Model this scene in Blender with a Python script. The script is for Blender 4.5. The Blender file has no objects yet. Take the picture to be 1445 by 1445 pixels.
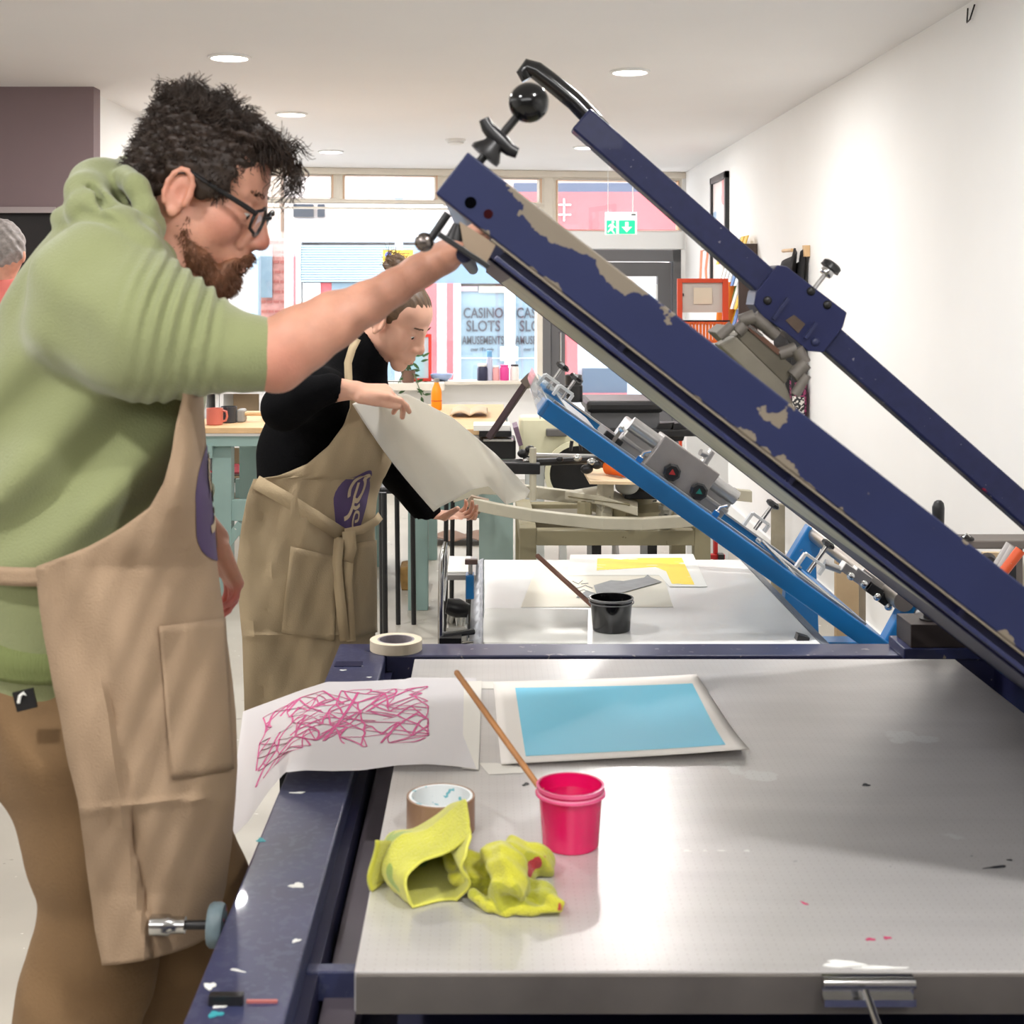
import bpy, math, random
import numpy as np
from mathutils import Vector, Matrix, Euler
random.seed(7)
RNG = np.random.default_rng(7)
PI = math.pi
scene = bpy.context.scene
COL = scene.collection

# ------------------------------------------------------------------ camera, world, lights, exposure
FPX, CX, CY, CH = 1950.0, 685.0, 412.0, 1.6     # focal length (px), vanishing point, camera height
cam = bpy.data.cameras.new('camera'); camo = bpy.data.objects.new('camera', cam); COL.objects.link(camo)
cam.sensor_width = 36.0; cam.lens = 36.0 * FPX / 1445.0
cam.shift_x = (722.5 - CX) / 1445.0; cam.shift_y = (CY - 722.5) / 1445.0
cam.clip_start = 0.05; cam.clip_end = 200
camo.location = (0, 0, CH); camo.rotation_euler = (PI / 2, 0, 0)
cam.dof.use_dof = True; cam.dof.focus_distance = 4.6; cam.dof.aperture_fstop = 10.0
scene.camera = camo
scene.view_settings.view_transform = 'Standard'; scene.view_settings.look = 'None'
scene.view_settings.gamma = 1.0; scene.view_settings.exposure = 0.82
scene.view_settings.use_curve_mapping = False
try:
    scene.cycles.use_denoising = True
    scene.cycles.max_bounces = 8; scene.cycles.sample_clamp_indirect = 6.0
except Exception: pass
world = bpy.data.worlds.new('overcast_sky'); scene.world = world; world.use_nodes = True
wn = world.node_tree.nodes; wl = world.node_tree.links
wbg = wn['Background']; wbg.inputs[1].default_value = 2.5
wtc = wn.new('ShaderNodeTexCoord'); wsep = wn.new('ShaderNodeSeparateXYZ'); wr = wn.new('ShaderNodeValToRGB')
wl.new(wtc.outputs['Generated'], wsep.inputs[0]); wl.new(wsep.outputs['Z'], wr.inputs[0]); wl.new(wr.outputs[0], wbg.inputs[0])
wr.color_ramp.elements[0].position = 0.0; wr.color_ramp.elements[0].color = (0.80, 0.85, 0.92, 1)
wr.color_ramp.elements[1].position = 0.8; wr.color_ramp.elements[1].color = (0.93, 0.96, 1.0, 1)

def area_light(name, loc, rot, sx, sy, power, color=(1, .985, .97), spread=PI):
    l = bpy.data.lights.new(name, 'AREA'); l.shape = 'RECTANGLE'; l.size = sx; l.size_y = sy
    l.energy = power; l.color = color; l.spread = spread
    o = bpy.data.objects.new(name, l); COL.objects.link(o); o.location = loc; o.rotation_euler = rot
    return o
def disc_light(name, loc, d, power, color=(1, .985, .97)):
    l = bpy.data.lights.new(name, 'AREA'); l.shape = 'DISK'; l.size = d; l.energy = power; l.color = color
    o = bpy.data.objects.new(name, l); COL.objects.link(o); o.location = loc; return o
# ------------------------------------------------------------------ helpers
def W(px, py, Y): return Vector(((px - CX) * Y / FPX, Y, CH - (py - CY) * Y / FPX))
def OZ(px, py, z): return W(px, py, FPX * (CH - z) / (py - CY))
def srgb(r, g, b):
    f = lambda c: c / 12.92 if c <= .04045 else ((c + .055) / 1.055) ** 2.4
    return (f(r / 255), f(g / 255), f(b / 255), 1)

MATS = {}
def mat(name, col, rough=.5, metal=0., vary=0., vscale=6., bump=0., bscale=60., spots=None, trans=0., alpha=1., emit=None, estr=0., spec=.5, aniso=None, coat=0., sss=0., sheen=0., wave=None):
    """procedural principled material; vary = brightness variation; spots = list of (colour, scale, threshold, stretch)"""
    if name in MATS: return MATS[name]
    m = bpy.data.materials.new(name); m.use_nodes = True; MATS[name] = m
    nt = m.node_tree; N = nt.nodes; L = nt.links; b = N['Principled BSDF']
    if len(col) == 3: col = srgb(*col)
    b.inputs['Roughness'].default_value = rough; b.inputs['Metallic'].default_value = metal
    b.inputs['Specular IOR Level'].default_value = spec
    b.inputs['Coat Weight'].default_value = coat
    if sss: b.inputs['Subsurface Weight'].default_value = sss; b.inputs['Subsurface Radius'].default_value = (.01, .004, .002); b.inputs['Subsurface Scale'].default_value = 1.0
    if sheen: b.inputs['Sheen Weight'].default_value = sheen
    if trans: b.inputs['Transmission Weight'].default_value = trans; b.inputs['IOR'].default_value = 1.45
    b.inputs['Alpha'].default_value = alpha
    tc = N.new('ShaderNodeTexCoord')
    cur = None
    rgb = N.new('ShaderNodeRGB'); rgb.outputs[0].default_value = col; cur = rgb.outputs[0]
    def noise(scale, detail=4, stretch=None, seed=0):
        n = N.new('ShaderNodeTexNoise'); n.inputs['Scale'].default_value = scale; n.inputs['Detail'].default_value = detail
        mp = N.new('ShaderNodeMapping'); L.new(tc.outputs['Object'], mp.inputs[0]); L.new(mp.outputs[0], n.inputs['Vector'])
        mp.inputs['Location'].default_value = (seed * 3.1, seed * 1.7, seed)
        if stretch: mp.inputs['Scale'].default_value = stretch
        return n.outputs['Fac']
    if vary:
        f = noise(vscale, 5, aniso)
        mr = N.new('ShaderNodeMapRange'); L.new(f, mr.inputs[0]); mr.inputs[1].default_value = .3; mr.inputs[2].default_value = .7
        mr.inputs[3].default_value = 1 - vary; mr.inputs[4].default_value = 1 + vary
        mx = N.new('ShaderNodeVectorMath'); mx.operation = 'SCALE'; L.new(cur, mx.inputs[0]); L.new(mr.outputs[0], mx.inputs['Scale']); cur = mx.outputs[0]
    for i, s in enumerate(spots or []):
        scol, sc, th = s[:3]; st = s[3] if len(s) > 3 else None
        f = noise(sc, s[4] if len(s) > 4 else 3, st, i + 1)
        mr = N.new('ShaderNodeMapRange'); L.new(f, mr.inputs[0]); mr.inputs[1].default_value = th; mr.inputs[2].default_value = th + .012
        mx = N.new('ShaderNodeMix'); mx.data_type = 'RGBA'; L.new(mr.outputs[0], mx.inputs[0]); L.new(cur, mx.inputs[6])
        mx.inputs[7].default_value = srgb(*scol) if len(scol) == 3 else scol
        cur = mx.outputs[2]
    L.new(cur, b.inputs['Base Color'])
    if bump:
        bn = N.new('ShaderNodeBump'); bn.inputs['Strength'].default_value = bump; bn.inputs['Distance'].default_value = .004
        L.new(noise(bscale, 3, aniso), bn.inputs['Height']); L.new(bn.outputs[0], b.inputs['Normal'])
    if emit is not None:
        b.inputs['Emission Color'].default_value = srgb(*emit) if len(emit) == 3 else emit; b.inputs['Emission Strength'].default_value = estr
    return m

def link_mesh(name, me, m=None, parent=None, smooth=False):
    o = bpy.data.objects.new(name, me); COL.objects.link(o)
    if m: me.materials.append(m)
    if smooth:
        me.polygons.foreach_set('use_smooth', [True] * len(me.polygons))
    if parent: o.parent = parent
    return o

class MB:
    def __init__(s): s.v = []; s.f = []
    def add(s, vs, fs):
        n = len(s.v); s.v += [tuple(v) for v in vs]; s.f += [tuple(i + n for i in f) for f in fs]; return s
    def box(s, lo, hi):
        x0, y0, z0 = lo; x1, y1, z1 = hi
        vs = [(x, y, z) for x in (x0, x1) for y in (y0, y1) for z in (z0, z1)]
        return s.add(vs, [(0, 1, 3, 2), (4, 6, 7, 5), (0, 4, 5, 1), (2, 3, 7, 6), (0, 2, 6, 4), (1, 5, 7, 3)])
    def obox(s, c, ax, ay, az, hx, hy, hz):
        c = Vector(c); ax = Vector(ax).normalized(); ay = Vector(ay).normalized(); az = Vector(az).normalized()
        vs = [c + ax * (sx * hx) + ay * (sy * hy) + az * (sz * hz) for sx in (-1, 1) for sy in (-1, 1) for sz in (-1, 1)]
        return s.add(vs, [(0, 1, 3, 2), (4, 6, 7, 5), (0, 4, 5, 1), (2, 3, 7, 6), (0, 2, 6, 4), (1, 5, 7, 3)])
    def bar(s, a, b, w, h, up=(0, 0, 1)):
        a = Vector(a); b = Vector(b); d = (b - a); L = d.length; d.normalize()
        u = Vector(up); sd = d.cross(u)
        if sd.length < 1e-4: u = Vector((1, 0, 0)); sd = d.cross(u)
        sd.normalize(); u = sd.cross(d).normalized()
        return s.obox((a + b) / 2, d, sd, u, L / 2, w / 2, h / 2)
    def tube(s, pts, r, n=10, caps=True):
        pts = [Vector(p) for p in pts]; m = len(pts)
        rs = r if isinstance(r, (list, tuple)) else [r] * m
        base = len(s.v); prev = None
        for i, p in enumerate(pts):
            d = (pts[min(i + 1, m - 1)] - pts[max(i - 1, 0)]).normalized()
            if prev is None:
                u = Vector((0, 0, 1)) if abs(d.z) < .9 else Vector((1, 0, 0))
                u = (u - d * u.dot(d)).normalized()
            else: u = (prev - d * prev.dot(d)).normalized()
            prev = u; w = d.cross(u)
            for k in range(n):
                a = 2 * PI * k / n; s.v.append(tuple(p + (u * math.cos(a) + w * math.sin(a)) * rs[i]))
        for i in range(m - 1):
            for k in range(n):
                k2 = (k + 1) % n
                s.f.append((base + i * n + k, base + i * n + k2, base + (i + 1) * n + k2, base + (i + 1) * n + k))
        if caps:
            s.f.append(tuple(base + k for k in range(n))[::-1]); s.f.append(tuple(base + (m - 1) * n + k for k in range(n)))
        return s
    def lathe(s, c, prof, n=24, axis=(0, 0, 1), closed=False):
        """prof: list of (r, h) from start to end along axis"""
        c = Vector(c); d = Vector(axis).normalized(); u = Vector((1, 0, 0)) if abs(d.x) < .9 else Vector((0, 1, 0))
        u = (u - d * u.dot(d)).normalized(); w = d.cross(u); base = len(s.v)
        for r, h in prof:
            for k in range(n):
                a = 2 * PI * k / n; s.v.append(tuple(c + d * h + (u * math.cos(a) + w * math.sin(a)) * max(r, 1e-5)))
        m = len(prof)
        for i in range(m if closed else m - 1):
            j = (i + 1) % m
            for k in range(n):
                k2 = (k + 1) % n; s.f.append((base + i * n + k, base + i * n + k2, base + j * n + k2, base + j * n + k))
        if not closed:
            s.f.append(tuple(base + k for k in range(n))[::-1]); s.f.append(tuple(base + (m - 1) * n + k for k in range(n)))
        return s
    def prism(s, pts, off):
        """polygon pts (3d, planar) extruded by off"""
        pts = [Vector(p) for p in pts]; off = Vector(off); n = len(pts)
        vs = pts + [p + off for p in pts]
        fs = [tuple(range(n)), tuple(range(2 * n - 1, n - 1, -1))] + [(i, i + n, (i + 1) % n + n, (i + 1) % n) for i in range(n)]
        return s.add(vs, fs)
    def ball(s, c, r, n=16, m=10):
        rr = r if isinstance(r, (tuple, list)) else (r, r, r); c = Vector(c); base = len(s.v)
        for i in range(m + 1):
            t = PI * i / m
            for k in range(n):
                a = 2 * PI * k / n
                s.v.append((c.x + rr[0] * math.sin(t) * math.cos(a), c.y + rr[1] * math.sin(t) * math.sin(a), c.z + rr[2] * math.cos(t)))
        for i in range(m):
            for k in range(n):
                k2 = (k + 1) % n; s.f.append((base + i * n + k, base + (i + 1) * n + k, base + (i + 1) * n + k2, base + i * n + k2))
        return s
    def grid(s, P, nu, nv, wrapu=False):
        base = len(s.v)
        for i in range(nu):
            for j in range(nv): s.v.append(tuple(P(i / (nu - 1 if not wrapu else nu), j / (nv - 1))))
        for i in range(nu if wrapu else nu - 1):
            i2 = (i + 1) % nu
            for j in range(nv - 1): s.f.append((base + i * nv + j, base + i2 * nv + j, base + i2 * nv + j + 1, base + i * nv + j + 1))
        return s
    def build(s, name, m, parent=None, bevel=0., smooth=False, solid=0., M=None, angle=True, soff=0.):
        me = bpy.data.meshes.new(name); me.from_pydata(s.v, [], s.f); me.validate()
        import bmesh
        bm = bmesh.new(); bm.from_mesh(me); bmesh.ops.remove_doubles(bm, verts=bm.verts, dist=1e-6)
        if not solid: bmesh.ops.recalc_face_normals(bm, faces=bm.faces)
        bm.to_mesh(me); bm.free()
        if M is not None: me.transform(M)
        o = link_mesh(name, me, m, parent, smooth)
        if smooth and angle:
            try: me.set_sharp_from_angle(angle=math.radians(40))
            except Exception: pass
        if solid:
            md = o.modifiers.new('solid', 'SOLIDIFY'); md.thickness = solid; md.offset = soff
        if bevel:
            md = o.modifiers.new('bevel', 'BEVEL'); md.width = bevel; md.segments = 2; md.limit_method = 'ANGLE'; md.angle_limit = math.radians(50)
        return o

def tag(o, label=None, cat=None, group=None, kind=None):
    if label: o['label'] = label
    if cat: o['category'] = cat
    if group: o['group'] = group
    if kind: o['kind'] = kind
    return o
def thing(name, label, cat, loc=(0, 0, 0), group=None):
    o = bpy.data.objects.new(name, None); COL.objects.link(o); o.location = loc; o.empty_display_size = .05
    return tag(o, label, cat, group)
def own(root, *objs):
    """make root (an Empty somewhere) the parent while keeping world positions"""
    for o in objs:
        o.parent = root; o.matrix_parent_inverse = Matrix.Translation(root.location).inverted()
class Group:
    """builds parts in world coordinates under an Empty"""
    def __init__(s, name, label, cat, loc=(0, 0, 0), group=None): s.root = thing(name, label, cat, loc, group)
    def part(s, mb, name, m, label=None, under=None, **k):
        o = mb.build(name, m, None, **k)
        if under is None: own(s.root, o)
        else:
            o.parent = under; o.matrix_parent_inverse = Matrix.Translation(s.root.location).inverted() if False else Matrix.Translation(s.root.location).inverted() @ Matrix.Identity(4)
            o.matrix_parent_inverse = under_inv(under, s.root)
        if label: o['label'] = label
        return o
def under_inv(under, root):
    # 'under' keeps identity local transform with parent inverse, so its world matrix is identity
    return Matrix.Identity(4)
def structure(o, label=None):
    o['kind'] = 'structure'
    if label: o['label'] = label
    return o
def copy_tree(root, dloc, label=None, rotz=None, group=None):
    r = root.copy(); COL.objects.link(r); r.location = Vector(root.location) + Vector(dloc)
    if rotz is not None: r.rotation_euler.z = rotz
    if label: r['label'] = label
    if group: r['group'] = group
    for ch in list(root.children):
        c = ch.copy(); COL.objects.link(c); c.parent = r; c.matrix_parent_inverse = ch.matrix_parent_inverse.copy()
        for g in list(ch.children):
            d = g.copy(); COL.objects.link(d); d.parent = c; d.matrix_parent_inverse = g.matrix_parent_inverse.copy()
    return r

# ------------------------------------------------------------------ signed distance field sculpting
class Field:
    def __init__(s, lo, hi, h):
        s.lo = np.array(lo, np.float32); s.h = h
        s.n = np.ceil((np.array(hi) - np.array(lo)) / h).astype(int) + 1
        s.D = np.full(s.n, .06, np.float32)
    def sub(s, lo, hi):
        a = np.clip(np.floor((np.array(lo) - s.lo) / s.h).astype(int), 0, s.n); b = np.clip(np.ceil((np.array(hi) - s.lo) / s.h).astype(int) + 1, 0, s.n)
        if (b <= a).any(): return None
        sl = tuple(slice(a[i], b[i]) for i in range(3))
        g = [(s.lo[i] + s.h * np.arange(a[i], b[i], dtype=np.float32)) for i in range(3)]
        return sl, g[0][:, None, None], g[1][None, :, None], g[2][None, None, :]
    def comb(s, sl, d, k, cut):
        A = s.D[sl]
        if cut:
            h = np.maximum(k - np.abs(A + d), 0) / k; s.D[sl] = np.maximum(A, -d) + h * h * k * .25
        else:
            h = np.maximum(k - np.abs(A - d), 0) / k; s.D[sl] = np.minimum(A, d) - h * h * k * .25
    def cap(s, a, b, ra, rb=None, k=.01, cut=False, disp=None):
        rb = ra if rb is None else rb; a = np.array(a, np.float32); b = np.array(b, np.float32)
        m = max(ra, rb) + k + 3 * s.h + (.02 if disp else 0)
        r = s.sub(np.minimum(a, b) - m, np.maximum(a, b) + m)
        if r is None: return
        sl, X, Y, Z = r; ba = b - a; L2 = float(ba @ ba) + 1e-12
        px, py, pz = X - a[0], Y - a[1], Z - a[2]
        t = np.clip((px * ba[0] + py * ba[1] + pz * ba[2]) / L2, 0, 1)
        d = np.sqrt((px - t * ba[0]) ** 2 + (py - t * ba[1]) ** 2 + (pz - t * ba[2]) ** 2) - (ra + (rb - ra) * t)
        if disp: d = d - disp(X, Y, Z, t)
        s.comb(sl, d.astype(np.float32), k, cut)
    def chain(s, pts, rs, k=.01, **kw):
        for i in range(len(pts) - 1): s.cap(pts[i], pts[i + 1], rs[i], rs[i + 1], k, **kw)
    def ell(s, c, r, R=None, k=.01, cut=False, disp=None):
        c = np.array(c, np.float32); r = np.array(r, np.float32); m = r.max() + k + 3 * s.h
        q = s.sub(c - m, c + m)
        if q is None: return
        sl, X, Y, Z = q; X = X - c[0]; Y0 = Y - c[1]; Z = Z - c[2]
        if R is not None:
            R = np.array(R, np.float32)   # columns = local axes in world
            x = X * R[0, 0] + Y0 * R[1, 0] + Z * R[2, 0]; y = X * R[0, 1] + Y0 * R[1, 1] + Z * R[2, 1]; z = X * R[0, 2] + Y0 * R[1, 2] + Z * R[2, 2]
        else: x, y, z = X, Y0, Z
        k0 = np.sqrt((x / r[0]) ** 2 + (y / r[1]) ** 2 + (z / r[2]) ** 2); k1 = np.sqrt((x / r[0] ** 2) ** 2 + (y / r[1] ** 2) ** 2 + (z / r[2] ** 2) ** 2) + 1e-9
        d = k0 * (k0 - 1) / k1
        if disp: d = d - disp(X + c[0], Y0 + c[1], Z + c[2], None)
        s.comb(sl, d.astype(np.float32), k, cut)
    def warp(s, lo, hi, fn):
        q = s.sub(lo, hi)
        if q: sl, X, Y, Z = q; s.D[sl] -= fn(X, Y, Z).astype(np.float32)
    def mesh(s, name):
        D = s.D; S = D < 0; nx, ny, nz = D.shape
        ids = []; pos = []; quads = []
        for ax in range(3):
            lo = [slice(None)] * 3; hi = [slice(None)] * 3; lo[ax] = slice(0, -1); hi[ax] = slice(1, None)
            e = S[tuple(lo)] != S[tuple(hi)]
            o1, o2 = [(1, 2), (2, 0), (0, 1)][ax]
            I = np.argwhere(e)
            ok = (I[:, o1] > 0) & (I[:, o2] > 0) & (I[:, o1] < D.shape[o1] - 1) & (I[:, o2] < D.shape[o2] - 1); I = I[ok]
            J = I.copy(); J[:, ax] += 1
            d0 = D[I[:, 0], I[:, 1], I[:, 2]]; d1 = D[J[:, 0], J[:, 1], J[:, 2]]
            P = I.astype(np.float64); P[:, ax] += d0 / (d0 - d1)
            cells = []
            for a, b in ((0, 0), (1, 0), (1, 1), (0, 1)):
                C = I.copy(); C[:, o1] -= a; C[:, o2] -= b
                cells.append((C[:, 0] * ny + C[:, 1]) * nz + C[:, 2])
            cells = np.stack(cells, 1); flip = d0 > 0
            ids.append(cells.ravel()); pos.append(np.repeat(P, 4, axis=0))
            cells2 = cells.copy(); cells2[flip] = cells2[flip][:, ::-1]; quads.append(cells2)
        ids = np.concatenate(ids); pos = np.concatenate(pos); quads = np.concatenate(quads)
        uq, inv = np.unique(ids, return_inverse=True); cnt = np.bincount(inv)
        V = np.stack([np.bincount(inv, pos[:, i]) / cnt for i in range(3)], 1) * s.h + s.lo
        Q = np.searchsorted(uq, quads)
        c = V.mean(0); v0, v1, v3 = V[Q[:, 0]], V[Q[:, 1]], V[Q[:, 3]]
        vol = np.einsum('ij,ij->i', np.cross(v1 - v0, v3 - v0), v0 - c).sum()      # signed volume decides the winding
        if vol < 0: Q = Q[:, ::-1]
        return arr_mesh(name, V, Q)
def arr_mesh(name, V, Q):
    me = bpy.data.meshes.new(name); n = len(Q); k = Q.shape[1]
    me.vertices.add(len(V)); me.vertices.foreach_set('co', np.asarray(V, np.float32).ravel())
    me.loops.add(n * k); me.loops.foreach_set('vertex_index', Q.astype(np.int32).ravel())
    me.polygons.add(n); me.polygons.foreach_set('loop_start', np.arange(0, n * k, k, dtype=np.int32))
    me.polygons.foreach_set('use_smooth', np.ones(n, bool))
    me.update(calc_edges=True); me.validate()
    return me
def strands(name, polys, r0, r1=None, n=3):
    """polys: (N, K, 3) array -> one mesh of thin tapering tubes"""
    P = np.asarray(polys, float); N_, K, _ = P.shape; r1 = r0 * .3 if r1 is None else r1
    T = np.gradient(P, axis=1); T /= np.linalg.norm(T, axis=2, keepdims=True) + 1e-9
    U = np.cross(T, np.array([.3, .5, .81])); U /= np.linalg.norm(U, axis=2, keepdims=True) + 1e-9; Wv = np.cross(T, U)
    rr = np.linspace(r0, r1, K)[None, :, None, None]
    a = np.arange(n) * 2 * PI / n
    V = P[:, :, None, :] + rr * (np.cos(a)[None, None, :, None] * U[:, :, None, :] + np.sin(a)[None, None, :, None] * Wv[:, :, None, :])
    idx = np.arange(N_ * K * n).reshape(N_, K, n)
    q = np.stack([idx[:, :-1, :], np.roll(idx, -1, 2)[:, :-1, :], np.roll(idx, -1, 2)[:, 1:, :], idx[:, 1:, :]], -1).reshape(-1, 4)
    return arr_mesh(name, V.reshape(-1, 3), q)
# ------------------------------------------------------------------ shared materials
M_wall = mat('white_wall_paint', (243, 242, 240), .85, vary=.02, vscale=1.5)
M_ceil = mat('ceiling_paint', (240, 239, 239), .9, vary=.015, vscale=1.2)
M_purple = mat('mauve_wall_paint', (132, 114, 116), .85, vary=.03, vscale=2)
M_floor = mat('worn_concrete_floor', (178, 172, 160), .45, vary=.09, vscale=2.2, spots=[((225, 222, 214), 26, .70), ((150, 142, 130), 9, .70)])
M_cream = mat('old_cream_joinery', (226, 218, 204), .6, vary=.05, vscale=5)
M_greyframe = mat('grey_door_frame', (104, 103, 104), .45)
M_glass = mat('window_glass', (235, 245, 245), .02, trans=1.0, spec=.3); 
for _m in (M_glass,):
    nt = _m.node_tree; out = nt.nodes['Material Output']; b = nt.nodes['Principled BSDF']
    tr = nt.nodes.new('ShaderNodeBsdfTransparent'); gl = nt.nodes.new('ShaderNodeBsdfGlossy'); gl.inputs['Roughness'].default_value = .02
    mx = nt.nodes.new('ShaderNodeMixShader'); mx.inputs[0].default_value = .06
    nt.links.new(tr.outputs[0], mx.inputs[1]); nt.links.new(gl.outputs[0], mx.inputs[2]); nt.links.new(mx.outputs[0], out.inputs[0])
M_black = mat('black_plastic', (24, 24, 26), .35)
M_blackmetal = mat('black_metal', (34, 33, 34), .4, metal=.3, vary=.2, vscale=20)
M_chrome = mat('chrome', (205, 205, 205), .14, metal=1.)
M_steel = mat('brushed_steel', (176, 174, 172), .35, metal=.9, vary=.08, vscale=8, aniso=(1, 12, 1))
M_white = mat('white_paint', (240, 240, 238), .5)
M_paper = mat('white_paper', (243, 242, 236), .7)
M_wood = mat('pale_wood', (214, 178, 132), .55, vary=.1, vscale=9, aniso=(1, 8, 1))
M_ply = mat('plywood', (222, 196, 158), .6, vary=.08, vscale=7)
M_teal = mat('sage_green_paint', (140, 166, 160), .5, vary=.05, vscale=6, spots=[((205, 210, 205), 30, .74)])
M_red = mat('red_plastic', (196, 40, 40), .4)
M_orange = mat('orange_plastic', (238, 110, 32), .4)

CEIL = 2.64
# ------------------------------------------------------------------ room
structure(MB().box((-4.6, -3.2, -.12), (1.9, 13.2, 0)).build('floor', M_floor))
structure(MB().box((-4.6, -3.2, CEIL), (1.9, 12.3, CEIL + .12)).build('ceiling', M_ceil))
structure(MB().box((1.74, -3.2, 0), (1.9, 12.2, CEIL)).build('wall_right', M_wall))
structure(MB().box((-2.2, 7.12, 0), (-2.04, 12.0, CEIL)).build('wall_left', M_wall))
structure(MB().box((-4.72, -3.2, 0), (-4.6, 7.2, CEIL)).build('wall_left_near', M_wall))
structure(MB().box((-4.6, -3.32, 0), (1.9, -3.2, CEIL)).build('wall_back', mat('back_wall_paint', (170, 164, 160), .9)))
# mauve partition facing the camera, with a dark doorway
pm = MB().box((-2.19, 7.0, 0), (-1.985, 7.12, CEIL)).box((-4.6, 7.0, 0), (-3.1, 7.12, CEIL)).box((-3.1, 7.0, 2.02), (-2.19, 7.12, CEIL))
structure(pm.build('wall_partition', M_purple))
dr = MB().box((-3.1, 7.06, 0), (-2.19, 7.10, 2.02)).build('door_1', mat('doorway_dark', (20, 10, 10), .4)); structure(dr)  # near-black colour stands in for the unlit space beyond the doorway
own_ = MB().box((-3.12, 6.985, 2.0), (-2.175, 7.0, 2.03)).build('door_trim', mat('pale_trim', (170, 158, 158), .5), dr)

# ------------------------------------------------------------------ shop front (far wall, slightly skewed)
A0 = Vector((-2.04, 11.45, 0)); A1 = Vector((1.74, 12.02, 0)); AU = (A1 - A0).normalized(); AN = Vector((-AU.y, AU.x, 0))  # AN points outwards
def SF(px, py):
    """pixel -> (u, z) on the shop front plane"""
    d = Vector(((px - CX) / FPX, 1, 0)); # Y=1 ray
    den = d.x * AN.x + d.y * AN.y; t = (A0.x * AN.x + A0.y * AN.y) / den
    p = d * t; return (p - A0).dot(AU), CH - (py - CY) * t / FPX
def sfbox(mb, x0, y0, x1, y1, d0, d1):
    u0, z1 = SF(x0, y0); u1, z0 = SF(x1, y1)
    c = A0 + AU * ((u0 + u1) / 2) + AN * ((d0 + d1) / 2) + Vector((0, 0, (z0 + z1) / 2))
    return mb.obox(c, AU, AN, (0, 0, 1), abs(u1 - u0) / 2, abs(d1 - d0) / 2, abs(z1 - z0) / 2)
def sfu(mb, u0, z0, u1, z1, d0, d1):
    c = A0 + AU * ((u0 + u1) / 2) + AN * ((d0 + d1) / 2) + Vector((0, 0, (z0 + z1) / 2))
    return mb.obox(c, AU, AN, (0, 0, 1), abs(u1 - u0) / 2, abs(d1 - d0) / 2, abs(z1 - z0) / 2)
ULEN = (A1 - A0).length
u_m, z_sill = SF(700, 541); ud0, _ = SF(766, 500)
# low wall under the window, header beam
structure(sfu(MB(), 0, 0, ud0, z_sill, 0, .22).build('wall_far', M_wall))
hz = SF(700, 249)[1]
structure(sfu(MB(), 0, hz, ULEN, CEIL, -.02, .2).build('trim_1', M_cream, bevel=.008))
structure(sfu(MB(), 0, z_sill, ud0, z_sill + .03, -.16, .06).build('trim_2', M_cream, bevel=.005), 'cream window sill board')
# transom bar between fanlights and main window
structure(sfbox(sfbox(MB(), 330, 281, 768, 289, -.01, .12), 330, 291, 768, 297, -.03, .1).build('trim_3', M_cream, bevel=.004))
# fanlights
fans = [(336, 247, 470, 279), (484, 248, 617, 281), (632, 252, 764, 287), (785, 255, 958, 325)]
for i, (x0, y0, x1, y1) in enumerate(fans):
    w = MB()
    t = 5
    sfbox(w, x0 - t, y0 - t, x1 + t, y0, 0, .1); sfbox(w, x0 - t, y1, x1 + t, y1 + t - 1, 0, .1)
    sfbox(w, x0 - t, y0, x0, y1, 0, .1); sfbox(w, x1, y0, x1 + t, y1, 0, .1)
    o = structure(w.build('window_%d' % (i + 1), M_cream, bevel=.004))
    f = MB(); t = 1.3
    sfbox(f, x0, y0, x1, y0 + t, -.01, .06); sfbox(f, x0, y1 - t, x1, y1, -.01, .06); sfbox(f, x0, y0, x0 + t, y1, -.01, .06); sfbox(f, x1 - t, y0, x1, y1, -.01, .06)
    f.build('glazing_bead', mat('peach_bead', (222, 184, 150), .6), o)
    sfbox(MB(), x0, y0, x1, y1, .04, .046).build('pane', M_glass, o)
# mullions between fanlights, wall pieces
mm = MB()
for x0, x1 in ((471, 483), (618, 631), (765, 784)): sfbox(mm, x0 - 4, 244, x1 + 4, 284 if x0 < 700 else 327, .005, .11)
structure(mm.build('trim_4', M_cream, bevel=.004))
structure(sfbox(sfbox(MB(), 766, 326, 966, 352, -.01, .14), 962, 244, 972, 352, -.01, .14).build('trim_5', M_white, bevel=.006), 'white board above the grey door')
# main window: frame and glass
z_top = SF(700, 297)[1]; u0m = SF(336, 400)[0]; u1m = SF(758, 400)[0]
w = MB(); sfu(w, u0m - .05, z_sill + .03, u0m, z_top, 0, .1); sfu(w, u1m, z_sill + .03, ud0, z_top, 0, .12)
mw = structure(w.build('window_5', M_cream, bevel=.004)); sfu(MB(), u0m, z_sill + .03, u1m, z_top, .05, .058).build('pane', M_glass, mw)
# door: grey frame and leaf with panes
ud1 = SF(961, 500)[0]; zd = SF(800, 352)[1]
df = MB(); sfu(df, ud0, 0, ud0 + .07, zd, 0, .12); sfu(df, ud1 - .07, 0, ud1, zd, 0, .12); sfu(df, ud0, zd - .10, ud1, zd, 0, .12)
dd = structure(df.build('door_2', M_greyframe, bevel=.004))
lf = MB(); a, b2 = ud0 + .08, ud1 - .08
sfu(lf, a, .05, a + .12, zd - .11, .03, .08); sfu(lf, b2 - .12, .05, b2, zd - .11, .03, .08)
sfu(lf, a + .12, zd - .23, b2 - .12, zd - .11, .03, .08); sfu(lf, a + .12, .05, b2 - .12, .32, .03, .08)
lf.build('door_leaf', M_greyframe, dd, bevel=.004)
sfu(MB(), a + .12, .32, b2 - .12, zd - .23, .05, .058).build('pane', M_glass, dd)
hb = MB(); p = A0 + AU * (a + .07) + AN * -.02
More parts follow.
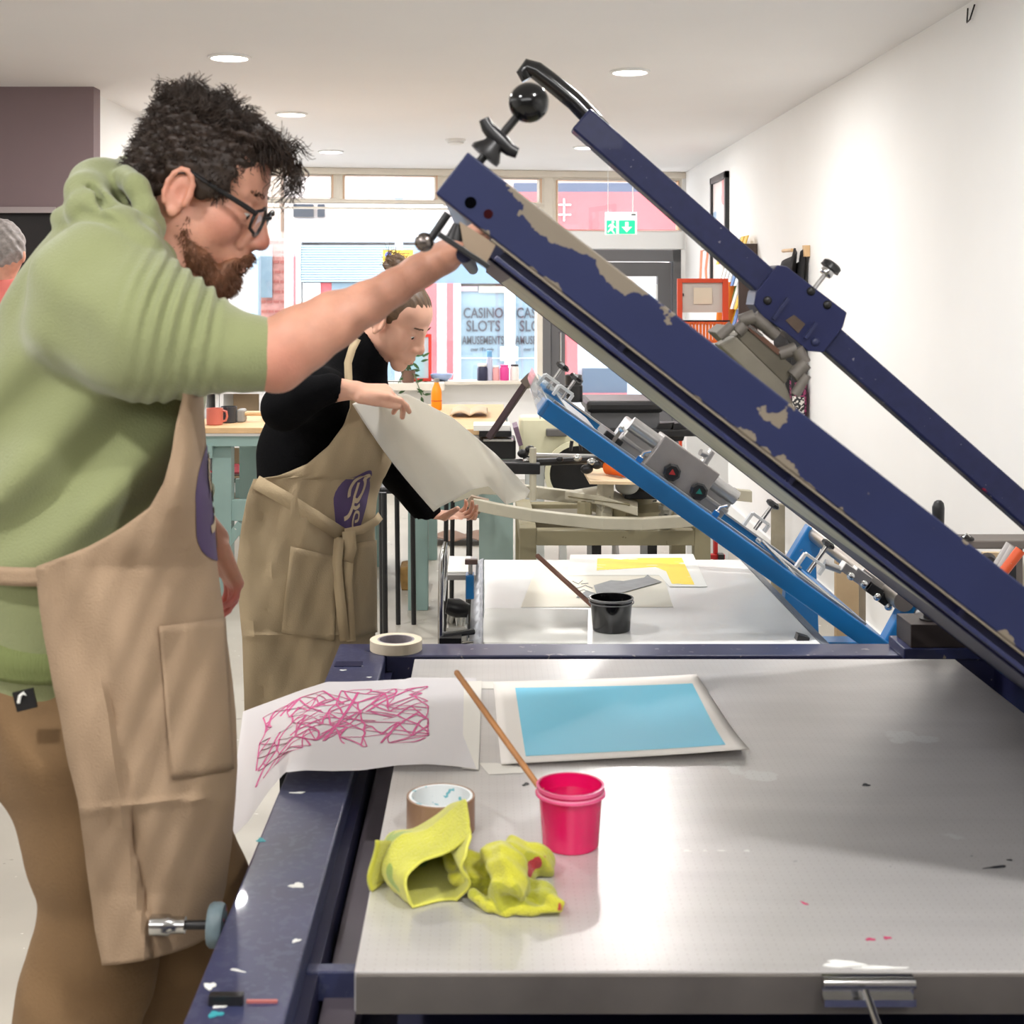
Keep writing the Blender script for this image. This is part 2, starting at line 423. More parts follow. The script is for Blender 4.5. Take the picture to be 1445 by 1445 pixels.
hb.tube([p + Vector((0, 0, .95)) + AN * .05, p + Vector((0, 0, .95)), p + Vector((0, 0, 1.25)), p + Vector((0, 0, 1.25)) + AN * .05], .009, 8); hb.build('door_handle', M_chrome, dd, smooth=True)
cl = MB(); p = A0 + AU * (b2 - .14) + Vector((0, 0, zd - .3)) ; cl.bar(p, p + Vector((0, 0, -.5)), .018, .018); cl.build('pull_bar', M_white, dd)
structure(sfu(MB(), ud1, 0, ULEN, zd + .02, 0, .2).build('wall_far_pier', M_wall))
# baseboard right wall
structure(MB().box((1.722, 4.8, 0), (1.74, 11.9, .1)).build('baseboard_right', M_white))

# ------------------------------------------------------------------ exit sign on its wire
g = Group('exit_sign', 'green and white running man and down arrow sign hanging near the shop door', 'sign', W(876, 300, 10.9))
def xb(mb, x0, y0, x1, y1, Y, t): 
    a = W(x0, y1, Y); b = W(x1, y0, Y); return mb.box((a.x, Y, a.z), (b.x, Y + t, b.z))
g.part(xb(MB(), 854, 299, 899, 331, 10.9, .02), 'sign_panel', mat('white_sign', (240, 242, 240), .4, emit=(240, 242, 240), estr=.25), bevel=.003)
M_sg = mat('sign_green', (20, 196, 140), .4, emit=(20, 196, 140), estr=.35)
xg = MB(); xb(xg, 856, 311, 896, 330, 10.892, .006); g.part(xg, 'green_field', M_sg)
fig = MB(); s0 = 10.888
def poly(mb, pts, Y, t=.003): return mb.prism([W(x, y, Y) for x, y in pts], (0, t, 0))
xb(fig, 869.5, 311, 873.5, 330, s0, .003)
poly(fig, [(861, 316), (865, 315), (867, 319), (871, 320), (870, 322), (866, 321), (865, 325), (868, 329), (866, 330), (862, 325), (858, 329), (857, 327), (861, 322), (862, 318), (859, 321), (858, 319)], s0)
fig.ball(W(865, 313.5, s0 + .001), .012, 10, 6)
poly(fig, [(882, 313), (887, 313), (887, 320), (892, 320), (884.5, 328), (877, 320), (882, 320)], s0)
g.part(fig, 'pictogram', M_white)
g.part(xb(MB(), 891, 301.5, 897, 304, 10.895, .004), 'maker_mark', mat('mid_grey', (120, 120, 120), .5))
wr_ = MB().tube([W(893, 299, 10.91), Vector((W(893, 0, 10.91).x, 10.91, CEIL))], .004, 6).tube([W(858, 299, 10.91), Vector((W(858, 0, 10.91).x, 10.91, CEIL))], .0025, 6)
g.part(wr_, 'hanging_wire', M_white)

# ------------------------------------------------------------------ recessed ceiling lights
M_lamp = mat('lamp_face', (255, 255, 255), .5, emit=(255, 250, 244), estr=9)
n = 0
LN = ['recessed round ceiling light nearest on the left, above the bearded man', 'recessed round ceiling light right of the raised lever bar end', 'recessed round ceiling light second along the left row', 'recessed round ceiling light third along the left row, near the shopfront', 'recessed round ceiling light near the shopfront, behind the sloping bars', None, None, None, None]
for i, (x, y) in enumerate([(-1.13, 6.1), (.68, 6.5), (-1.13, 8.05), (-1.14, 10.2), (.72, 9.9), (-1.13, 3.4), (.68, 3.6), (-1.13, .9), (.68, .9)]):
    lab = LN[i] or ['recessed round ceiling light above the beige printing machine, out of frame', 'recessed round ceiling light above the near printing table', 'recessed round ceiling light behind the bearded man', 'recessed round ceiling light overhead nearest the viewer'][i - 5]
    t = Group('ceiling_light', lab, 'ceiling light', (x, y, CEIL), 'round ceiling lights')
    t.part(MB().lathe((x, y, CEIL), [(.078, -.001), (.095, -.001), (.095, -.008), (.082, -.012), (.078, -.006)], 32, closed=True), 'trim_ring', M_white, smooth=True)
    t.part(MB().lathe((x, y, CEIL), [(.08, -.002), (.08, -.007)], 32), 'diffuser', M_lamp)
    disc_light('lamp_glow', (x, y, CEIL - .02), .15, 14)
g = Group('smoke_detector', 'small flat white smoke detector on the ceiling toward the shopfront', 'smoke detector', (W(643, 196, 9.4).x, 9.4, CEIL))
c = Vector((W(643, 196, 9.4).x, 9.4, CEIL)); g.part(MB().lathe(c, [(.068, 0), (.068, -.014), (.06, -.02)], 28), 'base', M_white, smooth=True); g.part(MB().lathe(c, [(.055, -.022), (.055, -.032), (.035, -.045)], 28), 'cap', M_white, smooth=True)
# fill light added behind the camera, and an area light over the left room
area_light('rear_fill_light', (-1.2, -.9, CEIL - .04), (math.radians(38), 0, 0), 3.6, 1.2, 44, (1, .99, .985))
area_light('left_room_light', (-3.3, 2.6, CEIL - .04), (0, 0, 0), 1.6, 3.5, 24, (1, .99, .98))

# ------------------------------------------------------------------ street outside
def ext(x0, y0, x1, y1, Y, t, mb=None):
    mb = mb or MB(); a = W(x0, y1, Y); b = W(x1, y0, Y); return mb.box((a.x, Y, a.z), (b.x, Y + t, b.z))
structure(MB().box((-12, 12.2, -.14), (12, 30, 0)).build('ground', mat('pale_pavement', (196, 198, 200), .8, vary=.06)))
BY = 21.0
M_render = mat('pale_render', (228, 214, 206), .8, vary=.05, vscale=1.5); M_cyan = mat('pale_blue_panel', (168, 194, 210), .6)
M_fred = mat('shop_red', (216, 104, 108), .5, vary=.08, vscale=2); M_shopglass = mat('grey_blue_shop_window', (140, 162, 174), .25, vary=.06)
g = Group('shop_building', 'pale two storey shop building across the street with a roller shutter and a red fascia', 'building', (0, BY, 0))
g.part(MB().box((-3.1, BY + .3, 0), (6.5, BY + 4, 5.2)), 'wall', M_render)
o = g.part(ext(405, 309, 618, 342, BY, .3), 'fascia', mat('white_fascia', (214, 224, 234), .5), bevel=.02)
g.part(ext(785, 258, 1010, 271, BY - .02, .32), 'dark_fascia_strip', mat('slate_strip', (92, 100, 120), .6)); g.part(ext(725, 258, 770, 271, BY - .02, .32), 'dark_fascia_strip', MATS['slate_strip'])
g.part(ext(700, 271, 1010, 324, BY - .02, .32), 'red_fascia', M_fred)
fl = MB()
for x in (796,): ext(x - 1, 280, x + 1, 312, BY - .05, .03, fl)
ext(788, 288, 806, 290, BY - .05, .03, fl); ext(788, 302, 806, 304, BY - .05, .03, fl); g.part(fl, 'fascia_lettering', M_white)
# shutter: individual slats
sh = 346
for k in range(15):
    g.part(ext(425, sh + k * 3.5, 603, sh + k * 3.5 + 2.7, BY + .02, .05), 'shutter_slat', M_cyan)
fr = MB(); ext(405, 342, 424, 545, BY, .3, fr); g.part(fr, 'shop_pillar', M_white); g.part(ext(414, 342, 417, 545, BY - .03, .04), 'red_strip', M_fred)
g.part(ext(427, 399, 452, 545, BY + .1, .1), 'shop_panel', M_white); g.part(ext(452, 399, 520, 545, BY + .15, .1), 'shop_poster', M_fred); g.part(ext(468, 399, 505, 420, BY + .12, .04), 'shop_poster', M_shopglass)
g.part(ext(520, 399, 598, 545, BY + .15, .1), 'shop_window', M_shopglass)
g.part(ext(598, 400, 617, 545, BY, .2), 'red_column', M_fred); g.part(ext(617, 400, 630, 545, BY, .2), 'white_column', M_white); g.part(ext(630, 400, 640, 545, BY, .2), 'red_column', M_fred)
g.part(ext(640, 400, 650, 545, BY, .2), 'white_column', M_white); g.part(ext(712, 400, 727, 545, BY, .2), 'white_column', M_white); g.part(ext(790, 400, 812, 545, BY, .2), 'red_column', M_fred)
g.part(ext(603, 345, 800, 400, BY + .075, .1), 'pale_panel', mat('pale_panel', (120, 146, 166), .5))
for x0, x1 in ((650, 712), (727, 790)):
    w = g.part(ext(x0, 404, x1, 545, BY + .1, .08), 'shop_window', M_shopglass)
    g.part(ext(x0, 404, x0 + 24, 411, BY + .06, .03), 'sticker', mat('dusky_pink_sticker', (190, 160, 166), .5), under=w)
    g.part(ext(x0 + 26, 404, x1, 413, BY + .06, .03), 'sticker', mat('cream_sticker', (226, 210, 180), .5), under=w)
    g.part(ext(x0, 505, x1, 506, BY + .08, .02), 'window_bar', M_white, under=w)
g.part(ext(706, 489, 731, 509, BY - .02, .03), 'notice', M_white)
g.part(ext(812, 400, 960, 560, BY + .1, .1), 'shopfront_panel', mat('pale_panel2', (214, 224, 234), .5)); g.part(ext(822, 520, 885, 575, BY - .05, .1), 'poster', mat('slate_poster', (70, 90, 110), .5)); g.part(ext(815, 555, 885, 590, BY - .1, .1), 'poster', M_fred)
g.part(ext(800, 480, 815, 580, BY - .05, .1), 'poster', M_fred)
M_let = mat('dark_lettering', (70, 74, 82), .5)
def text(body, x0, y0, x1, y1, Y, m, parent, name='lettering'):
    c = bpy.data.curves.new(name, 'FONT'); c.body = body; c.extrude = .004; c.offset = .018; c.align_x = 'LEFT'; c.resolution_u = 3
    o = bpy.data.objects.new(name, c); COL.objects.link(o); bpy.context.view_layer.update()
    dg = bpy.context.evaluated_depsgraph_get(); me = bpy.data.meshes.new_from_object(o.evaluated_get(dg)); bpy.data.objects.remove(o)
    co = np.empty(len(me.vertices) * 3); me.vertices.foreach_get('co', co); co = co.reshape(-1, 3)
    lo, hi = co.min(0), co.max(0); a = W(x0, y1, Y); b = W(x1, y0, Y)
    out = np.stack([a.x + (co[:, 0] - lo[0]) / (hi[0] - lo[0]) * (b.x - a.x), Y - co[:, 2], a.z + (co[:, 1] - lo[1]) / (hi[1] - lo[1]) * (b.z - a.z)], 1)
    me.vertices.foreach_set('co', out.ravel()); me.update(); me.materials.clear()
    o = link_mesh(name, me, m)
    if parent: own(parent, o)
    return o
for dx in (0, 75):
    for body, x0, y0, x1, y1 in (('CASINO', 654, 434, 710, 449), ('SLOTS', 658, 452, 706, 468), ('AMUSEMENTS', 652, 474, 711, 486), ("over 18's only", 664, 490, 697, 497)):
        text(body, x0 + dx, y0, x1 + dx, y1, BY + .07, M_let, g.root)
g.part(ext(414, 288, 442, 306, BY + .2, .12), 'upper_window', mat('dark_window', (52, 56, 64), .2)); g.part(ext(448, 288, 458, 306, BY + .2, .12), 'upper_window', MATS['dark_window'])
# brick building at the corner
b = Group('brick_building', 'red brick building at the far left of the street, seen past the bearded man', 'building', (-3.6, 20, 0))
M_brick = mat('pale_red_brick', (206, 150, 140), .8, vary=.15, vscale=14)
b.part(MB().box((-6, 22.6, 0), (-3.35, 24, 6)), 'wall', mat('pale_cream_wall', (226, 212, 196), .8))
b.part(ext(365, 336, 405, 545, 21.8, .4), 'brick_wall', M_brick)
bk = [(x, y) for y in range(14) for x in range(4)]
proto = None
for x, y in bk:
    x0 = 367 + x * 9.4 + (y % 2) * 2; y0 = 340 + y * 14
    if proto is None: proto = b.part(ext(x0, y0, x0 + 7.6, y0 + 3.4, 21.78, .02), 'brick', mat('brick_face', (186, 112, 102), .8))
    else:
        c = proto.copy(); COL.objects.link(c); c.parent = b.root; c.matrix_parent_inverse = proto.matrix_parent_inverse.copy()
        s = 21.78 / FPX; c.location = ((x0 - (367)) * s, 0, -(y0 - 340) * s)
b.part(ext(366, 346, 384, 420, 21.7, .06), 'window', M_shopglass); b.part(ext(348, 322, 364, 545, 21.2, .3), 'downpipe_post', M_cyan)
pl = MB().tube([Vector((W(563, 0, 18.5).x, 18.5, 0)), W(563, 180, 18.5)], .055, 12); g = Group('street_pole', 'pale blue grey street pole with a yellow notice, outside the shop window', 'pole', (W(563, 0, 18.5).x, 18.5, 0)); g.part(pl, 'pole', mat('pale_blue_grey_pole', (176, 196, 216), .5), smooth=True)
g.part(ext(540, 353, 583, 374, 18.42, .03), 'sign_plate', mat('sign_yellow', (240, 196, 60), .5))
c = W(548, 360, 18.415); g.part(MB().lathe(c, [(.045, 0), (.045, -.01)], 20, (0, 1, 0)), 'round_mark', mat('blue_mark', (90, 110, 190), .5))
ln = MB(); ext(555, 357, 578, 358, 18.405, .01, ln); ext(555, 361, 574, 362, 18.405, .01, ln); ext(546, 368, 578, 369, 18.405, .01, ln); g.part(ln, 'sign_lines', mat('brown_ink', (120, 84, 40), .6))
# ------------------------------------------------------------------ near printing press (navy)
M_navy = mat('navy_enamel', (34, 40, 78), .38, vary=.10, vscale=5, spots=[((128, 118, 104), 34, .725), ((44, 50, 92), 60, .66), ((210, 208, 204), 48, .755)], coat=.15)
M_navydark = mat('navy_enamel_shaded', (18, 20, 56), .5, vary=.1)  # darker navy: shade put into the colour of recessed and shadowed parts
M_navyrail = mat('navy_rail_splattered', (52, 56, 88), .42, vary=.16, vscale=9, spots=[((225, 225, 222), 17, .775), ((90, 150, 160), 22, .78), ((170, 70, 90), 26, .785), ((64, 68, 96), 70, .56)], coat=.2)
M_alu = mat('aluminium_bed', (206, 203, 201), .30, metal=.35, vary=.06, vscale=3.5, aniso=(1, 5, 1), spots=[((150, 152, 154), 55, .75), ((220, 220, 218), 5, .66)], spec=.6)
# fine rows of vacuum holes in the bed
def add_holes(m):
    nt = m.node_tree; N = nt.nodes; L = nt.links; b = N['Principled BSDF']
    src = b.inputs['Base Color'].links[0].from_socket
    tc = N.new('ShaderNodeTexCoord'); sc = N.new('ShaderNodeVectorMath'); sc.operation = 'SCALE'; sc.inputs['Scale'].default_value = 1 / .0125
    fr = N.new('ShaderNodeVectorMath'); fr.operation = 'FRACTION'; sb = N.new('ShaderNodeVectorMath'); sb.operation = 'SUBTRACT'; sb.inputs[1].default_value = (.5, .5, 0)
    L.new(tc.outputs['Object'], sc.inputs[0]); L.new(sc.outputs[0], fr.inputs[0]); L.new(fr.outputs[0], sb.inputs[0])
    mu = N.new('ShaderNodeVectorMath'); mu.operation = 'MULTIPLY'; mu.inputs[1].default_value = (1, 1, 0); L.new(sb.outputs[0], mu.inputs[0])
    ln = N.new('ShaderNodeVectorMath'); ln.operation = 'LENGTH'; L.new(mu.outputs[0], ln.inputs[0])
    lt = N.new('ShaderNodeMath'); lt.operation = 'LESS_THAN'; lt.inputs[1].default_value = .075; L.new(ln.outputs['Value'], lt.inputs[0])
    mx = N.new('ShaderNodeMix'); mx.data_type = 'RGBA'; L.new(lt.outputs[0], mx.inputs[0]); L.new(src, mx.inputs[6]); mx.inputs[7].default_value = srgb(176, 166, 164); L.new(mx.outputs[2], b.inputs['Base Color'])
add_holes(M_alu)
M_alu_side = mat('aluminium_edge', (120, 114, 108), .42, metal=.5, vary=.15, vscale=9)
M_khaki = mat('khaki_primer', (128, 118, 104), .6, vary=.12, vscale=20)
M_cast = mat('grey_cast_iron', (112, 106, 100), .55, metal=.2, vary=.15, vscale=24)
ZT = .80; ZF = .77
press = Group('printing_press', 'large navy blue screen printing press with a grey metal bed, nearest the viewer', 'printing press', (.43, 2.3, 0))
bed = press.part(MB().box((-.1545, 1.628, .752), (1.023, 3.012, ZT)), 'print_bed', M_alu, bevel=.0015)
sk = MB().box((-.152, 1.621, .753), (1.021, 1.628, .797)); press.part(sk, 'bed_edge', M_alu_side)
rl = MB(); rl.prism([(-.344, 1.2, ZF), (-.228, 1.2, ZF), (-.228, 3.155, ZF), (-.344, 3.263, ZF)], (0, 0, -.10)); press.part(rl, 'left_rail', M_navyrail, bevel=.004)
press.part(MB().box((-.228, 3.155, .67), (1.36, 3.263, ZF)).box((-.344,3.2,.67),(-.228,3.2629,.7699)), 'back_rail', mat('navy_back_rail', (48, 50, 82), .35, vary=.08, spots=[((128, 124, 130), 40, .68)], coat=.2), bevel=.004)
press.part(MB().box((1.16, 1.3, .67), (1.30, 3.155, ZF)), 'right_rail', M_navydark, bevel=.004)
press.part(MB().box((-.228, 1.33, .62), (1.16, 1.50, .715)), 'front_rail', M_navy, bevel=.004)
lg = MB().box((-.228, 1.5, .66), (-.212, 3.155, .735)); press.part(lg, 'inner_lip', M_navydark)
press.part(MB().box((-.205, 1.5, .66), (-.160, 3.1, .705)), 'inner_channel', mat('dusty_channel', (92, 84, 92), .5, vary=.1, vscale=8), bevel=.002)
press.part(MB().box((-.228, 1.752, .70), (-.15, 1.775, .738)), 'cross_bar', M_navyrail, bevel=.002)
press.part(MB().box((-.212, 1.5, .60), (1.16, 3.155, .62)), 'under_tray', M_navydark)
for x, y in ((-.29, 1.42), (-.29, 3.12), (1.2, 1.42), (1.2, 3.12)):
    l = press.part(MB().box((x - .04, y - .04, .02), (x + .04, y + .04, .67)), 'leg', M_navy, bevel=.004)
    press.part(MB().lathe((x, y, 0), [(.045, 0), (.045, .012), (.02, .02)], 16), 'foot', M_black, under=l)
press.part(MB().box((-.3, 1.46, .18), (-.26, 3.08, .24)), 'side_stretcher', M_navy, bevel=.003)
# black slot plate + red line on the left rail near the viewer
press.part(MB().box((-.322, 1.605, ZF), (-.282, 1.617, ZF + .012)), 'stop_block', M_black, bevel=.001)
press.part(MB().box((-.279, 1.612, ZF), (-.243, 1.616, ZF + .003)), 'scale_strip', mat('salmon_strip', (190, 110, 104), .5))
press.part(MB().box((-.335, 3.06, ZF - .001), (-.275, 3.10, ZF + .0015)), 'slot_plate', M_navydark)
# height adjusting screw with disc on the left flank
c = Vector((-.344, 1.86, .748))
sc = MB().lathe(c + Vector((-.062, 0, 0)), [(.006, .0), (.006, .06)], 12, (1, 0, 0)); k = press.part(sc, 'adjusting_screw', M_blackmetal, smooth=True)
press.part(MB().lathe(c + Vector((-.028, 0, 0)), [(.026, 0), (.029, .004), (.029, .016), (.026, .020)], 28, (1, 0, 0)), 'adjusting_disc', mat('splattered_disc', (100, 116, 122), .45, vary=.2, vscale=30, spots=[((190, 70, 90), 60, .66)]), under=k, smooth=True)
press.part(MB().lathe(c + Vector((-.108, 0, 0)), [(.010, 0), (.014, .002), (.014, .026), (.011, .03), (.011, .048)], 20, (1, 0, 0)), 'screw_head', M_chrome, under=k, smooth=True)
# chrome bar handle on the front of the bed
a = W(1162, 1398, 1.6); b_ = W(1291, 1398, 1.6)
h = press.part(MB().tube([a + Vector((0, 0, .008)), b_ + Vector((0, 0, .008))], .006, 14).bar(a - Vector((0, 0, .012)), b_ - Vector((0, 0, .012)), .012, .008).bar(a + Vector((0, .008, -.001)), b_ + Vector((0, .008, -.001)), .006, .03), 'clamp_bar', M_chrome, smooth=True)
press.part(MB().tube([W(1222, 1400, 1.585), W(1243, 1460, 1.53)], .0045, 12), 'clamp_rod', M_chrome, under=h, smooth=True)
# paint marks on the bed and rails (flat dried spots, each its own)
def spot(px, py, rx, ry, z, m, rot=0):
    c = OZ(px, py, z); mb = MB(); n = 14; pts = []
    for k in range(n):
        a = 2 * PI * k / n; rr = 1 + .25 * math.sin(3 * a + px) + .15 * math.sin(5 * a + py)
        x, y = rx * math.cos(a) * rr, ry * math.sin(a) * rr
        pts.append(c + Vector((x * math.cos(rot) - y * math.sin(rot), x * math.sin(rot) + y * math.cos(rot), .0003)))
    press.part(mb.prism(pts, (0, 0, .0006)), 'paint_mark', m)
M_pw = mat('dried_white_ink', (236, 236, 232), .6); M_pk = mat('dried_pink_ink', (196, 70, 110), .6); M_pb = mat('dried_black_ink', (40, 42, 48), .5); M_pt = mat('dried_teal_ink', (60, 160, 170), .6)
for px, py, rx, ry, m, r in [(970, 1201, .005, .002, M_pw, 0), (995, 1201, .003, .0018, M_pw, 0), (1018, 1201, .006, .002, M_pw, 0), (1054, 1201, .004, .0025, M_pw, 0), (1222, 1108, .006, .006, M_pb, 0),
                             (1406, 1224, .016, .003, M_pb, .25), (1425, 1214, .004, .002, M_pb, 0), (1135, 1275, .002, .006, M_pk, .6), (1228, 1326, .006, .003, M_pk, 0), (1252, 1324, .005, .003, M_pk, .1), (742, 1107, .004, .008, M_pb, -.6)]:
    spot(px, py, rx, ry, ZT, m, r)
for px, py, rx, ry, m, r in [(420, 1119, .012, .004, M_pw, .1), (419, 1250, .010, .008, M_pw, .2), (484, 946, .008, .004, M_pw, 0), (521, 956, .005, .003, M_pw, 0), (296, 1392, .007, .008, M_pw, .3), (310, 1420, .008, .005, M_pw, 0), (304, 1432, .009, .006, M_pt, .3), (418, 1328, .006, .004, M_pw, .7), (368, 1186, .006, .008, M_pt, .3), (335, 1370, .01, .002, M_pw, -.4), (505, 940, .01, .002, M_pw, 0)]:
    spot(px, py, rx, ry, ZF, m, r)
spot(1190, 1361, .024, .009, ZT, M_pw, 0); spot(1240, 1366, .028, .004, ZT, M_pw, 0)

# ---- raised screen frame: hinges at the right, tilted 38 degrees
YB = 1.72; SB = FPX / YB; AN38 = math.atan(.781); cA, sA = math.cos(AN38), math.sin(AN38)
O1 = W(660, 214, YB)
def BM(O, ang):   # local: x along beam (down right), y depth, z perpendicular (up right)
    c, s = math.cos(ang), math.sin(ang)
    return Matrix(((c, 0, s, O.x), (0, 1, 0, O.y), (-s, 0, c, O.z), (0, 0, 0, 1)))
MBM = BM(O1, AN38)
def BL(px, py):
    dx, dy = px - 660, py - 214; return ((dx * cA + dy * sA) / SB, -(-dx * sA + dy * cA) / SB)
def bx(mb, a0, a1, b0, b1, y0, y1): return mb.box((a0, y0, min(b0, b1)), (a1, y1, max(b0, b1)))
LB = 1.56
# navy paint with primer showing where it flaked along the beam's edges
def chipped(name):
    m = mat(name, (31, 38, 74), .5, vary=.08, vscale=7, spec=.3)
    nt = m.node_tree; N = nt.nodes; L = nt.links; b = N['Principled BSDF']; src = b.inputs['Base Color'].links[0].from_socket
    tc = N.new('ShaderNodeTexCoord'); sp = N.new('ShaderNodeSeparateXYZ'); L.new(tc.outputs['Object'], sp.inputs[0])
    n = N.new('ShaderNodeTexNoise'); n.inputs['Scale'].default_value = 11; n.inputs['Detail'].default_value = 5; n.inputs['Roughness'].default_value = .6
    L.new(tc.outputs['Object'], n.inputs['Vector'])
    # weight rises toward top edge (z=0) and lower edge (z=-.066), strongest near x .15-.35 (wear by the handle)
    def mr(sock, a, b_, c, d):
        k = N.new('ShaderNodeMapRange'); L.new(sock, k.inputs[0]); [setattr(k.inputs[i + 1], 'default_value', v) for i, v in enumerate((a, b_, c, d))]; return k.outputs[0]
    def ma(op, s1, s2):
        k = N.new('ShaderNodeMath'); k.operation = op
        for i, s in enumerate((s1, s2)):
            if isinstance(s, (int, float)): k.inputs[i].default_value = s
            else: L.new(s, k.inputs[i])
        return k.outputs[0]
    top = mr(sp.outputs['Z'], -.042, 0.0, 0, .30); low = mr(sp.outputs['Z'], -.052, -.067, 0, .26)
    wx = ma('MULTIPLY', mr(sp.outputs['X'], .04, .11, 0, 1), mr(sp.outputs['X'], .24, .34, 1, 0)); wx = ma('ADD', ma('MULTIPLY', wx, 1.0), .30)
    e = ma('ADD', ma('MULTIPLY', top, wx), ma('MULTIPLY', low, .62))
    v = ma('ADD', n.outputs['Fac'], e); f = mr(v, .70, .706, 0, 1)
    mx = N.new('ShaderNodeMix'); mx.data_type = 'RGBA'; L.new(f, mx.inputs[0]); L.new(src, mx.inputs[6]); mx.inputs[7].default_value = srgb(122, 112, 98); L.new(mx.outputs[2], b.inputs['Base Color'])
    return m
M_beam = chipped('chipped_navy_enamel')
beam = press.part(bx(MB(), 0, LB, 0, -.066, 0, .045), 'screen_frame_beam', M_beam, 'navy box beam with flaked paint along its edges', bevel=.0025, M=None)
def BP(mb, name, m, under=None, M=MBM, lab=None, **k):
    """part given in beam coordinates"""
    me_mb = mb; o = me_mb.build(name, m, None, **k)
    if under is None:
        o.parent = press.root; o.matrix_parent_inverse = Matrix.Translation(press.root.location).inverted(); o.matrix_basis = M
    else:
        o.parent = under; o.matrix_parent_inverse = Matrix.Identity(4)
    if lab: o['label'] = lab
    return o
beam.matrix_basis = MBM
# recessed channel below the face, lower flange, screen frame bottom
bx0 = .112
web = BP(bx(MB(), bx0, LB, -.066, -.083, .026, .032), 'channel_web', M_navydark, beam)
BP(bx(MB(), bx0 - .004, LB, -.0795, -.0855, .004, .040), 'channel_flange', M_navy, beam, bevel=.001)
BP(bx(MB(), .09, LB, -.066, -.069, .002, .03), 'worn_lip', M_khaki, beam)
for k in range(5): BP(bx(MB(), .30 + k * .27, .306 + k * .27, -.069, -.080, .012, .026), 'rib', M_navydark, beam)
# two holes on the end
for px, py, r, m in ((664, 286, .0075, mat('dark_hole', (6, 6, 8), .9, spec=0.)), (689, 302, .006, mat('rusty_hole', (46, 18, 20), .9, spec=0.))):
    a, b = BL(px, py); BP(MB().lathe((a, -.0005, b), [(r, 0), (r, .002)], 20, (0, 1, 0)), 'bolt_hole', m, beam)
# the screen frame itself: near, far, left members and the mesh between
fy0, fy1 = .035, 1.27
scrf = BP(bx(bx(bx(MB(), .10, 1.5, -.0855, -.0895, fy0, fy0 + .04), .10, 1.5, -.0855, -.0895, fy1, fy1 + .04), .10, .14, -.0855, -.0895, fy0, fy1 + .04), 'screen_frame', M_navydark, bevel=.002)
BP(bx(MB(), .14, .86, -.0865, -.0885, fy0 + .04, fy1), 'mesh_screen', mat('olive_emulsion', (142, 142, 112), .4, vary=.25, vscale=7), scrf); BP(bx(MB(), .86, 1.5, -.0865, -.0885, fy0 + .04, fy1), 'end_plate', M_navydark, scrf)
BP(bx(MB(), 0, .05, -.002, -.06, .05, 1.30), 'frame_crossbar', M_navy, bevel=.003)
far = BP(bx(MB(), 0, LB, 0, -.062, 1.29, 1.335), 'far_screen_frame_beam', M_navy, bevel=.003)
# khaki bracket, hanging bar and silver catch at the left end
br = MB(); pts = [BL(*p) for p in ((648, 312), (700, 345), (686, 372), (655, 352))]
br.prism([(a, .004, b) for a, b in pts], (0, .006, 0)); bk_ = BP(br, 'end_bracket', mat('tan_bracket', (150, 132, 112), .4, metal=.4, vary=.1), beam)
br = MB(); a0, b0 = BL(619, 330); a1, b1 = BL(690, 377); br.bar((a0, .008, b0), (a1, .008, b1), .022, .007); BP(br, 'drop_bar', M_black, beam, bevel=.001)
br = MB(); a0, b0 = BL(640, 338); a1, b1 = BL(646, 315); br.tube([(a0, .012, b0), (a1, .012, b1)], [.012, .006], 14); BP(br, 'drop_bar_nut', M_blackmetal, beam, smooth=True)
br = MB(); a0, b0 = BL(632, 300); a1, b1 = BL(606, 338); br.tube([(a0, .014, b0), (a1, .014, b1)], .0055, 12); a2, b2 = BL(598, 341)
BP(br, 'catch_rod', M_blackmetal, beam, smooth=True); BP(MB().ball((a2, .014, b2), .0125), 'catch_ball', mat('dull_steel', (120, 112, 108), .25, metal=.9), beam, smooth=True)
# grip rail the man lifts by (runs away from the viewer)
a0, b0 = BL(655, 358); BP(MB().tube([(a0, .03, b0), (a0, 1.2, b0)], .011, 14), 'grip_rail', M_navydark, smooth=True)
# hold-down screw with ball knob and wing nut on the top
a0, b0 = BL(683, 218); a1, b1 = BL(744, 145); d = Vector((a1 - a0, 0, b1 - b0)); nrm = d.normalized()
s0 = Vector((a0, .022, b0)); s1 = Vector((a1, .022, b1))
scw = BP(MB().tube([s0 - nrm * .03, s1], .0055, 12), 'hold_down_screw', M_blackmetal, smooth=True)
BP(MB().ball(s1 + nrm * .004, .0255, 26, 18), 'ball_knob', mat('gloss_black', (14, 14, 15), .12), scw, smooth=True)
BP(MB().lathe(s0 + nrm * .0, [(.021, 0), (.021, .006), (.014, .016), (.012, .022)], 24, nrm), 'collar', M_blackmetal, scw, smooth=True)
sd = Vector((nrm.z, 0, -nrm.x)); wn_c = s0 + nrm * .028
BP(MB().tube([wn_c - sd * .030 + nrm * .008, wn_c - sd * .02 + nrm * .003, wn_c, wn_c + sd * .02 - nrm * .001, wn_c + sd * .030 + nrm * .002], [.007, .0085, .011, .0085, .007], 14), 'wing_nut', M_black, scw, smooth=True)

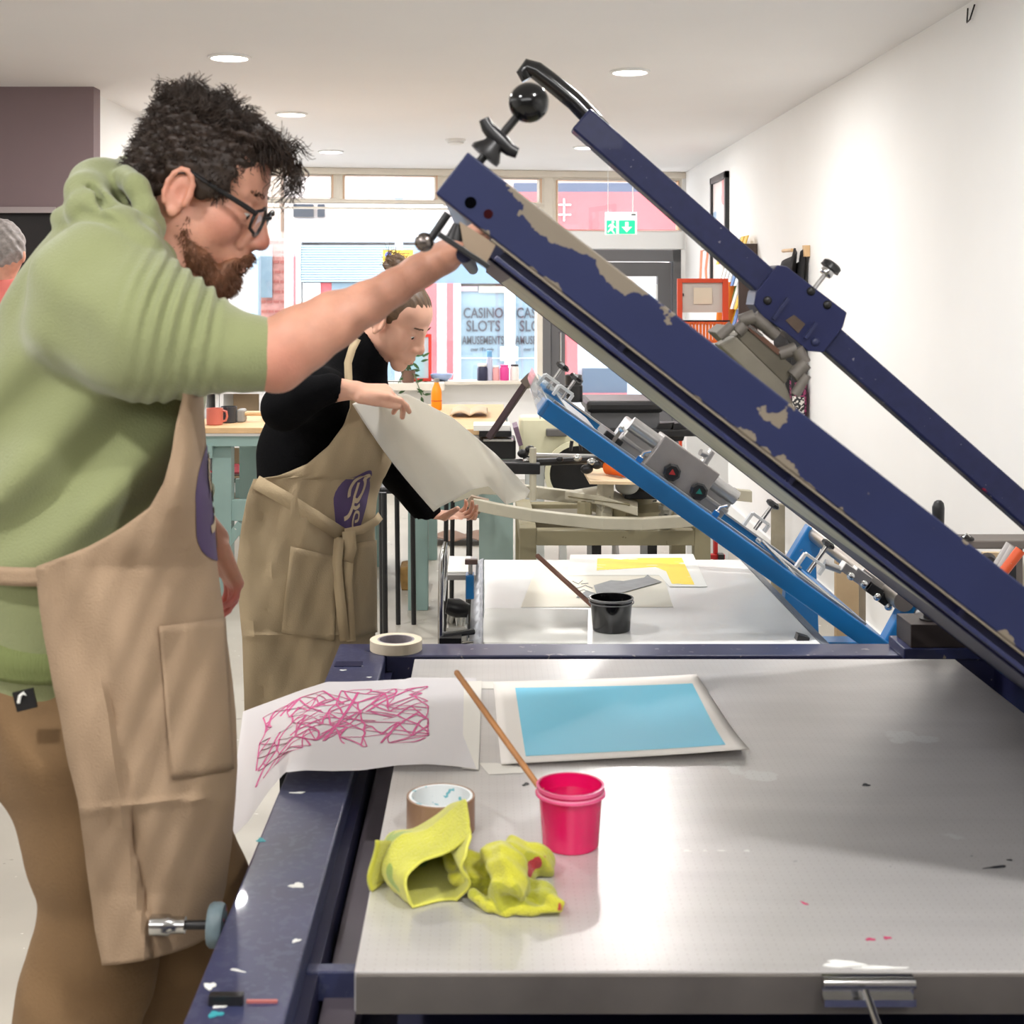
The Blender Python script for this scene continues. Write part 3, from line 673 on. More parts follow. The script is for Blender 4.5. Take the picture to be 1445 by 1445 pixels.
# ---- squeegee bar with carriage
YS = 2.35; SS = FPX / YS; ang2 = math.atan(.880); c2, s2 = math.cos(ang2), math.sin(ang2); O2 = W(833, 152, YS)
MS = BM(O2, ang2)
def SL(px, py): dx, dy = px - 833, py - 152; return ((dx * c2 + dy * s2) / SS, -(-dx * s2 + dy * c2) / SS)
bar = BP(bx(MB(), 0, 1.32, 0, -.0475, 0, .05), 'squeegee_bar', mat('navy_hammered', (32, 37, 74), .5, spec=.3, vary=.10, vscale=60, spots=[((120, 116, 128), 90, .69), ((150, 40, 60), 26, .775), ((150, 138, 130), 20, .77)], coat=.1), M=MS, lab='navy box section bar', bevel=.004)
a0, b0 = SL(855, 185); pts = [SL(852, 182), SL(812, 140), SL(782, 115), SL(757, 96), SL(744, 91), SL(739, 98), SL(745, 109)]
BP(MB().tube([(a, .025, b) for a, b in pts], [.0165, .0165, .0165, .0160, .0145, .0125, .011], 16), 'lift_handle', mat('black_lacquer', (26, 26, 27), .18, coat=.4), bar, smooth=True)
hx = [SL(*p) for p in ((1095, 374), (1108, 376), (1193, 441), (1187, 462), (1160, 497), (1138, 495), (1106, 468), (1075, 447), (1062, 430), (1065, 412))]
cr = MB().prism([(a, -.012, b) for a, b in hx], (0, .075, 0)); carr = BP(cr, 'carriage_plate', mat('navy_carriage', (28, 34, 76), .45, spec=.3, vary=.08, coat=.2), M=MS, bevel=.002)
cr = MB(); q = [SL(*p) for p in ((1078, 436), (1112, 462), (1138, 490), (1144, 455), (1110, 425))]
for px, py in ((1081, 424), (1148, 482), (1142, 411), (1165, 430)): a, b = SL(px, py); BP(MB().ball((a, -.013, b), (.0075, .004, .0075), 12, 8), 'bolt', M_blackmetal if py < 440 else M_navy, carr, smooth=True)
a0, b0 = SL(1088, 450); a1, b1 = SL(1109, 421)
BP(MB().bar((a0, -.018, b0), (a1, -.018, b1), .008, .006), 'raised_rib', M_navy, carr); a0, b0 = SL(1133, 477); a1, b1 = SL(1148, 455); BP(MB().bar((a0, -.018, b0), (a1, -.018, b1), .008, .006), 'raised_rib', M_navy, carr)
q = [SL(*p) for p in ((1106, 452), (1118, 444), (1134, 457), (1124, 470))]
BP(MB().prism([(a, -.0135, b) for a, b in q], (0, .002, 0)), 'window_slot', mat('bronze_slot', (84, 70, 60), .5, metal=.5, vary=.3, vscale=40), carr)
a0, b0 = SL(1152, 408); a1, b1 = SL(1174, 380); p0 = Vector((a0, .02, b0)); p1 = Vector((a1, .02, b1)); dn = (p1 - p0).normalized()
k = BP(MB().tube([p0 - dn * .01, p1], .004, 10), 'locking_stem', M_steel, carr, smooth=True)
BP(MB().lathe(p1 - dn * .012, [(.010, 0), (.012, .003), (.011, .012)], 18, dn), 'stem_collar', M_chrome, carr, smooth=True)
st = MB(); n_ = 24; prof = [(.0165 + .0018 * 1, 0), (.0175, .003), (.0175, .009), (.014, .012)]; st.lathe(p1 + dn * .001, prof, 14, dn); BP(st, 'star_knob', M_black, carr, smooth=True)
# squeegee clamp castings under the carriage + squeegee holder
def seg(mb, p, q, Y0, r, r2=None): a0, b0 = SL(*p); a1, b1 = SL(*q); mb.tube([(a0, Y0, b0), (a1, Y0, b1)], [r, r2 or r], 12)
cs = MB(); seg(cs, (1012, 475), (1030, 458), -.02, .009, .008); seg(cs, (1042, 452), (1062, 447), -.01, .010, .013); seg(cs, (1062, 447), (1082, 462), -.005, .013, .011); seg(cs, (1038, 468), (1048, 458), -.01, .012, .011)
seg(cs, (1082, 462), (1096, 474), 0, .012, .011)
sq = BP(cs, 'squeegee_clamp', M_cast, M=MS, smooth=True)
cs = MB(); seg(cs, (1098, 500), (1122, 492), -.005, .011, .012); seg(cs, (1122, 492), (1134, 512), -.01, .012, .011); seg(cs, (1134, 512), (1116, 530), -.015, .012, .012); seg(cs, (1135, 528), (1118, 556), -.02, .008, .009)
BP(cs, 'squeegee_clamp', M_cast, M=MS, smooth=True)
q = [SL(*p) for p in ((1036, 474), (1052, 462), (1120, 518), (1106, 542))]
hold = BP(MB().prism([(a, -.01, b) for a, b in q], (0, .30, 0)), 'squeegee_holder', mat('worn_holder', (98, 92, 80), .5, metal=.3, vary=.2, vscale=14), M=MS, bevel=.002)
q = [SL(*p) for p in ((1012, 486), (1036, 474), (1106, 542), (1120, 578), (1098, 574), (1062, 545), (1048, 520))]
BP(MB().prism([(a, -.014, b) for a, b in q], (0, .05, 0)), 'squeegee_jaw', mat('khaki_grey_jaw', (116, 110, 98), .55, vary=.15, vscale=18), hold, bevel=.003)
a0, b0 = SL(1056, 462); a1, b1 = SL(1098, 498); BP(MB().bar((a0, -.012, b0), (a1, -.012, b1), .004, .008), 'brown_strip', mat('brown_wood_strip', (92, 60, 44), .6), hold)
a0, b0 = SL(1054, 459); a1, b1 = SL(1074, 474); BP(MB().bar((a0, -.014, b0), (a1, -.014, b1), .003, .004), 'bright_strip', M_chrome, hold)
# hinge blocks on the right of the back rail and at the front
hb_ = press.part(MB().box((.945, 3.12, ZF), (1.16, 3.24, ZF + .025)), 'hinge_plate', M_navy, bevel=.003)
hb2 = press.part(MB().box((.962, 3.125, ZF + .025), (1.16, 3.235, ZF + .078)), 'hinge_block', mat('oily_black_block', (58, 50, 48), .45, metal=.3, vary=.15), bevel=.002)
press.part(MB().lathe((1.02, 3.17, ZF + .078), [(.024, 0), (.024, .004), (.015, .005), (.015, .022), (.018, .022), (.018, .03)], 20), 'hinge_bolt', M_blackmetal, under=hb2, smooth=True)
press.part(MB().box((1.09, 3.15, ZF + .078), (1.12, 3.21, ZF + .12)), 'hinge_lug', mat('worn_brown_steel', (112, 92, 82), .5, metal=.4), under=hb2)
press.part(MB().box((1.08, 1.68, ZF), (1.26, 1.86, .86)), 'front_hinge_block', M_navydark, bevel=.004)
press.part(MB().tube([(1.2, 1.70, .87), (1.2, 3.24, .87)], .022, 18), 'hinge_shaft', M_steel, smooth=True)
# ------------------------------------------------------------------ second press (bright blue)
M_blue = mat('bright_blue_enamel', (26, 112, 176), .35, vary=.07, vscale=6, spots=[((120, 110, 120), 60, .735)], coat=.2)
M_alum = mat('aluminium', (182, 180, 178), .3, metal=.8, vary=.06, vscale=12)
M_bedw = mat('white_laminate_bed', (248, 248, 245), .25, vary=.03, vscale=4, spec=.5)
M_duct = mat('grey_tape', (140, 144, 152), .4, metal=.3, vary=.2, vscale=30, aniso=(8, 1, 1))
M_acr = mat('clear_acrylic', (225, 240, 250), .05, trans=1.0, alpha=.55)
p2 = Group('printing_press', 'bright blue screen printing press with a white bed, behind the navy one', 'printing press', (.45, 4.0, 0))
Z2 = .72
p2.part(MB().box((-.005, 3.42, Z2 - .05), (.84, 4.545, Z2)), 'print_bed', M_bedw, bevel=.004)
p2.part(MB().prism([(.84, 3.42, Z2 + .001), (.872, 3.42, Z2 - .012), (.872, 4.545, Z2 - .012), (.84, 4.545, Z2 + .001)], (0, 0, -.05)), 'bed_edge_strip', M_duct)
lt = MB(); 
def lp(u, v):   # taped, rolled over left edge
    y = 3.42 + v * 1.12; a = u * PI * .75
    return Vector((-.006 - .035 * math.sin(a), y, Z2 - .03 + .032 * math.cos(a) + .002 * math.sin(y * 60 + u * 9)))
p2.part(lt.grid(lp, 10, 60), 'taped_edge', M_duct, smooth=True, solid=.003)
p2.part(MB().box((.0, 3.5, .45), (.86, 4.5, .52)), 'base_frame', M_blue, bevel=.004)
for x, y in ((.03, 3.5), (.03, 4.45), (.83, 3.5), (.83, 4.45)):
    p2.part(MB().box((x - .03, y - .03, 0), (x + .03, y + .03, .66)), 'leg', M_blue, bevel=.003)
p2.part(MB().box((.86, 3.4, .40), (1.2, 3.5, .48)), 'side_arm', M_blue, bevel=.003); p2.part(MB().box((.86, 4.42, .40), (1.2, 4.5, .48)), 'side_arm', M_blue, bevel=.003)
YP = 3.5; SP = FPX / YP; angp = math.atan(.715); cp, sp_ = math.cos(angp), math.sin(angp); O3 = W(773, 563, YP); MP = BM(O3, angp)
def PL(px, py): dx, dy = px - 773, py - 563; return ((dx * cp + dy * sp_) / SP, -(-dx * sp_ + dy * cp) / SP)
def PP(mb, name, m, under=None, **k):
    o = mb.build(name, m, None, **k)
    if under is None: o.parent = p2.root; o.matrix_parent_inverse = Matrix.Translation(p2.root.location).inverted(); o.matrix_basis = MP
    else: o.parent = under; o.matrix_parent_inverse = Matrix.Identity(4)
    return o
LP = 1.075
nb = PP(bx(MB(), 0, LP, 0, -.047, 0, .045), 'frame_beam', M_blue, bevel=.003); PP(bx(MB(), .02, LP - .04, .0, -.03, .80, .835), 'frame_beam', M_blue, bevel=.003)
PP(bx(MB(), LP - .06, LP, 0, -.045, .045, .80), 'frame_crossbar', M_blue, bevel=.003); PP(bx(MB(), .0, .03, -.012, -.04, .045, .80), 'frame_crossbar', M_alum, bevel=.003)
PP(bx(MB(), .02, LP - .07, .0, .006, .045, .07), 'silver_rail', M_alum, bevel=.001); PP(bx(MB(), .02, LP - .07, .0, .006, .77, .80), 'silver_rail', M_alum, bevel=.001)
PP(bx(MB(), .30, LP - .07, -.02, -.025, .07, .77), 'mesh_screen', mat('pale_mesh', (150, 170, 190), .4, alpha=.55))
# aluminium printing head carriage
a0, b0 = PL(879, 617)
hd = PP(bx(MB(), .225, .565, .0, .078, .13, .30), 'squeegee_profile', M_alum, bevel=.006)
PP(MB().tube([(.225, .13, .07), (.565, .13, .07)], .02, 16), 'profile_roll', M_alum, hd, smooth=True)
PP(bx(MB(), .225, .565, .022, .034, .115, .13), 'profile_groove', M_alum, hd, bevel=.003)
mid = PP(bx(MB(), .31, .485, -.006, .098, .085, .20), 'carriage_block', mat('dull_aluminium', (160, 155, 152), .4, metal=.6, vary=.1, vscale=15), bevel=.003)
for a, c in ((.375, (176, 40, 36)), (.46, (20, 110, 96))):
    kn = PP(MB().lathe((a, .085, .030), [(.008, 0), (.008, -.012), (.022, -.013), (.0235, -.018), (.0235, -.028), (.018, -.032)], 8, (0, 1, 0)), 'octagonal_knob', M_black, mid)
    PP(MB().lathe((a, .052, .030), [(.010, 0), (.010, -.001)], 3, (0, 1, 0)), 'coloured_insert', mat('insert_%d' % c[0], c, .4), mid)
PP(MB().tube([(.435, .10, .095), (.435, .10, .135)], [.012, .010], 14).tube([(.435, .10, .12), (.41, .09, .115)], .009, 10), 'hose_fitting', M_alum, mid, smooth=True)
for a in (.285, .525):
    PP(MB().tube([(a, .05, .004), (a, .05, .030), (a + .012, .045, .045)], .004, 8).ball((a, .05, .012), .009, 10, 8), 'toggle_clip', M_chrome, smooth=True)
    PP(MB().box((a - .008, .040, .002), (a + .008, .046, .016)), 'blue_tab', M_blue)
def gclamp(px, py, Yoff=.02, s=1.):
    a, b = PL(px, py); m = MB(); P = lambda x, z: (a + x * s, Yoff, b + z * s)
    m.bar(P(-.03, -.012), P(-.03, .026), .016, .008).bar(P(-.03, .026), P(.022, .026), .016, .008).bar(P(.022, .026), P(.022, .004), .016, .008)
    o = PP(m, 'frame_clamp', mat('white_enamel_clamp', (214, 216, 216), .35), bevel=.001)
    PP(MB().tube([P(0, -.005), P(0, .066)], .0055 * s, 10), 'clamp_screw', M_chrome, o, smooth=True)
    PP(MB().lathe(P(0, .066), [(.010, 0), (.019, .004), (.019, .011), (.012, .016)], 8, (0, 0, 1)), 'clamp_knob', M_black, o)
gclamp(1069, 747); gclamp(1145, 807, s=1.12); gclamp(775, 548, .05, .85); gclamp(795, 562, .03, .8)
PP(MB().tube([(.66, .04, .02), (.80, .05, -.005), (LP - .08, .05, -.003)], .006, 10), 'chrome_link', M_chrome, smooth=True); PP(MB().tube([(.66, .09, .016), (LP - .08, .06, .0)], .006, 10), 'chrome_link', M_chrome, smooth=True)
PP(bx(MB(), .18, .235, 0, .02, .10, .28), 'black_pad', M_black, bevel=.003)
PP(MB().bar((.205, .06, .006), (.205, .06, .04), .01, .01).ball((.205, .06, .045), .009, 10, 8), 'small_catch', M_chrome)
PP(MB().prism([(.06, .06, .006), (.17, .06, .0), (.13, .06, -.0), (.07, .06, .0)], (0, .5, 0)), 'silver_wedge', M_alum)
# acrylic guard at the left end
g0 = MB().prism([W(756, 528, 3.55), W(775, 572, 3.48), W(762, 592, 3.48), W(749, 545, 3.55)], (.002, .35, 0)); p2.part(g0, 'acrylic_guard', M_acr)
p2.part(MB().prism([W(758, 527, 3.54), W(800, 560, 3.54), W(780, 578, 3.54), W(768, 560, 3.54)], (0, .006, 0)), 'acrylic_guard', M_acr)
# linkage blocks, posts, hinge tube
lk = MB(); lk.tube([W(1163, 795, 3.6), W(1187, 805, 3.6)], [.012, .009], 12); c_ = W(1187, 805, 3.6)
link = p2.part(lk, 'link_rod', M_alum, smooth=True)
for i, (px, py, r) in enumerate(((1195, 803, .016), (1213, 814, .022), (1232, 832, .018), (1248, 846, .017))):
    p2.part(MB().obox(W(px, py, 3.6), (cp, 0, -sp_), (0, 1, 0), (sp_, 0, cp), r * 1.1, .02, r * .8), 'link_block', M_alum if i < 2 else M_black, under=link, bevel=.002)
    p2.part(MB().ball(W(px + 6, py + 10, 3.58), .011, 10, 8), 'link_nut', M_chrome, under=link, smooth=True)
def slant(pts, Y, t, name='hinge_post'): p2.part(MB().prism([W(x, y, Y) for x, y in pts], (0, t, 0)), name, M_blue, bevel=.004)
slant([(1280, 846), (1322, 858), (1335, 905), (1330, 1060), (1215, 1060), (1248, 905)], 3.52, .05)
slant([(1141, 742), (1165, 756), (1152, 792), (1160, 1010), (1095, 1010), (1112, 790)], 4.42, .05)
p2.part(MB().tube([W(1276, 849, 3.5), W(1148, 752, 4.46)], .026, 18), 'hinge_tube', mat('worn_chrome_tube', (168, 160, 150), .3, metal=.8, vary=.15), smooth=True)
p2.part(MB().lathe(W(1298, 866, 3.51), [(.016, 0), (.016, -.01), (.010, -.014)], 16, (0, 1, 0)), 'post_bolt', M_steel, smooth=True)
p2.part(MB().obox(W(1243, 832, 3.62), (cp, 0, -sp_), (0, 1, 0), (sp_, 0, cp), .07, .01, .018), 'link_plate', M_steel)
p2.part(MB().bar(W(1128, 912, 3.5), W(1133, 896, 3.5), .03, .03), 'rubber_stop', M_black)
p2.part(MB().tube([W(1326, 775, 3.5), W(1325, 744, 3.5)], .01, 10), 'lever_rod', M_steel, smooth=True)
p2.part(MB().tube([W(1325, 752, 3.5), W(1324, 740, 3.5), W(1324, 716, 3.5), W(1325, 709, 3.5), W(1325, 706, 3.5)], [.011, .0145, .0155, .012, .006], 16), 'lever_grip', M_black, smooth=True)
# left side: chrome loop, T screw, blue bracket, bar, black cloth roll
lp_ = [W(622, 1100, 3.45), W(622, 915, 3.45), W(622, 860, 3.45), W(623, 815, 3.45), W(624, 785, 3.45), W(628, 768, 3.46), W(629, 790, 3.6), W(627, 815, 3.62), W(624, 850, 3.5)]
p2.part(MB().tube(lp_, .0075, 12), 'chrome_loop', M_chrome, smooth=True)
p2.part(MB().box((-.115, 3.43, .775 - .06), (-.06, 3.5, .80 - .06)).tube([(-.112, 3.45, .74), (-.03, 3.5, .74)], .008, 8), 'loop_clamp', M_black)
ts = p2.part(MB().box(tuple(W(657, 846, 3.72)), tuple(W(669, 812, 3.72) + Vector((0, .05, 0)))), 'screw_bracket', M_blue, bevel=.003)
p2.part(MB().tube([W(664, 815, 3.74), W(664, 796, 3.74)], .006, 8), 'tee_stem', M_steel, under=ts, smooth=True)
p2.part(MB().box(tuple(W(656, 797, 3.72)), tuple(W(674, 790, 3.72) + Vector((0, .02, 0)))), 'tee_head', mat('brown_steel', (110, 90, 84), .4, metal=.5), under=ts, bevel=.002)
p2.part(MB().tube([(-.11, 3.5, .70), (-.03, 3.5, .705)], .012, 10), 'cross_tube', M_chrome, smooth=True)
p2.part(MB().tube([W(630, 855, 3.6), W(645, 858, 3.6), W(661, 862, 3.6)], [.02, .026, .018], 12), 'dark_roller', M_black, smooth=True)
p2.part(MB().tube([(-.03, 3.46, .69), (-.03, 4.4, .69)], .010, 8), 'side_rod', M_steel, smooth=True)

# things beside / on the blue press
g = Group('storage_tub', 'clear plastic tub of crumpled white tissue beneath the left side of the blue press', 'tub', W(650, 912, 3.72))
zt = W(0, 880, 3.72).z
g.part(MB().box((W(630, 0, 3.72).x, 3.68, W(0, 915, 3.72).z), (W(660, 0, 3.72).x, 3.82, zt)), 'tub_body', mat('translucent_tub', (200, 198, 190), .3, vary=.05), bevel=.006)
def tis(u, v): 
    x = W(631, 0, 3.72).x + u * .055; y = 3.69 + v * .12; return Vector((x, y, zt + .012 + .022 * math.sin(u * 7 + v * 3) * math.cos(v * 8) + .01 * math.sin(u * 21)))
g.part(MB().grid(tis, 16, 16), 'tissue', M_paper, smooth=True, solid=.002)
sh = MB().box((-.125, 3.75, .20), (-.03, 4.35, .215)); p2.part(sh, 'side_shelf', M_steel)
tag(MB().box((W(632, 0, 4.3).x, 4.25, W(0, 802, 4.3).z - .004), (W(663, 0, 4.3).x, 4.5, W(0, 802, 4.3).z)).build('paper_stack', M_paper), 'thin stack of white paper on the ledge behind the tee screw', 'paper')
p2.part(MB().box((W(628, 0, 4.3).x, 4.22, W(0, 802, 4.3).z - .02), (-.03, 4.52, W(0, 802, 4.3).z - .0045)), 'paper_ledge', M_steel)
# papers on the white bed
def flat(name, pts, z, m, lab, cat, t=.0006, grp=None): 
    return tag(MB().prism([OZ(x, y, z) for x, y in pts], (0, 0, t)).build(name, m), lab, cat, grp)
e = Z2 + .0006
flat('backing_sheet', [(640 + 45, 858), (830, 860), (829, 908), (676, 907)], e, M_paper, 'white sheet taped flat on the near left of the white bed', 'paper')
flat('backing_sheet', [(757, 800), (930, 794), (950, 857), (735, 857)], e, mat('cream_sheet', (234, 228, 212), .7), 'cream sheet lying flat under the grey ink drawing', 'paper')
yp = Group('yellow_print', 'white sheet with streaky yellow ink print at the back of the white bed', 'print', OZ(900, 810, e))
yp.part(MB().prism([OZ(x, y, e + .0012) for x, y in ((805, 783), (978, 782), (998, 828), (945, 828), (930, 812), (800, 812))], (0, 0, .0006)), 'sheet', M_paper)
M_yel = mat('streaky_yellow_ink', (255, 224, 20), .5, vary=.04, vscale=8, spots=[((246, 240, 215), 9, .62, (1, 5, 1))])
yp.part(MB().prism([OZ(x, y, e + .002) for x, y in ((843, 788), (962, 787), (980, 825), (948, 824), (940, 806), (925, 800), (842, 805))], (0, 0, .0004)), 'yellow_ink', M_yel)
gd = Group('ink_drawing', 'dark grey ink drawing on clear film behind the black ink tub', 'drawing', OZ(870, 830, e))
gd.part(MB().prism([OZ(x, y, e + .003) for x, y in ((813, 843), (828, 833), (842, 838), (838, 826), (862, 819), (880, 820), (909, 815), (914, 811), (919, 815), (934, 821), (905, 829), (880, 836), (858, 840), (838, 843), (824, 843))], (0, 0, .0005)), 'grey_shape', mat('grey_ink', (120, 122, 124), .5, vary=.12, vscale=30))
sk = MB()
for pts in (((808, 820), (816, 824), (822, 819)), ((805, 826), (815, 830), (826, 826), (836, 830)), ((815, 835), (824, 832), (832, 836)), ((820, 824), (830, 823)), ((800, 818), (812, 828))): sk.tube([OZ(x, y, e + .003) for x, y in pts], .0011, 5)
gd.part(sk, 'ink_scribble', mat('grey_line', (110, 110, 112), .5))
# black ink tub with stirring stick
def tub(name, label, c, rb, rt, h, m_body, m_ink, m_lip, fill=.8, base='body'):
    g = Group(name, label, 'tub', c); c = Vector(c)
    g.part(MB().lathe(c, [(rb - .003, .0015), (rb - .002, 0), (rb, .002), (rt, h * .94), (rt + .001, h * .94), (rt, h), (rt - .002, h), (rt - .003, h * .9), (rb - .003, .004)], 40, closed=False), 'tub_wall', m_body, smooth=True)
    g.part(MB().lathe(c, [(rt + .001, h * .84), (rt + .0045, h * .845), (rt + .0045, h * .87), (rt + .001, h * .875)], 40, closed=True), 'tub_lip', m_lip, smooth=True)
    g.part(MB().lathe(c, [(rt + .0005, h * .93), (rt + .003, h * .94), (rt + .003, h), (rt - .0015, h)], 40, closed=True), 'tub_rim', m_lip, smooth=True)
    return g
def stick(name, label, a, b, r=.0042, m=None):
    a = Vector(a); b = Vector(b); d = (b - a).normalized()
    return tag(MB().tube([a, a + (b - a) * .5, b - d * .003, b], [r * .95, r, r, r * .6], 12).build(name, m or mat('dowel_wood', (178, 124, 76), .5, vary=.12, vscale=40), smooth=True), label, 'stick')
c2b = OZ(862, 887, Z2); c2b = Vector((c2b.x, 3.60, Z2))
tb = tub('ink_tub', 'clear plastic tub of black ink on the white bed', c2b, .049, .055, .085, mat('black_ink_wall', (16, 16, 18), .12, coat=.5, spots=[((150, 140, 140), 22, .66, (1, 1, .3))]), None, mat('clear_lip', (150, 150, 152), .15, alpha=.75))
tb.part(MB().lathe(c2b, [(.0495, .055), (.0495, .057)], 32), 'ink_surface', mat('wet_black_ink', (10, 10, 12), .08))
stick('stirring_stick', 'thin brown wooden stick leaning out of the black ink tub', c2b + Vector((-.030, 0, .045)), W(757, 783, 3.72), .0065, mat('red_brown_wood', (140, 100, 84), .5, vary=.1, vscale=40))
# ------------------------------------------------------------------ carousel machine (beige) between white bed and shopfront
M_bei = mat('olive_beige_enamel', (142, 134, 106), .5, vary=.08, vscale=8, spots=[((110, 98, 72), 34, .72)])
M_beil = mat('pale_putty_enamel', (184, 178, 158), .5, vary=.08, vscale=8)
cp_ = Group('carousel_press', 'beige carousel textile printing machine standing behind the white bed', 'printing press', (W(870, 0, 5.8).x, 5.8, 0))
YF, YR = 5.6, 6.3
f0, f1 = W(757, 0, YF).x, W(980, 0, YF).x; xl, xr = W(733, 0, YF).x, W(1003, 0, YF).x; zt_ = W(0, 745, YF).z; zb = W(0, 770, YF).z
for x0, x1 in ((xl, f0), (f1, xr)):
    for y in (YF, YR): cp_.part(MB().box((x0, y, 0), (x1, y + .075, zt_)), 'post', M_bei, bevel=.004)
cp_.part(MB().box((f0, YF, zb), (f1, YF + .07, zt_ - .01)), 'front_beam', M_bei, bevel=.004); cp_.part(MB().box((f0, YR, zb), (f1, YR + .07, zt_ - .01)), 'back_beam', M_bei, bevel=.004)
for x0 in (xl, f1): cp_.part(MB().box((x0, YF + .075, zb), (x0 + .07, YR, zt_)), 'side_beam', M_bei, bevel=.004)
cp_.part(MB().box((f0, 5.85, zt_ - .05), (f1, 6.1, zt_ + .0)), 'deck', mat('dark_olive', (100, 92, 72), .6))
cpx = W(900, 0, 5.9).x
cp_.part(MB().lathe((cpx, 5.95, zt_), [(.16, 0), (.16, .03), (.07, .05), (.07, .26), (.10, .28), (.10, .34)], 24), 'column', M_bei, smooth=True)
def lug(px, py, Y=5.65):
    c = W(px, py, Y); o = cp_.part(MB().lathe(c, [(.022, -.05), (.022, -.01), (.032, -.008), (.032, .008), (.022, .01), (.022, .05)], 6), 'levelling_bolt', mat('galvanised', (150, 148, 138), .4, metal=.5), smooth=False); return o
for px, py in ((852, 742), (937, 742), (856, 712), (940, 716)): lug(px, py)
# big hub plates and curved arm
cp_.part(MB().prism([W(797, 693, 5.7), W(850, 700, 5.55), W(900, 716, 5.5), W(900, 708, 5.8), W(850, 684, 6.0)], (0, 0, -.035)), 'hub_plate', M_beil, bevel=.004)
cp_.part(MB().prism([W(800, 700, 5.68), W(850, 707, 5.54), W(890, 712, 5.5), W(880, 735, 5.6), W(830, 720, 5.7)], (0, .05, 0)), 'hub_gusset', M_bei, bevel=.003)
def strip(pts, w, h, name, m, Y):
    mb = MB(); P = [W(x, y, yy) for x, y, yy in pts]
    n = len(P); vs = []
    for p in P: vs += [p + Vector((0, -w / 2, h / 2)), p + Vector((0, w / 2, h / 2)), p + Vector((0, w / 2, -h / 2)), p + Vector((0, -w / 2, -h / 2))]
    fs = []
    for i in range(n - 1):
        for k in range(4): fs.append((i * 4 + k, i * 4 + (k + 1) % 4, i * 4 + 4 + (k + 1) % 4, i * 4 + 4 + k))
    fs += [(0, 1, 2, 3), tuple((n - 1) * 4 + k for k in (3, 2, 1, 0))]
    return cp_.part(mb.add(vs, fs), name, m, bevel=.003)
strip([(668, 711, 5.5), (700, 718, 5.45), (750, 727, 5.4), (800, 733, 5.4), (850, 738, 5.4), (905, 739, 5.45), (955, 736, 5.55), (985, 733, 5.6)], .05, .045, 'curved_arm', M_beil, 5.4)
strip([(640, 700, 5.9), (680, 688, 5.9), (720, 690, 5.9), (800, 700, 5.9), (880, 705, 5.95), (960, 690, 6.1), (1060, 700, 6.2)], .05, .05, 'cross_arm', M_beil, 5.9)
cp_.part(MB().prism([W(665, 700, 5.5), W(690, 706, 5.5), W(676, 726, 5.5), W(655, 712, 5.5)], (0, .04, 0)), 'arm_end', mat('rusty_putty', (150, 128, 106), .6, vary=.2, vscale=30))
for px in (825,): cp_.part(MB().lathe(W(px, 708, 5.6), [(.03, -.05), (.03, 0), (.018, 0), (.018, -.02)], 8), 'nut', M_bei)
# plywood platen + second platen arm
pl_ = cp_.part(MB().prism([W(822, 661, 5.9), W(890, 659, 6.2), W(960, 668, 6.2), W(905, 680, 5.5), W(832, 679, 5.5)], (0, 0, -.012)), 'plywood_platen', M_ply)
cp_.part(MB().bar(W(855, 679, 5.6), W(852, 735, 5.62), .05, .06), 'platen_stalk', M_beil, bevel=.004); cp_.part(MB().prism([W(835, 705, 5.58), W(862, 700, 5.58), W(864, 724, 5.58), W(850, 724, 5.58)], (0, .05, 0)), 'stalk_bracket', mat('dusty_bracket', (150, 146, 130), .6), bevel=.003)
cp_.part(MB().box((W(880, 0, 5.8).x, 5.75, W(0, 702, 5.8).z), (W(1040, 0, 5.8).x, 5.85, W(0, 690, 5.8).z)), 'black_bar', M_blackmetal, bevel=.003)
cp_.part(MB().ball(W(885, 686, 5.7), (.05, .04, .035)), 'grey_cap', mat('pale_grey_cap', (196, 198, 196), .4), smooth=True)
# screen arms with chrome gear, left
ar = MB().tube([W(690, 655, 5.6), W(760, 652, 5.6), W(860, 648, 5.8)], .016, 8); arm = cp_.part(ar, 'screen_arm', M_blackmetal, smooth=True)
cp_.part(MB().tube([W(755, 643, 5.7), W(840, 645, 5.8), W(880, 650, 5.9)], .012, 8), 'spring_rod', M_steel, smooth=True)
cp_.part(MB().bar(W(706, 660, 5.55), W(762, 661, 5.55), .04, .045), 'arm_block', M_blackmetal, bevel=.004)
for px, py, r in ((738, 640, .018), (748, 634, .016), (745, 650, .02), (790, 648, .012), (815, 646, .014), (835, 652, .016), (850, 644, .014), (828, 662, .02), (842, 656, .018)):
    cp_.part(MB().ball(W(px, py, 5.6), (r * 1.3, r, r), 10, 8), 'adjuster_nut', M_chrome if (px % 2) else M_blackmetal, smooth=True)
cp_.part(MB().tube([W(752, 632, 5.55), W(752, 706, 5.55)], .014, 10), 'upright_rod', M_beil, smooth=True)
cp_.part(MB().tube([W(805, 636, 6.0), W(807, 622, 6.0)], .008, 6).tube([W(820, 636, 6.0), W(818, 620, 6.0)], .008, 6), 'small_spring', M_blackmetal)
tag(MB().tube([W(858, 658, 5.8), W(876, 660, 5.75), W(905, 668, 5.7)], [.034, .036, .036], 16).build('orange_roll', M_orange, smooth=True), 'orange roll lying on the plywood platen of the beige machine', 'roll')
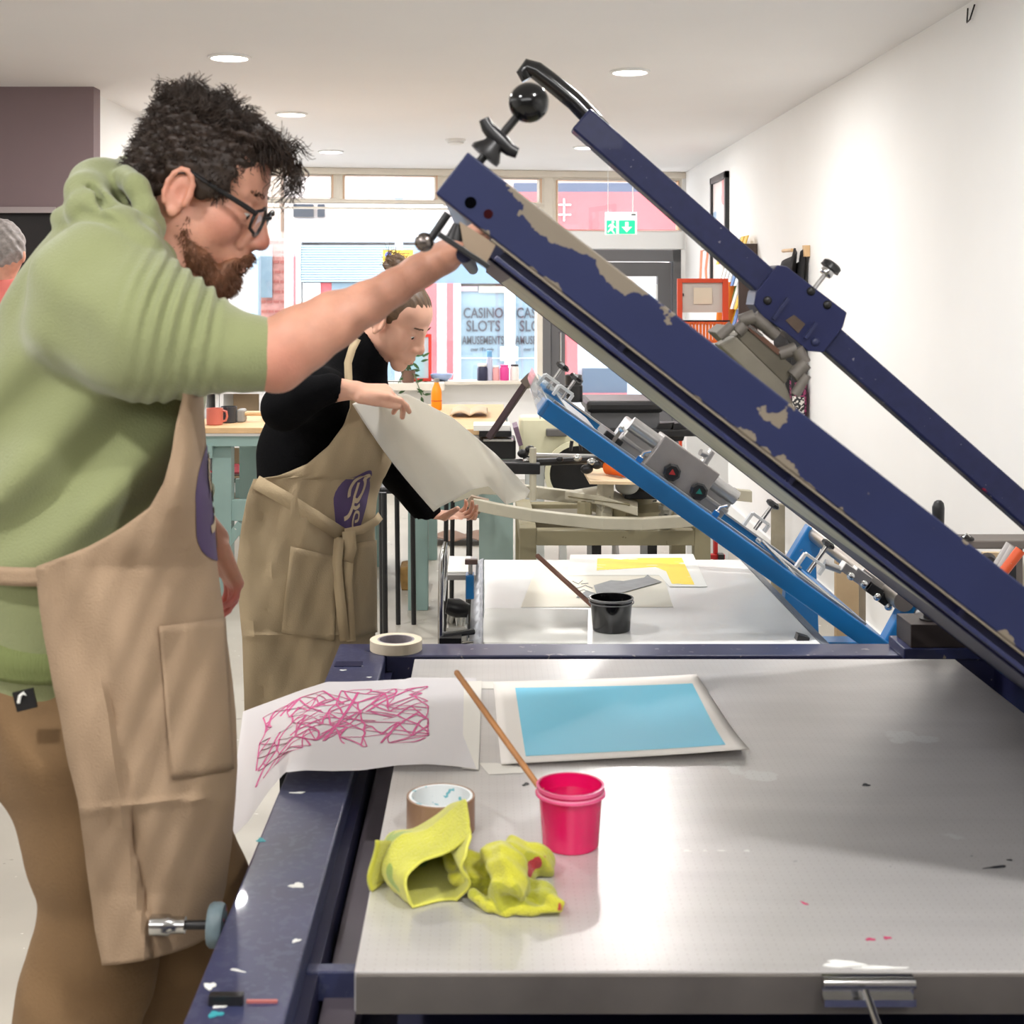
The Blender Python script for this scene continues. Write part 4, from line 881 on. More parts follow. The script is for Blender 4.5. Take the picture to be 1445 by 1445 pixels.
# black machine head behind
bm_ = Group('exposure_unit', 'black machine with a grey front panel behind the raised blue frame', 'machine', (W(880, 0, 7.2).x, 7.2, 0))
x0, x1 = W(828, 0, 7.2).x, W(937, 0, 7.2).x
bm_.part(MB().box((x0, 7.2, W(0, 583, 7.2).z), (x1, 7.7, W(0, 566, 7.2).z)), 'lid', M_black, bevel=.02)
bm_.part(MB().box((x0 + .02, 7.22, W(0, 610, 7.2).z), (x1 - .02, 7.65, W(0, 583, 7.2).z)), 'front_panel', mat('charcoal_panel', (84, 84, 86), .5, vary=.15, vscale=7), bevel=.004)
bm_.part(MB().box((W(772, 0, 7.1).x, 7.1, W(0, 616, 7.1).z), (W(1000, 0, 7.1).x, 7.6, W(0, 607, 7.1).z)), 'black_tray', M_black, bevel=.004)
for x in (x0 + .03, x1 - .08): bm_.part(MB().box((x, 7.25, 0), (x + .05, 7.6, W(0, 614, 7.2).z)), 'leg', M_blackmetal)
for px in (930, 950): bm_.part(MB().prism([W(px, 598, 7.15), W(px + 22, 596, 7.15), W(px + 14, 622, 7.15), W(px - 12, 624, 7.15)], (0, .03, 0)), 'side_flap', M_blackmetal)
tag(MB().lathe(W(809, 567, 7.3), [(.05, 0), (.05, .085), (.044, .09), (.046, .14), (.038, .145)], 18).build('black_flask', M_black, smooth=True), 'black flask standing beside the black machine lid', 'flask')
# cream box machine
cm = Group('cream_machine', 'cream enamelled box machine with a round opening, behind the beige machine', 'machine', (W(780, 0, 6.9).x, 6.9, 0))
M_crm = mat('cream_enamel', (226, 222, 190), .45, vary=.04)
cm.part(MB().box((W(733, 0, 6.9).x, 6.9, W(0, 645, 6.9).z), (W(832, 0, 6.9).x, 7.05, W(0, 588, 6.9).z)), 'housing', M_crm, bevel=.02)
cm.part(MB().lathe(W(815, 668, 6.88), [(.14, 0), (.165, -.01), (.165, -.03), (.14, -.03)], 36, (0, 1, 0), closed=True), 'ring', M_crm, smooth=True)
cm.part(MB().lathe(W(815, 668, 6.885), [(.14, 0), (.14, -.012)], 32, (0, 1, 0)), 'ring_opening', M_black)
cm.part(MB().box((W(771, 0, 6.85).x, 6.85, W(0, 616, 6.85).z), (W(800, 0, 6.85).x, 6.9, W(0, 606, 6.85).z)), 'control_strip', mat('dim_grey', (96, 94, 92), .5), bevel=.004)
cm.part(MB().box((W(742, 0, 6.92).x, 6.92, 0), (W(768, 0, 6.92).x, 7.04, W(0, 645, 6.92).z)), 'pedestal', mat('white_pedestal', (226, 228, 226), .5))
cm.part(MB().box((W(790, 0, 6.92).x, 6.94, 0), (W(800, 0, 6.92).x, 7.02, W(0, 645, 6.92).z)), 'pedestal', MATS['white_pedestal'])
# guillotine with long lever
gl_ = Group('guillotine', 'black bench guillotine with a long raised lever arm and papers on top', 'guillotine', (W(712, 0, 6.6).x, 6.6, 0))
gl_.part(MB().box((W(672, 0, 6.6).x, 6.6, W(0, 648, 6.6).z), (W(728, 0, 6.6).x, 6.86, W(0, 622, 6.6).z)), 'body', M_black, bevel=.006)
gl_.part(MB().box((W(682, 0, 6.58).x, 6.58, W(0, 623, 6.58).z), (W(724, 0, 6.58).x, 6.62, W(0, 620, 6.58).z)), 'chrome_edge', M_chrome)
gl_.part(MB().box((W(676, 0, 6.6).x, 6.65, W(0, 618, 6.6).z), (W(722, 0, 6.6).x, 6.86, W(0, 610, 6.6).z)), 'clamp', M_blackmetal)
gl_.part(MB().bar(W(690, 618, 6.55), W(743, 540, 6.45), .03, .03), 'lever', mat('dark_lever', (74, 60, 64), .4, metal=.3), bevel=.004)
gl_.part(MB().bar(W(741, 543, 6.45), W(753, 531, 6.43), .045, .05), 'lever_grip', mat('worn_grip', (110, 100, 92), .4, metal=.4), bevel=.004)
gl_.part(MB().box((W(676, 0, 6.7).x, 6.7, 0), (W(724, 0, 6.7).x, 6.85, W(0, 648, 6.6).z)), 'stand', mat('sage_stand', (150, 172, 166), .5))
tag(MB().box((W(668, 0, 6.6).x, 6.66, W(0, 610, 6.6).z + .001), (W(720, 0, 6.6).x, 6.85, W(0, 602, 6.6).z)).build('paper_stack', M_paper), 'stack of white paper on top of the black guillotine', 'paper')
tag(MB().prism([W(724, 604, 6.55), W(731, 602, 6.55), W(738, 628, 6.55), W(732, 630, 6.55)], (0, .25, 0)).build('print_bundle', mat('mauve_print', (120, 96, 116), .6, vary=.3, vscale=30)), 'dark mauve printed bundle hanging off the guillotine end', 'paper')

# ------------------------------------------------------------------ sage green work tables
def work_table(Y, x0p, x1p, ytop, yapr, label, depth=1.0, xlegs=None, yfront=None, stretch=None):
    X0, X1 = W(x0p, 0, Y).x, W(x1p, 0, Y).x; zt = W(0, ytop, Y).z; za = W(0, yapr, Y).z
    t = Group('work_table', label, 'table', ((X0 + X1) / 2, Y + depth / 2, 0), 'sage green work tables')
    t.part(MB().box((X0, Y - .02, zt - .03), (X1, Y + depth, zt)), 'tabletop', M_wood, bevel=.003)
    t.part(MB().box((X0 + .01, Y - .01, zt - .045), (X1 - .01, Y + depth - .01, zt - .03)), 'top_trim', M_white)
    for (a, b) in (((X0, Y), (X1, Y)), ((X0, Y + depth - .05), (X1, Y + depth - .05))): t.part(MB().box((a[0], a[1], za), (b[0], b[1] + .04, zt - .045)), 'apron_rail', M_teal, bevel=.002)
    for xx in (xlegs or (X0 + .02, X1 - .12)):
        for yy in (Y + .04, Y + depth - .16):
            t.part(MB().box((xx, yy, 0), (xx + .10, yy + .10, za + .02)), 'leg', M_teal, bevel=.003)
    zs = stretch or .3
    for yy in (Y + .06, Y + depth - .13): t.part(MB().box((X0 + .1, yy, zs), (X1 - .1, yy + .05, zs + .11)), 'stretcher', M_teal, bevel=.002)
    return t, zt
T1, zt1 = work_table(7.2, 262, 520, 603, 630, 'sage green work table with a wooden top, left of the woman', 1.0, xlegs=(W(297, 0, 7.2).x, W(500, 0, 7.2).x), stretch=W(0, 738, 7.2).z)
T1.part(MB().box((W(288, 0, 7.19).x, 7.17, W(0, 646, 7.19).z), (W(300, 0, 7.19).x, 7.2, W(0, 629, 7.19).z)), 'end_block', M_teal)
T1.part(MB().bar((W(305, 0, 7.2).x + .03, 7.27, W(0, 775, 7.2).z), (W(330, 0, 7.2).x + .03, 7.27, W(0, 742, 7.2).z), .04, .05), 'knee_brace', M_teal)
T2, zt2 = work_table(6.9, 566, 716, 605, 616, 'sage green work table with a low stretcher, behind the hanging paper', 1.5, xlegs=(W(694, 0, 6.9).x, W(575, 0, 6.9).x), stretch=W(0, 734, 6.9).z)
# stuff on table 1: two mugs, mallet
def mug(px, Y, m, lab, flip):
    c = Vector((W(px, 0, Y).x, Y, zt1)); g = Group('mug', lab, 'mug', c)
    g.part(MB().lathe(c, [(.04, 0), (.044, .004), (.044, .088), (.040, .088), (.040, .012), (.0, .010)], 28), 'mug_body', m, smooth=True)
    s = -1 if flip else 1
    g.part(MB().tube([c + Vector((s * .042, 0, .075)), c + Vector((s * .062, 0, .07)), c + Vector((s * .066, 0, .045)), c + Vector((s * .058, 0, .022)), c + Vector((s * .042, 0, .018))], .006, 8), 'mug_handle', m, smooth=True)
mug(303, 7.34, mat('terracotta_glaze', (204, 110, 94), .3), 'terracotta mug on the left work table', False); mug(323, 7.46, mat('dark_slate_glaze', (52, 56, 62), .3), 'dark slate mug beside the terracotta mug', True)
g = Group('mallet', 'wooden handled mallet lying on the left work table, right of the mugs', 'mallet', (W(350, 0, 7.5).x, 7.5, zt1))
g.part(MB().tube([Vector((W(345, 0, 7.5).x, 7.5, zt1 + .045)), Vector((W(384, 0, 7.5).x, 7.55, zt1 + .04))], .012, 10), 'handle', M_wood, smooth=True)
g.part(MB().box((W(335, 0, 7.5).x, 7.46, zt1), (W(346, 0, 7.5).x, 7.56, zt1 + .07)), 'head', mat('grey_mallet_head', (150, 150, 146), .5), bevel=.01)
tag(MB().ball(Vector((W(379, 0, 7.7).x, 7.7, zt1 + .03)), (.04, .04, .03)).build('rag_bundle', mat('olive_rag', (84, 80, 60), .8), smooth=True), 'small dark olive rag at the right end of the left work table', 'rag')
# white cabinets behind
for i, (x0, x1, y0, y1, Y, lab, pn) in enumerate(((286, 309, 541, 625, 9.3, 'white shelving unit at the left behind the mugs', None), (310, 371, 541, 625, 9.3, 'white open fronted cabinet behind the dark mug', M_ply), )):
    X0, X1 = W(x0, 0, Y).x, W(x1, 0, Y).x; z1 = W(0, y0, Y).z
    c = Group('cabinet', lab, 'cabinet', ((X0 + X1) / 2, Y, 0))
    t = .025; c.part(MB().box((X0, Y, 0), (X0 + t, Y + .4, z1)), 'side_panel', M_white); c.part(MB().box((X1 - t, Y, 0), (X1, Y + .4, z1)), 'side_panel', M_white)
    c.part(MB().box((X0, Y - .01, z1), (X1, Y + .41, z1 + t)), 'top_panel', M_white); c.part(MB().box((X0, Y - .005, z1 - .07), (X1, Y + .015, z1)), 'top_rail', M_white)
    c.part(MB().box((X0 + t, Y + .37, 0), (X1 - t, Y + .39, z1)), 'back_panel', pn or M_wall); c.part(MB().box((X0 + t, Y + .01, .55), (X1 - t, Y + .37, .57)), 'shelf', M_white)
    c.part(MB().box((X0 + t, Y + .01, .25), (X1 - t, Y + .37, .27)), 'shelf', M_white)
tag(MB().prism([W(286, 541, 9.1), W(308, 537, 9.1), W(308, 543, 9.1), W(286, 550, 9.1)], (0, .25, 0)).build('pale_plank', M_ply), 'pale plank lying across the top of the left shelving', 'plank')
# red moulded chair with black legs
def plastic_chair(px, Y, zs, lab, face=1, m=None):
    X = W(px, 0, Y).x; c = Vector((X, Y, 0)); g = Group('chair', lab, 'chair', c, None); m = m or mat('maroon_plastic', (138, 36, 50), .35)
    def shell(u, v):
        x = (v - .5) * .40; 
        t = u * 1.5
        if t < .75: return c + Vector((face * (-.19 + .5 * t) , x, zs + .02 * (2 * t - .75) ** 2 + .03 * (2 * (v - .5)) ** 2))
        s = (t - .75) / .75; return c + Vector((face * (.19 + .04 * math.sin(s * 1.5) + .03 * s), x * (1 - .12 * s), zs + .012 + .36 * s))
    g.part(MB().grid(shell, 22, 10), 'seat_shell', m, smooth=True, solid=.008)
    [g.part(MB().box((X - .17, Y + y_, zs - .035), (X + .17, Y + y_ + .03, zs - .01)), 'seat_bar', M_black) for y_ in (-.17, .14)]
    for sx in (-1, 1):
        for sy in (-1, 1): g.part(MB().tube([(X + sx * .16, Y + sy * .155, zs - .02), (X + sx * .20, Y + sy * .19, 0)], .013, 8), 'leg', M_black, smooth=True)
    return g
plastic_chair(345, 8.6, W(0, 668, 8.6).z, 'maroon moulded chair with black legs under the left work table')
rs = Group('folding_screen_stack', 'red and white striped barrier leaning under the left work table', 'barrier', (W(340, 0, 9.9).x, 9.9, 0))
for k in range(5): rs.part(MB().prism([W(318 + k * 17, 626, 9.9), W(328 + k * 17, 626, 9.9), W(336 + k * 17, 643, 9.9), W(326 + k * 17, 643, 9.9)], (0, .02, 0)), 'red_stripe', M_red)
rs.part(MB().box((W(316, 0, 9.92).x, 9.92, W(0, 643, 9.92).z), (W(395, 0, 9.92).x, 9.95, W(0, 622, 9.92).z)), 'white_board', M_white)
rs.part(MB().box((W(318, 0, 9.92).x, 9.92, 0), (W(342, 0, 9.92).x, 9.95, W(0, 643, 9.92).z)), 'tan_panel', M_ply)
tag(MB().bar(W(311, 643, 9.15), Vector((W(333, 0, 9.15).x, 9.15, .0)), .03, .02).build('wood_strip', M_wood), 'thin slanted wooden strip under the left work table', 'wood strip')
tag(MB().box((W(308, 0, 9.0).x, 8.95, 0), (W(334, 0, 9.0).x, 9.1, .2)).build('storage_box', M_white, bevel=.004), 'low white box on the floor under the left work table', 'box')
# dark stools, bag, coat and shoe behind the woman
st = Group('stool', 'black metal stool behind the woman with dark clothes on it', 'stool', (W(556, 0, 6.3).x, 6.3, 0))
zs = W(0, 695, 6.3).z
st.part(MB().box((W(536, 0, 6.3).x, 6.25, zs), (W(590, 0, 6.3).x, 6.6, zs + .03)), 'seat', M_black, bevel=.01)
for x, yb, Y in ((544, 820, 6.0), (562, 772, 6.65), (540, 800, 6.1), (584, 772, 6.65)):
    st.part(MB().tube([W(x - 2, 695, Y), Vector((W(x, 0, Y).x, Y, 0))], .012, 8), 'leg', M_black, smooth=True)
st2 = Group('stool', 'black metal stool under the second work table, behind the open hand', 'stool', (W(634, 0, 6.5).x, 6.5, 0))
zs2 = W(0, 686, 6.5).z
st2.part(MB().box((W(618, 0, 6.5).x, 6.4, zs2), (W(668, 0, 6.5).x, 6.7, zs2 + .03)), 'seat', M_black, bevel=.01)
for x, Y in ((628, 6.4), (637, 6.75), (662, 6.4), (660, 6.7)): st2.part(MB().tube([W(x + 2, 690, Y), Vector((W(x, 0, Y).x, Y, 0))], .011, 8), 'leg', M_black, smooth=True)
# waste bag, scattered brown paper
tag(MB().prism([Vector((W(566, 0, 7.4).x, 7.4, 0)), Vector((W(592, 0, 7.4).x, 7.4, 0)), Vector((W(598, 0, 7.4).x, 7.4, .14)), Vector((W(563, 0, 7.4).x, 7.4, .12))], (0, .2, 0)).build('brown_bag', mat('brown_card', (150, 116, 66), .8, vary=.3, vscale=20), bevel=.01), 'crumpled brown bag on the floor behind the stools', 'bag')
def crump(u, v): return Vector((W(596, 0, 8.7).x + u * .55, 8.7 + v * .3, .02 + .03 * abs(math.sin(u * 9 + v * 2))))
tag(MB().grid(crump, 30, 8).build('brown_paper', mat('brown_paper', (132, 104, 86), .8), smooth=True, solid=.003), 'crumpled brown paper strips lying on the floor', 'paper')

# ------------------------------------------------------------------ window sill things, bottle, plant, red frame
def sillp(px, back=-.07):
    u, _ = SF(px, 541); p = A0 + AU * u + AN * back; return Vector((p.x, p.y, z_sill + .03))
def jar(px, r, h, m, lab, lid=None, lidh=.02, shape=None):
    c = sillp(px); g = Group('jar', lab, 'jar', c)
    g.part(MB().lathe(c, shape or [(r * .95, 0), (r, .005), (r, h * .85), (r * .8, h * .95), (r * .8, h)], 20), 'jar_body', m, smooth=True)
    if lid: g.part(MB().lathe(c, [(r * .85, h), (r * .9, h + .003), (r * .9, h + lidh), (r * .7, h + lidh + .004)], 20), 'lid', lid, smooth=True)
M_pinkjar = mat('pink_ink_jar', (226, 70, 150), .3); M_clr = mat('frosted_jar', (206, 206, 226), .3, alpha=.8)
jar(679, .045, .12, mat('navy_ink_jar', (40, 42, 70), .3), 'small jar of dark ink on the window sill, left of the pink jars', M_white)
jar(689, .026, .20, M_clr, 'tall clear jar with a pale blue lid on the window sill', mat('pale_blue_lid', (120, 180, 226), .4), .05)
jar(698, .030, .11, mat('peach_jar', (236, 170, 170), .3), 'pale pink jar on the window sill, left of the bright pink one', M_paper, .01)
jar(710, .040, .12, M_pinkjar, 'bright pink jar on the window sill', M_pinkjar, .01)
jar(724, .038, .12, mat('white_pot', (236, 232, 226), .4), 'white pot with a black lid at the right end of the sill jars', M_black, .012)
g = Group('bowl', 'pale blue shallow bowl on the window sill behind the orange bottle', 'bowl', sillp(621))
c = sillp(621); g.part(MB().lathe(c, [(.05, 0), (.09, .03), (.1, .06), (.095, .06), (.085, .035), (.0, .01)], 24), 'bowl_body', mat('pale_blue_bowl', (170, 190, 226), .4), smooth=True)
c = Vector((W(616, 0, 8.2).x, 8.2, 0)); ztb = zt2; c = Vector((W(616, 0, 8.0).x, 8.0, ztb))
g = Group('bottle', 'orange metal drinks bottle standing on the second work table', 'bottle', c)
M_ob = mat('orange_enamel', (246, 150, 20), .3)
hb0 = W(0, 534, 8.0).z - ztb
g.part(MB().lathe(c, [(.028, 0), (.031, .004), (.031, hb0 * .55), (.026, hb0 * .68), (.015, hb0 * .82), (.0135, hb0 * .88)], 24), 'bottle_body', M_ob, smooth=True)
g.part(MB().lathe(c, [(.015, hb0 * .88), (.016, hb0 * .885), (.016, hb0 * .99), (.012, hb0)], 20), 'cap', M_steel, smooth=True)
g.part(MB().lathe(c, [(.0315, hb0 * .28), (.0318, hb0 * .285), (.0318, hb0 * .30), (.0315, hb0 * .305)], 24), 'red_band', M_red)
tag(MB().grid(lambda u, v: Vector((W(636 + 52 * u, 0, 7.6).x, 7.5 + v * .35, zt2 + .012 + .02 * abs(math.sin(u * 6)) + .008 * math.sin(v * 9))), 20, 8).build('brown_wrapping', mat('tan_wrapping', (206, 184, 156), .7), smooth=True, solid=.006), 'crumpled tan wrapping paper on the second work table', 'paper')
# red framed screen leaning in the window and the plant
rf = Group('red_screen', 'small red wooden screen frame leaning on the window sill behind the woman', 'frame', sillp(590))
def sfr(mb, x0, y0, x1, y1, d0=-.1, d1=-.07): return sfbox(mb, x0, y0, x1, y1, d0, d1)
rf.part(sfr(sfr(sfr(sfr(MB(), 566, 471, 607, 475), 566, 533, 607, 538), 566, 475, 570, 533), 603, 475, 607, 533), 'frame', mat('coral_red', (226, 66, 52), .4)); rf.part(sfr(MB(), 570, 475, 603, 533, -.09, -.08), 'mesh', mat('pale_aqua_mesh', (186, 226, 232), .5, alpha=.6))
pt = Group('potted_plant', 'small green leafy plant on the window sill beside the woman face', 'plant', sillp(572, -.25))
cpt = sillp(572, -.25); cpt.z = zt2 if False else z_sill
structure_ledge = None
pt.part(MB().lathe(Vector((cpt.x, cpt.y, z_sill + .03)), [(.045, 0), (.06, .09), (.062, .1), (.052, .1), (.05, .08)], 20), 'pot', mat('plant_pot', (120, 90, 76), .7), smooth=True)
M_leaf = mat('leaf_green', (60, 96, 52), .4, vary=.2, vscale=30)
rl_ = random.Random(3)
stem = MB()
for k in range(34):
    tgt = W(rl_.uniform(560, 600), rl_.uniform(492, 562), cpt.y + rl_.uniform(-.12, .1)); base = Vector((cpt.x, cpt.y, z_sill + .12)); mid_ = (tgt + base) / 2 + Vector((0, 0, .05))
    if k % 3 == 0: stem.tube([base, mid_, tgt], .004, 5)
    d = Vector((rl_.uniform(-1, 1), rl_.uniform(-.4, .4), rl_.uniform(-.9, .5))).normalized(); sdv = d.cross(Vector((0, 1, .2))).normalized(); L = rl_.uniform(.05, .09)
    lf_ = MB(); pts = [tgt, tgt + d * L * .3 + sdv * L * .16, tgt + d * L * .7 + sdv * L * .12, tgt + d * L, tgt + d * L * .7 - sdv * L * .12, tgt + d * L * .3 - sdv * L * .16, tgt + d * L * .5 + Vector((0, 0, .006))]
    lf_.add(pts, [(0, 1, 6), (1, 2, 6), (2, 3, 6), (3, 4, 6), (4, 5, 6), (5, 0, 6)]); pt.part(lf_, 'leaf', M_leaf)
pt.part(stem, 'stem', mat('stem_green', (80, 100, 60), .5))
structure(MB().box((cpt.x - .5, cpt.y - .09, z_sill - .03), (cpt.x + .3, cpt.y + .22, z_sill + .03)).build('trim_6', M_cream, bevel=.004), 'cream shelf board along the window sill')

# ------------------------------------------------------------------ right wall: picture, leaflet rack, orange rack, aprons, tools
XW = 1.738
def RWY(px): return XW * FPX / (px - CX)
def rw(mb, px0, px1, y0, y1, t, xo=0., pin=None):
    """box on the right wall; far edge px0, near edge px1; heights read at the near edge"""
    Ya, Yb = RWY(px0), RWY(px1); z1 = W(0, y0, pin or Yb).z; z0 = W(0, y1, pin or Yb).z
    return mb.box((XW - xo - t, min(Ya, Yb), z0), (XW - xo, max(Ya, Yb), z1))
pf = Group('picture_frame', 'tall narrow black picture frame hanging high on the right wall', 'picture', (XW, 10, 1.8))
Ya, Yb = RWY(1007), RWY(1029); z1, z0 = W(0, 241, Yb).z, W(0, 420, Yb).z
for (ya, yb, za, zb_) in ((Yb, Yb + .05, z0, z1), (Ya - .05, Ya, z0, z1), (Yb, Ya, z1 - .05, z1), (Yb, Ya, z0, z0 + .05)):
    pf.part(MB().box((XW - .03, ya, za), (XW, yb, zb_)), 'moulding', M_black, bevel=.003)
pf.part(MB().box((XW - .012, Yb + .05, z0 + .05), (XW - .004, Ya - .05, z1 - .05)), 'print_sheet', mat('pale_pink_print', (240, 226, 224), .4, vary=.03, vscale=4, spots=[((226, 150, 150), 3.2, .60), ((150, 180, 210), 2.6, .66)]))
lr = Group('leaflet_rack', 'wall rack full of white and coloured leaflets on the right wall', 'rack', (XW, 8.9, 1.3))
Ya, Yb = RWY(1030), RWY(1068)
lr.part(MB().box((XW - .02, Yb, W(0, 520, Yb).z), (XW, Ya, W(0, 344, Yb).z)), 'back_board', M_white)
lr.part(MB().box((XW - .12, Yb - .02, W(0, 520, Yb).z), (XW, Yb, W(0, 344, Yb).z)), 'side_frame', mat('dark_wood', (70, 56, 50), .5))
rr_ = random.Random(5); cols_ = [(240, 240, 236), (240, 240, 236), (232, 236, 240), (240, 190, 50), (120, 160, 100), (210, 110, 150), (236, 236, 230), (90, 130, 190)]
for r in range(5):
    for k in range(7):
        y = Yb + .04 + (Ya - Yb - .14) * k / 6; z = W(0, 505 - r * 34, Yb).z
        col = cols_[rr_.randrange(len(cols_))]
        lr.part(MB().prism([(XW - .10, y, z), (XW - .05, y, z + .17), (XW - .05, y + .09, z + .17), (XW - .10, y + .09, z)], (.008, 0, 0)), 'leaflet', mat('leaflet_%d_%d' % (col[0], col[2]), col, .5))
# orange screens rack against the wall end
orx = Group('orange_screen', 'orange wooden screen frame with a taped paper note, standing near the shop door', 'screen', (W(990, 0, 8.4).x, 8.4, 0))
def fb(Y, x0, y0, x1, y1, t=.03): return MB().box((W(x0, 0, Y).x, Y, W(0, y1, Y).z), (W(x1, 0, Y).x, Y + t, W(0, y0, Y).z))
M_os = mat('orange_red_paint', (214, 72, 34), .45)
for r in ((956, 393, 963, 470), (1020, 393, 1028, 470), (963, 393, 1020, 399), (963, 452, 1020, 458)): orx.part(fb(8.4, *r), 'frame_bar', M_os, bevel=.003)
orx.part(fb(8.42, 963, 399, 1020, 441, .004), 'mesh_panel', mat('greige_mesh', (206, 200, 192), .6)); orx.part(fb(8.41, 979, 406, 1005, 429, .004), 'paper_note', mat('buff_note', (226, 212, 190), .7)); orx.part(MB().box((W(964, 0, 8.39).x, 8.405, W(0, 418, 8.4).z), (W(965, 0, 8.4).x, 8.41, W(0, 414, 8.4).z)), 'pencil_mark', M_blackmetal)
orx.part(MB().box((W(958, 0, 8.45).x, 8.43, 0), (W(962, 0, 8.45).x, 8.46, W(0, 458, 8.45).z)), 'stand_leg', M_os); orx.part(MB().box((W(1022, 0, 8.45).x, 8.43, 0), (W(1026, 0, 8.45).x, 8.46, W(0, 458, 8.45).z)), 'stand_leg', M_os)
wb = Group('wire_basket', 'orange wire drying basket below the orange screen', 'basket', (W(985, 0, 8.2).x, 8.2, 1.2))
for k in range(13): wb.part(fb(8.25, 968 + k * 4.8, 455, 971.4 + k * 4.8, 482, .02), 'slat', M_orange)
wb.part(MB().tube([W(964, 453, 8.22), W(1030, 453, 8.22)], .005, 6), 'rim_wire', M_blackmetal); wb.part(fb(8.26, 966, 480, 1032, 484, .1), 'basket_base', M_orange); wb.part(MB().box((W(968, 0, 8.3).x, 8.26, 0), (W(1026, 0, 8.3).x, 8.34, W(0, 484, 8.26).z)), 'pedestal', M_white)
ct = tag(MB().grid(lambda u, v: Vector((XW - .10 + .05 * math.sin(u * 7) - .02 * v, 9.3 + u * .12, W(0, 398, 9.3).z - v * .3)), 14, 12).build('orange_cloth', mat('orange_cloth', (240, 130, 40), .8), smooth=True, solid=.01), 'orange cloth hanging on the right wall beside the orange screen', 'cloth')
tag(MB().tube([W(998, 420, 10.7), W(996, 380, 10.7), W(999, 352, 10.7), W(990, 354, 10.7), W(988, 396, 10.7), W(990, 440, 10.7)], .010, 6).build('orange_hose', mat('pale_orange_hose', (240, 160, 130), .5), smooth=True), 'thin pale orange hose hanging by the shop door', 'hose')
# hanging dark aprons / coats
hk = Group('hanging_aprons', 'dark aprons hanging from a wooden batten on the right wall', 'aprons', (XW, 7.6, 1.5))
Yb = RWY(1143); Ya = RWY(1100)
hk.part(MB().box((XW - .03, Yb, W(0, 362, Yb).z), (XW, Yb + .05, W(0, 346, Yb).z)), 'batten', M_wood)
hk.part(MB().tube([W(1105, 354, 7.9), W(1118, 353, 7.6)], .01, 8), 'peg', M_wood)
def drape(k, dz, X0, wd):
    def f(u, v):
        y = Yb + .02 + u * wd; z = W(0, 350, Yb).z - v * dz; 
        return Vector((XW - X0 - .06 * math.sin(u * 9 + k) * (.3 + .7 * v) - .10 * v * (1 - v), y, z - .10 * u * (1 - v)))
    return f
hk.part(MB().grid(drape(0, .98, .015, .22), 20, 20), 'black_apron', mat('black_cloth', (30, 29, 30), .85, bump=.3, bscale=80), smooth=True, solid=.012)
hk.part(MB().grid(drape(2, .55, .06, .45), 24, 16), 'dark_apron', mat('charcoal_cloth', (48, 46, 48), .85, bump=.3, bscale=80), smooth=True, solid=.012)
M_ck = mat('black_white_check', (40, 40, 42), .8, spots=[((210, 204, 196), 60, .52)]); M_pkc = mat('pink_pattern_cloth', (150, 60, 100), .8, spots=[((50, 30, 46), 70, .52)])
tag(MB().grid(lambda u, v: Vector((XW - .02 - .05 * math.sin(u * 8), RWY(1143) - .0 + u * .2, W(0, 540, Yb).z - v * .18)), 12, 8).build('pink_cloth', M_pkc, smooth=True, solid=.01), 'pink and black patterned cloth hanging below the dark aprons', 'cloth')
tag(MB().grid(lambda u, v: Vector((XW - .03 - .05 * math.sin(u * 8), RWY(1143) - .0 + u * .24, W(0, 560, Yb).z - v * .22)), 12, 8).build('checked_cloth', M_ck, smooth=True, solid=.01), 'black and white checked cloth hanging under the pink patterned one', 'cloth')
# grey rail with clamps and tools at lower right
tr_ = Group('tool_rail', 'grey steel rail across the right side behind the navy beam', 'rail', (1.5, 4.3, 0))
tr_.part(MB().box((W(1330, 0, 4.3).x, 4.3, W(0, 775, 4.3).z), (XW, 4.42, W(0, 763, 4.3).z)), 'rail', mat('taupe_steel', (112, 104, 98), .5, vary=.1), bevel=.004)
tr_.part(MB().lathe(W(1364, 762, 4.32), [(.024, 0), (.022, .008), (.01, .016)], 16), 'rail_knob', M_blackmetal, smooth=True); tr_.part(MB().tube([W(1359, 758, 4.3), W(1364, 753, 4.3), W(1369, 758, 4.3)], .003, 8), 'ring_pull', M_chrome, smooth=True)
tr_.part(MB().box((W(1432, 0, 4.31).x, 4.32, 0), (W(1445, 0, 4.31).x, 4.4, W(0, 775, 4.3).z)), 'rail_post', MATS['taupe_steel']); tr_.part(MB().box((W(1335, 0, 4.31).x, 4.32, 0), (W(1345, 0, 4.31).x, 4.4, W(0, 775, 4.3).z)), 'rail_post', MATS['taupe_steel'])
tag(MB().box((W(1421, 0, 4.25).x, 4.25, W(0, 860, 4.25).z), (W(1434, 0, 4.25).x, 4.29, W(0, 780, 4.25).z)).build('dark_strap', M_black), 'dark strap hanging from the grey rail at the far right', 'strap')
def tool(pa, pb, r, m, name, lab, cat):
    tag(MB().tube([W(*pa), W(*pb)], [r, r * 1.05], 12).build(name, m, smooth=True), lab, cat)
M_or2 = mat('orange_grip', (214, 84, 34), .35, spots=[((180, 176, 180), 40, .68)]); M_cg = mat('clear_grey_handle', (170, 164, 160), .25)
tool((1400, 810, 4.2), (1426, 768, 4.2), .014, M_cg, 'screwdriver', 'clear grey tool handle leaning left of the orange one', 'tool'); tool((1406, 812, 4.16), (1430, 772, 4.16), .012, M_cg, 'screwdriver', 'clear grey tool handle between the other grey one and the orange one', 'tool'); tool((1412, 812, 4.1), (1440, 776, 4.1), .015, M_or2, 'screwdriver', 'orange tool handle leaning at the right edge by the navy beam', 'tool')
wdx = Group('wooden_shelf', 'pale wooden shelf unit at the right edge under the grey rail', 'shelf', (1.65, 4.6, 0))
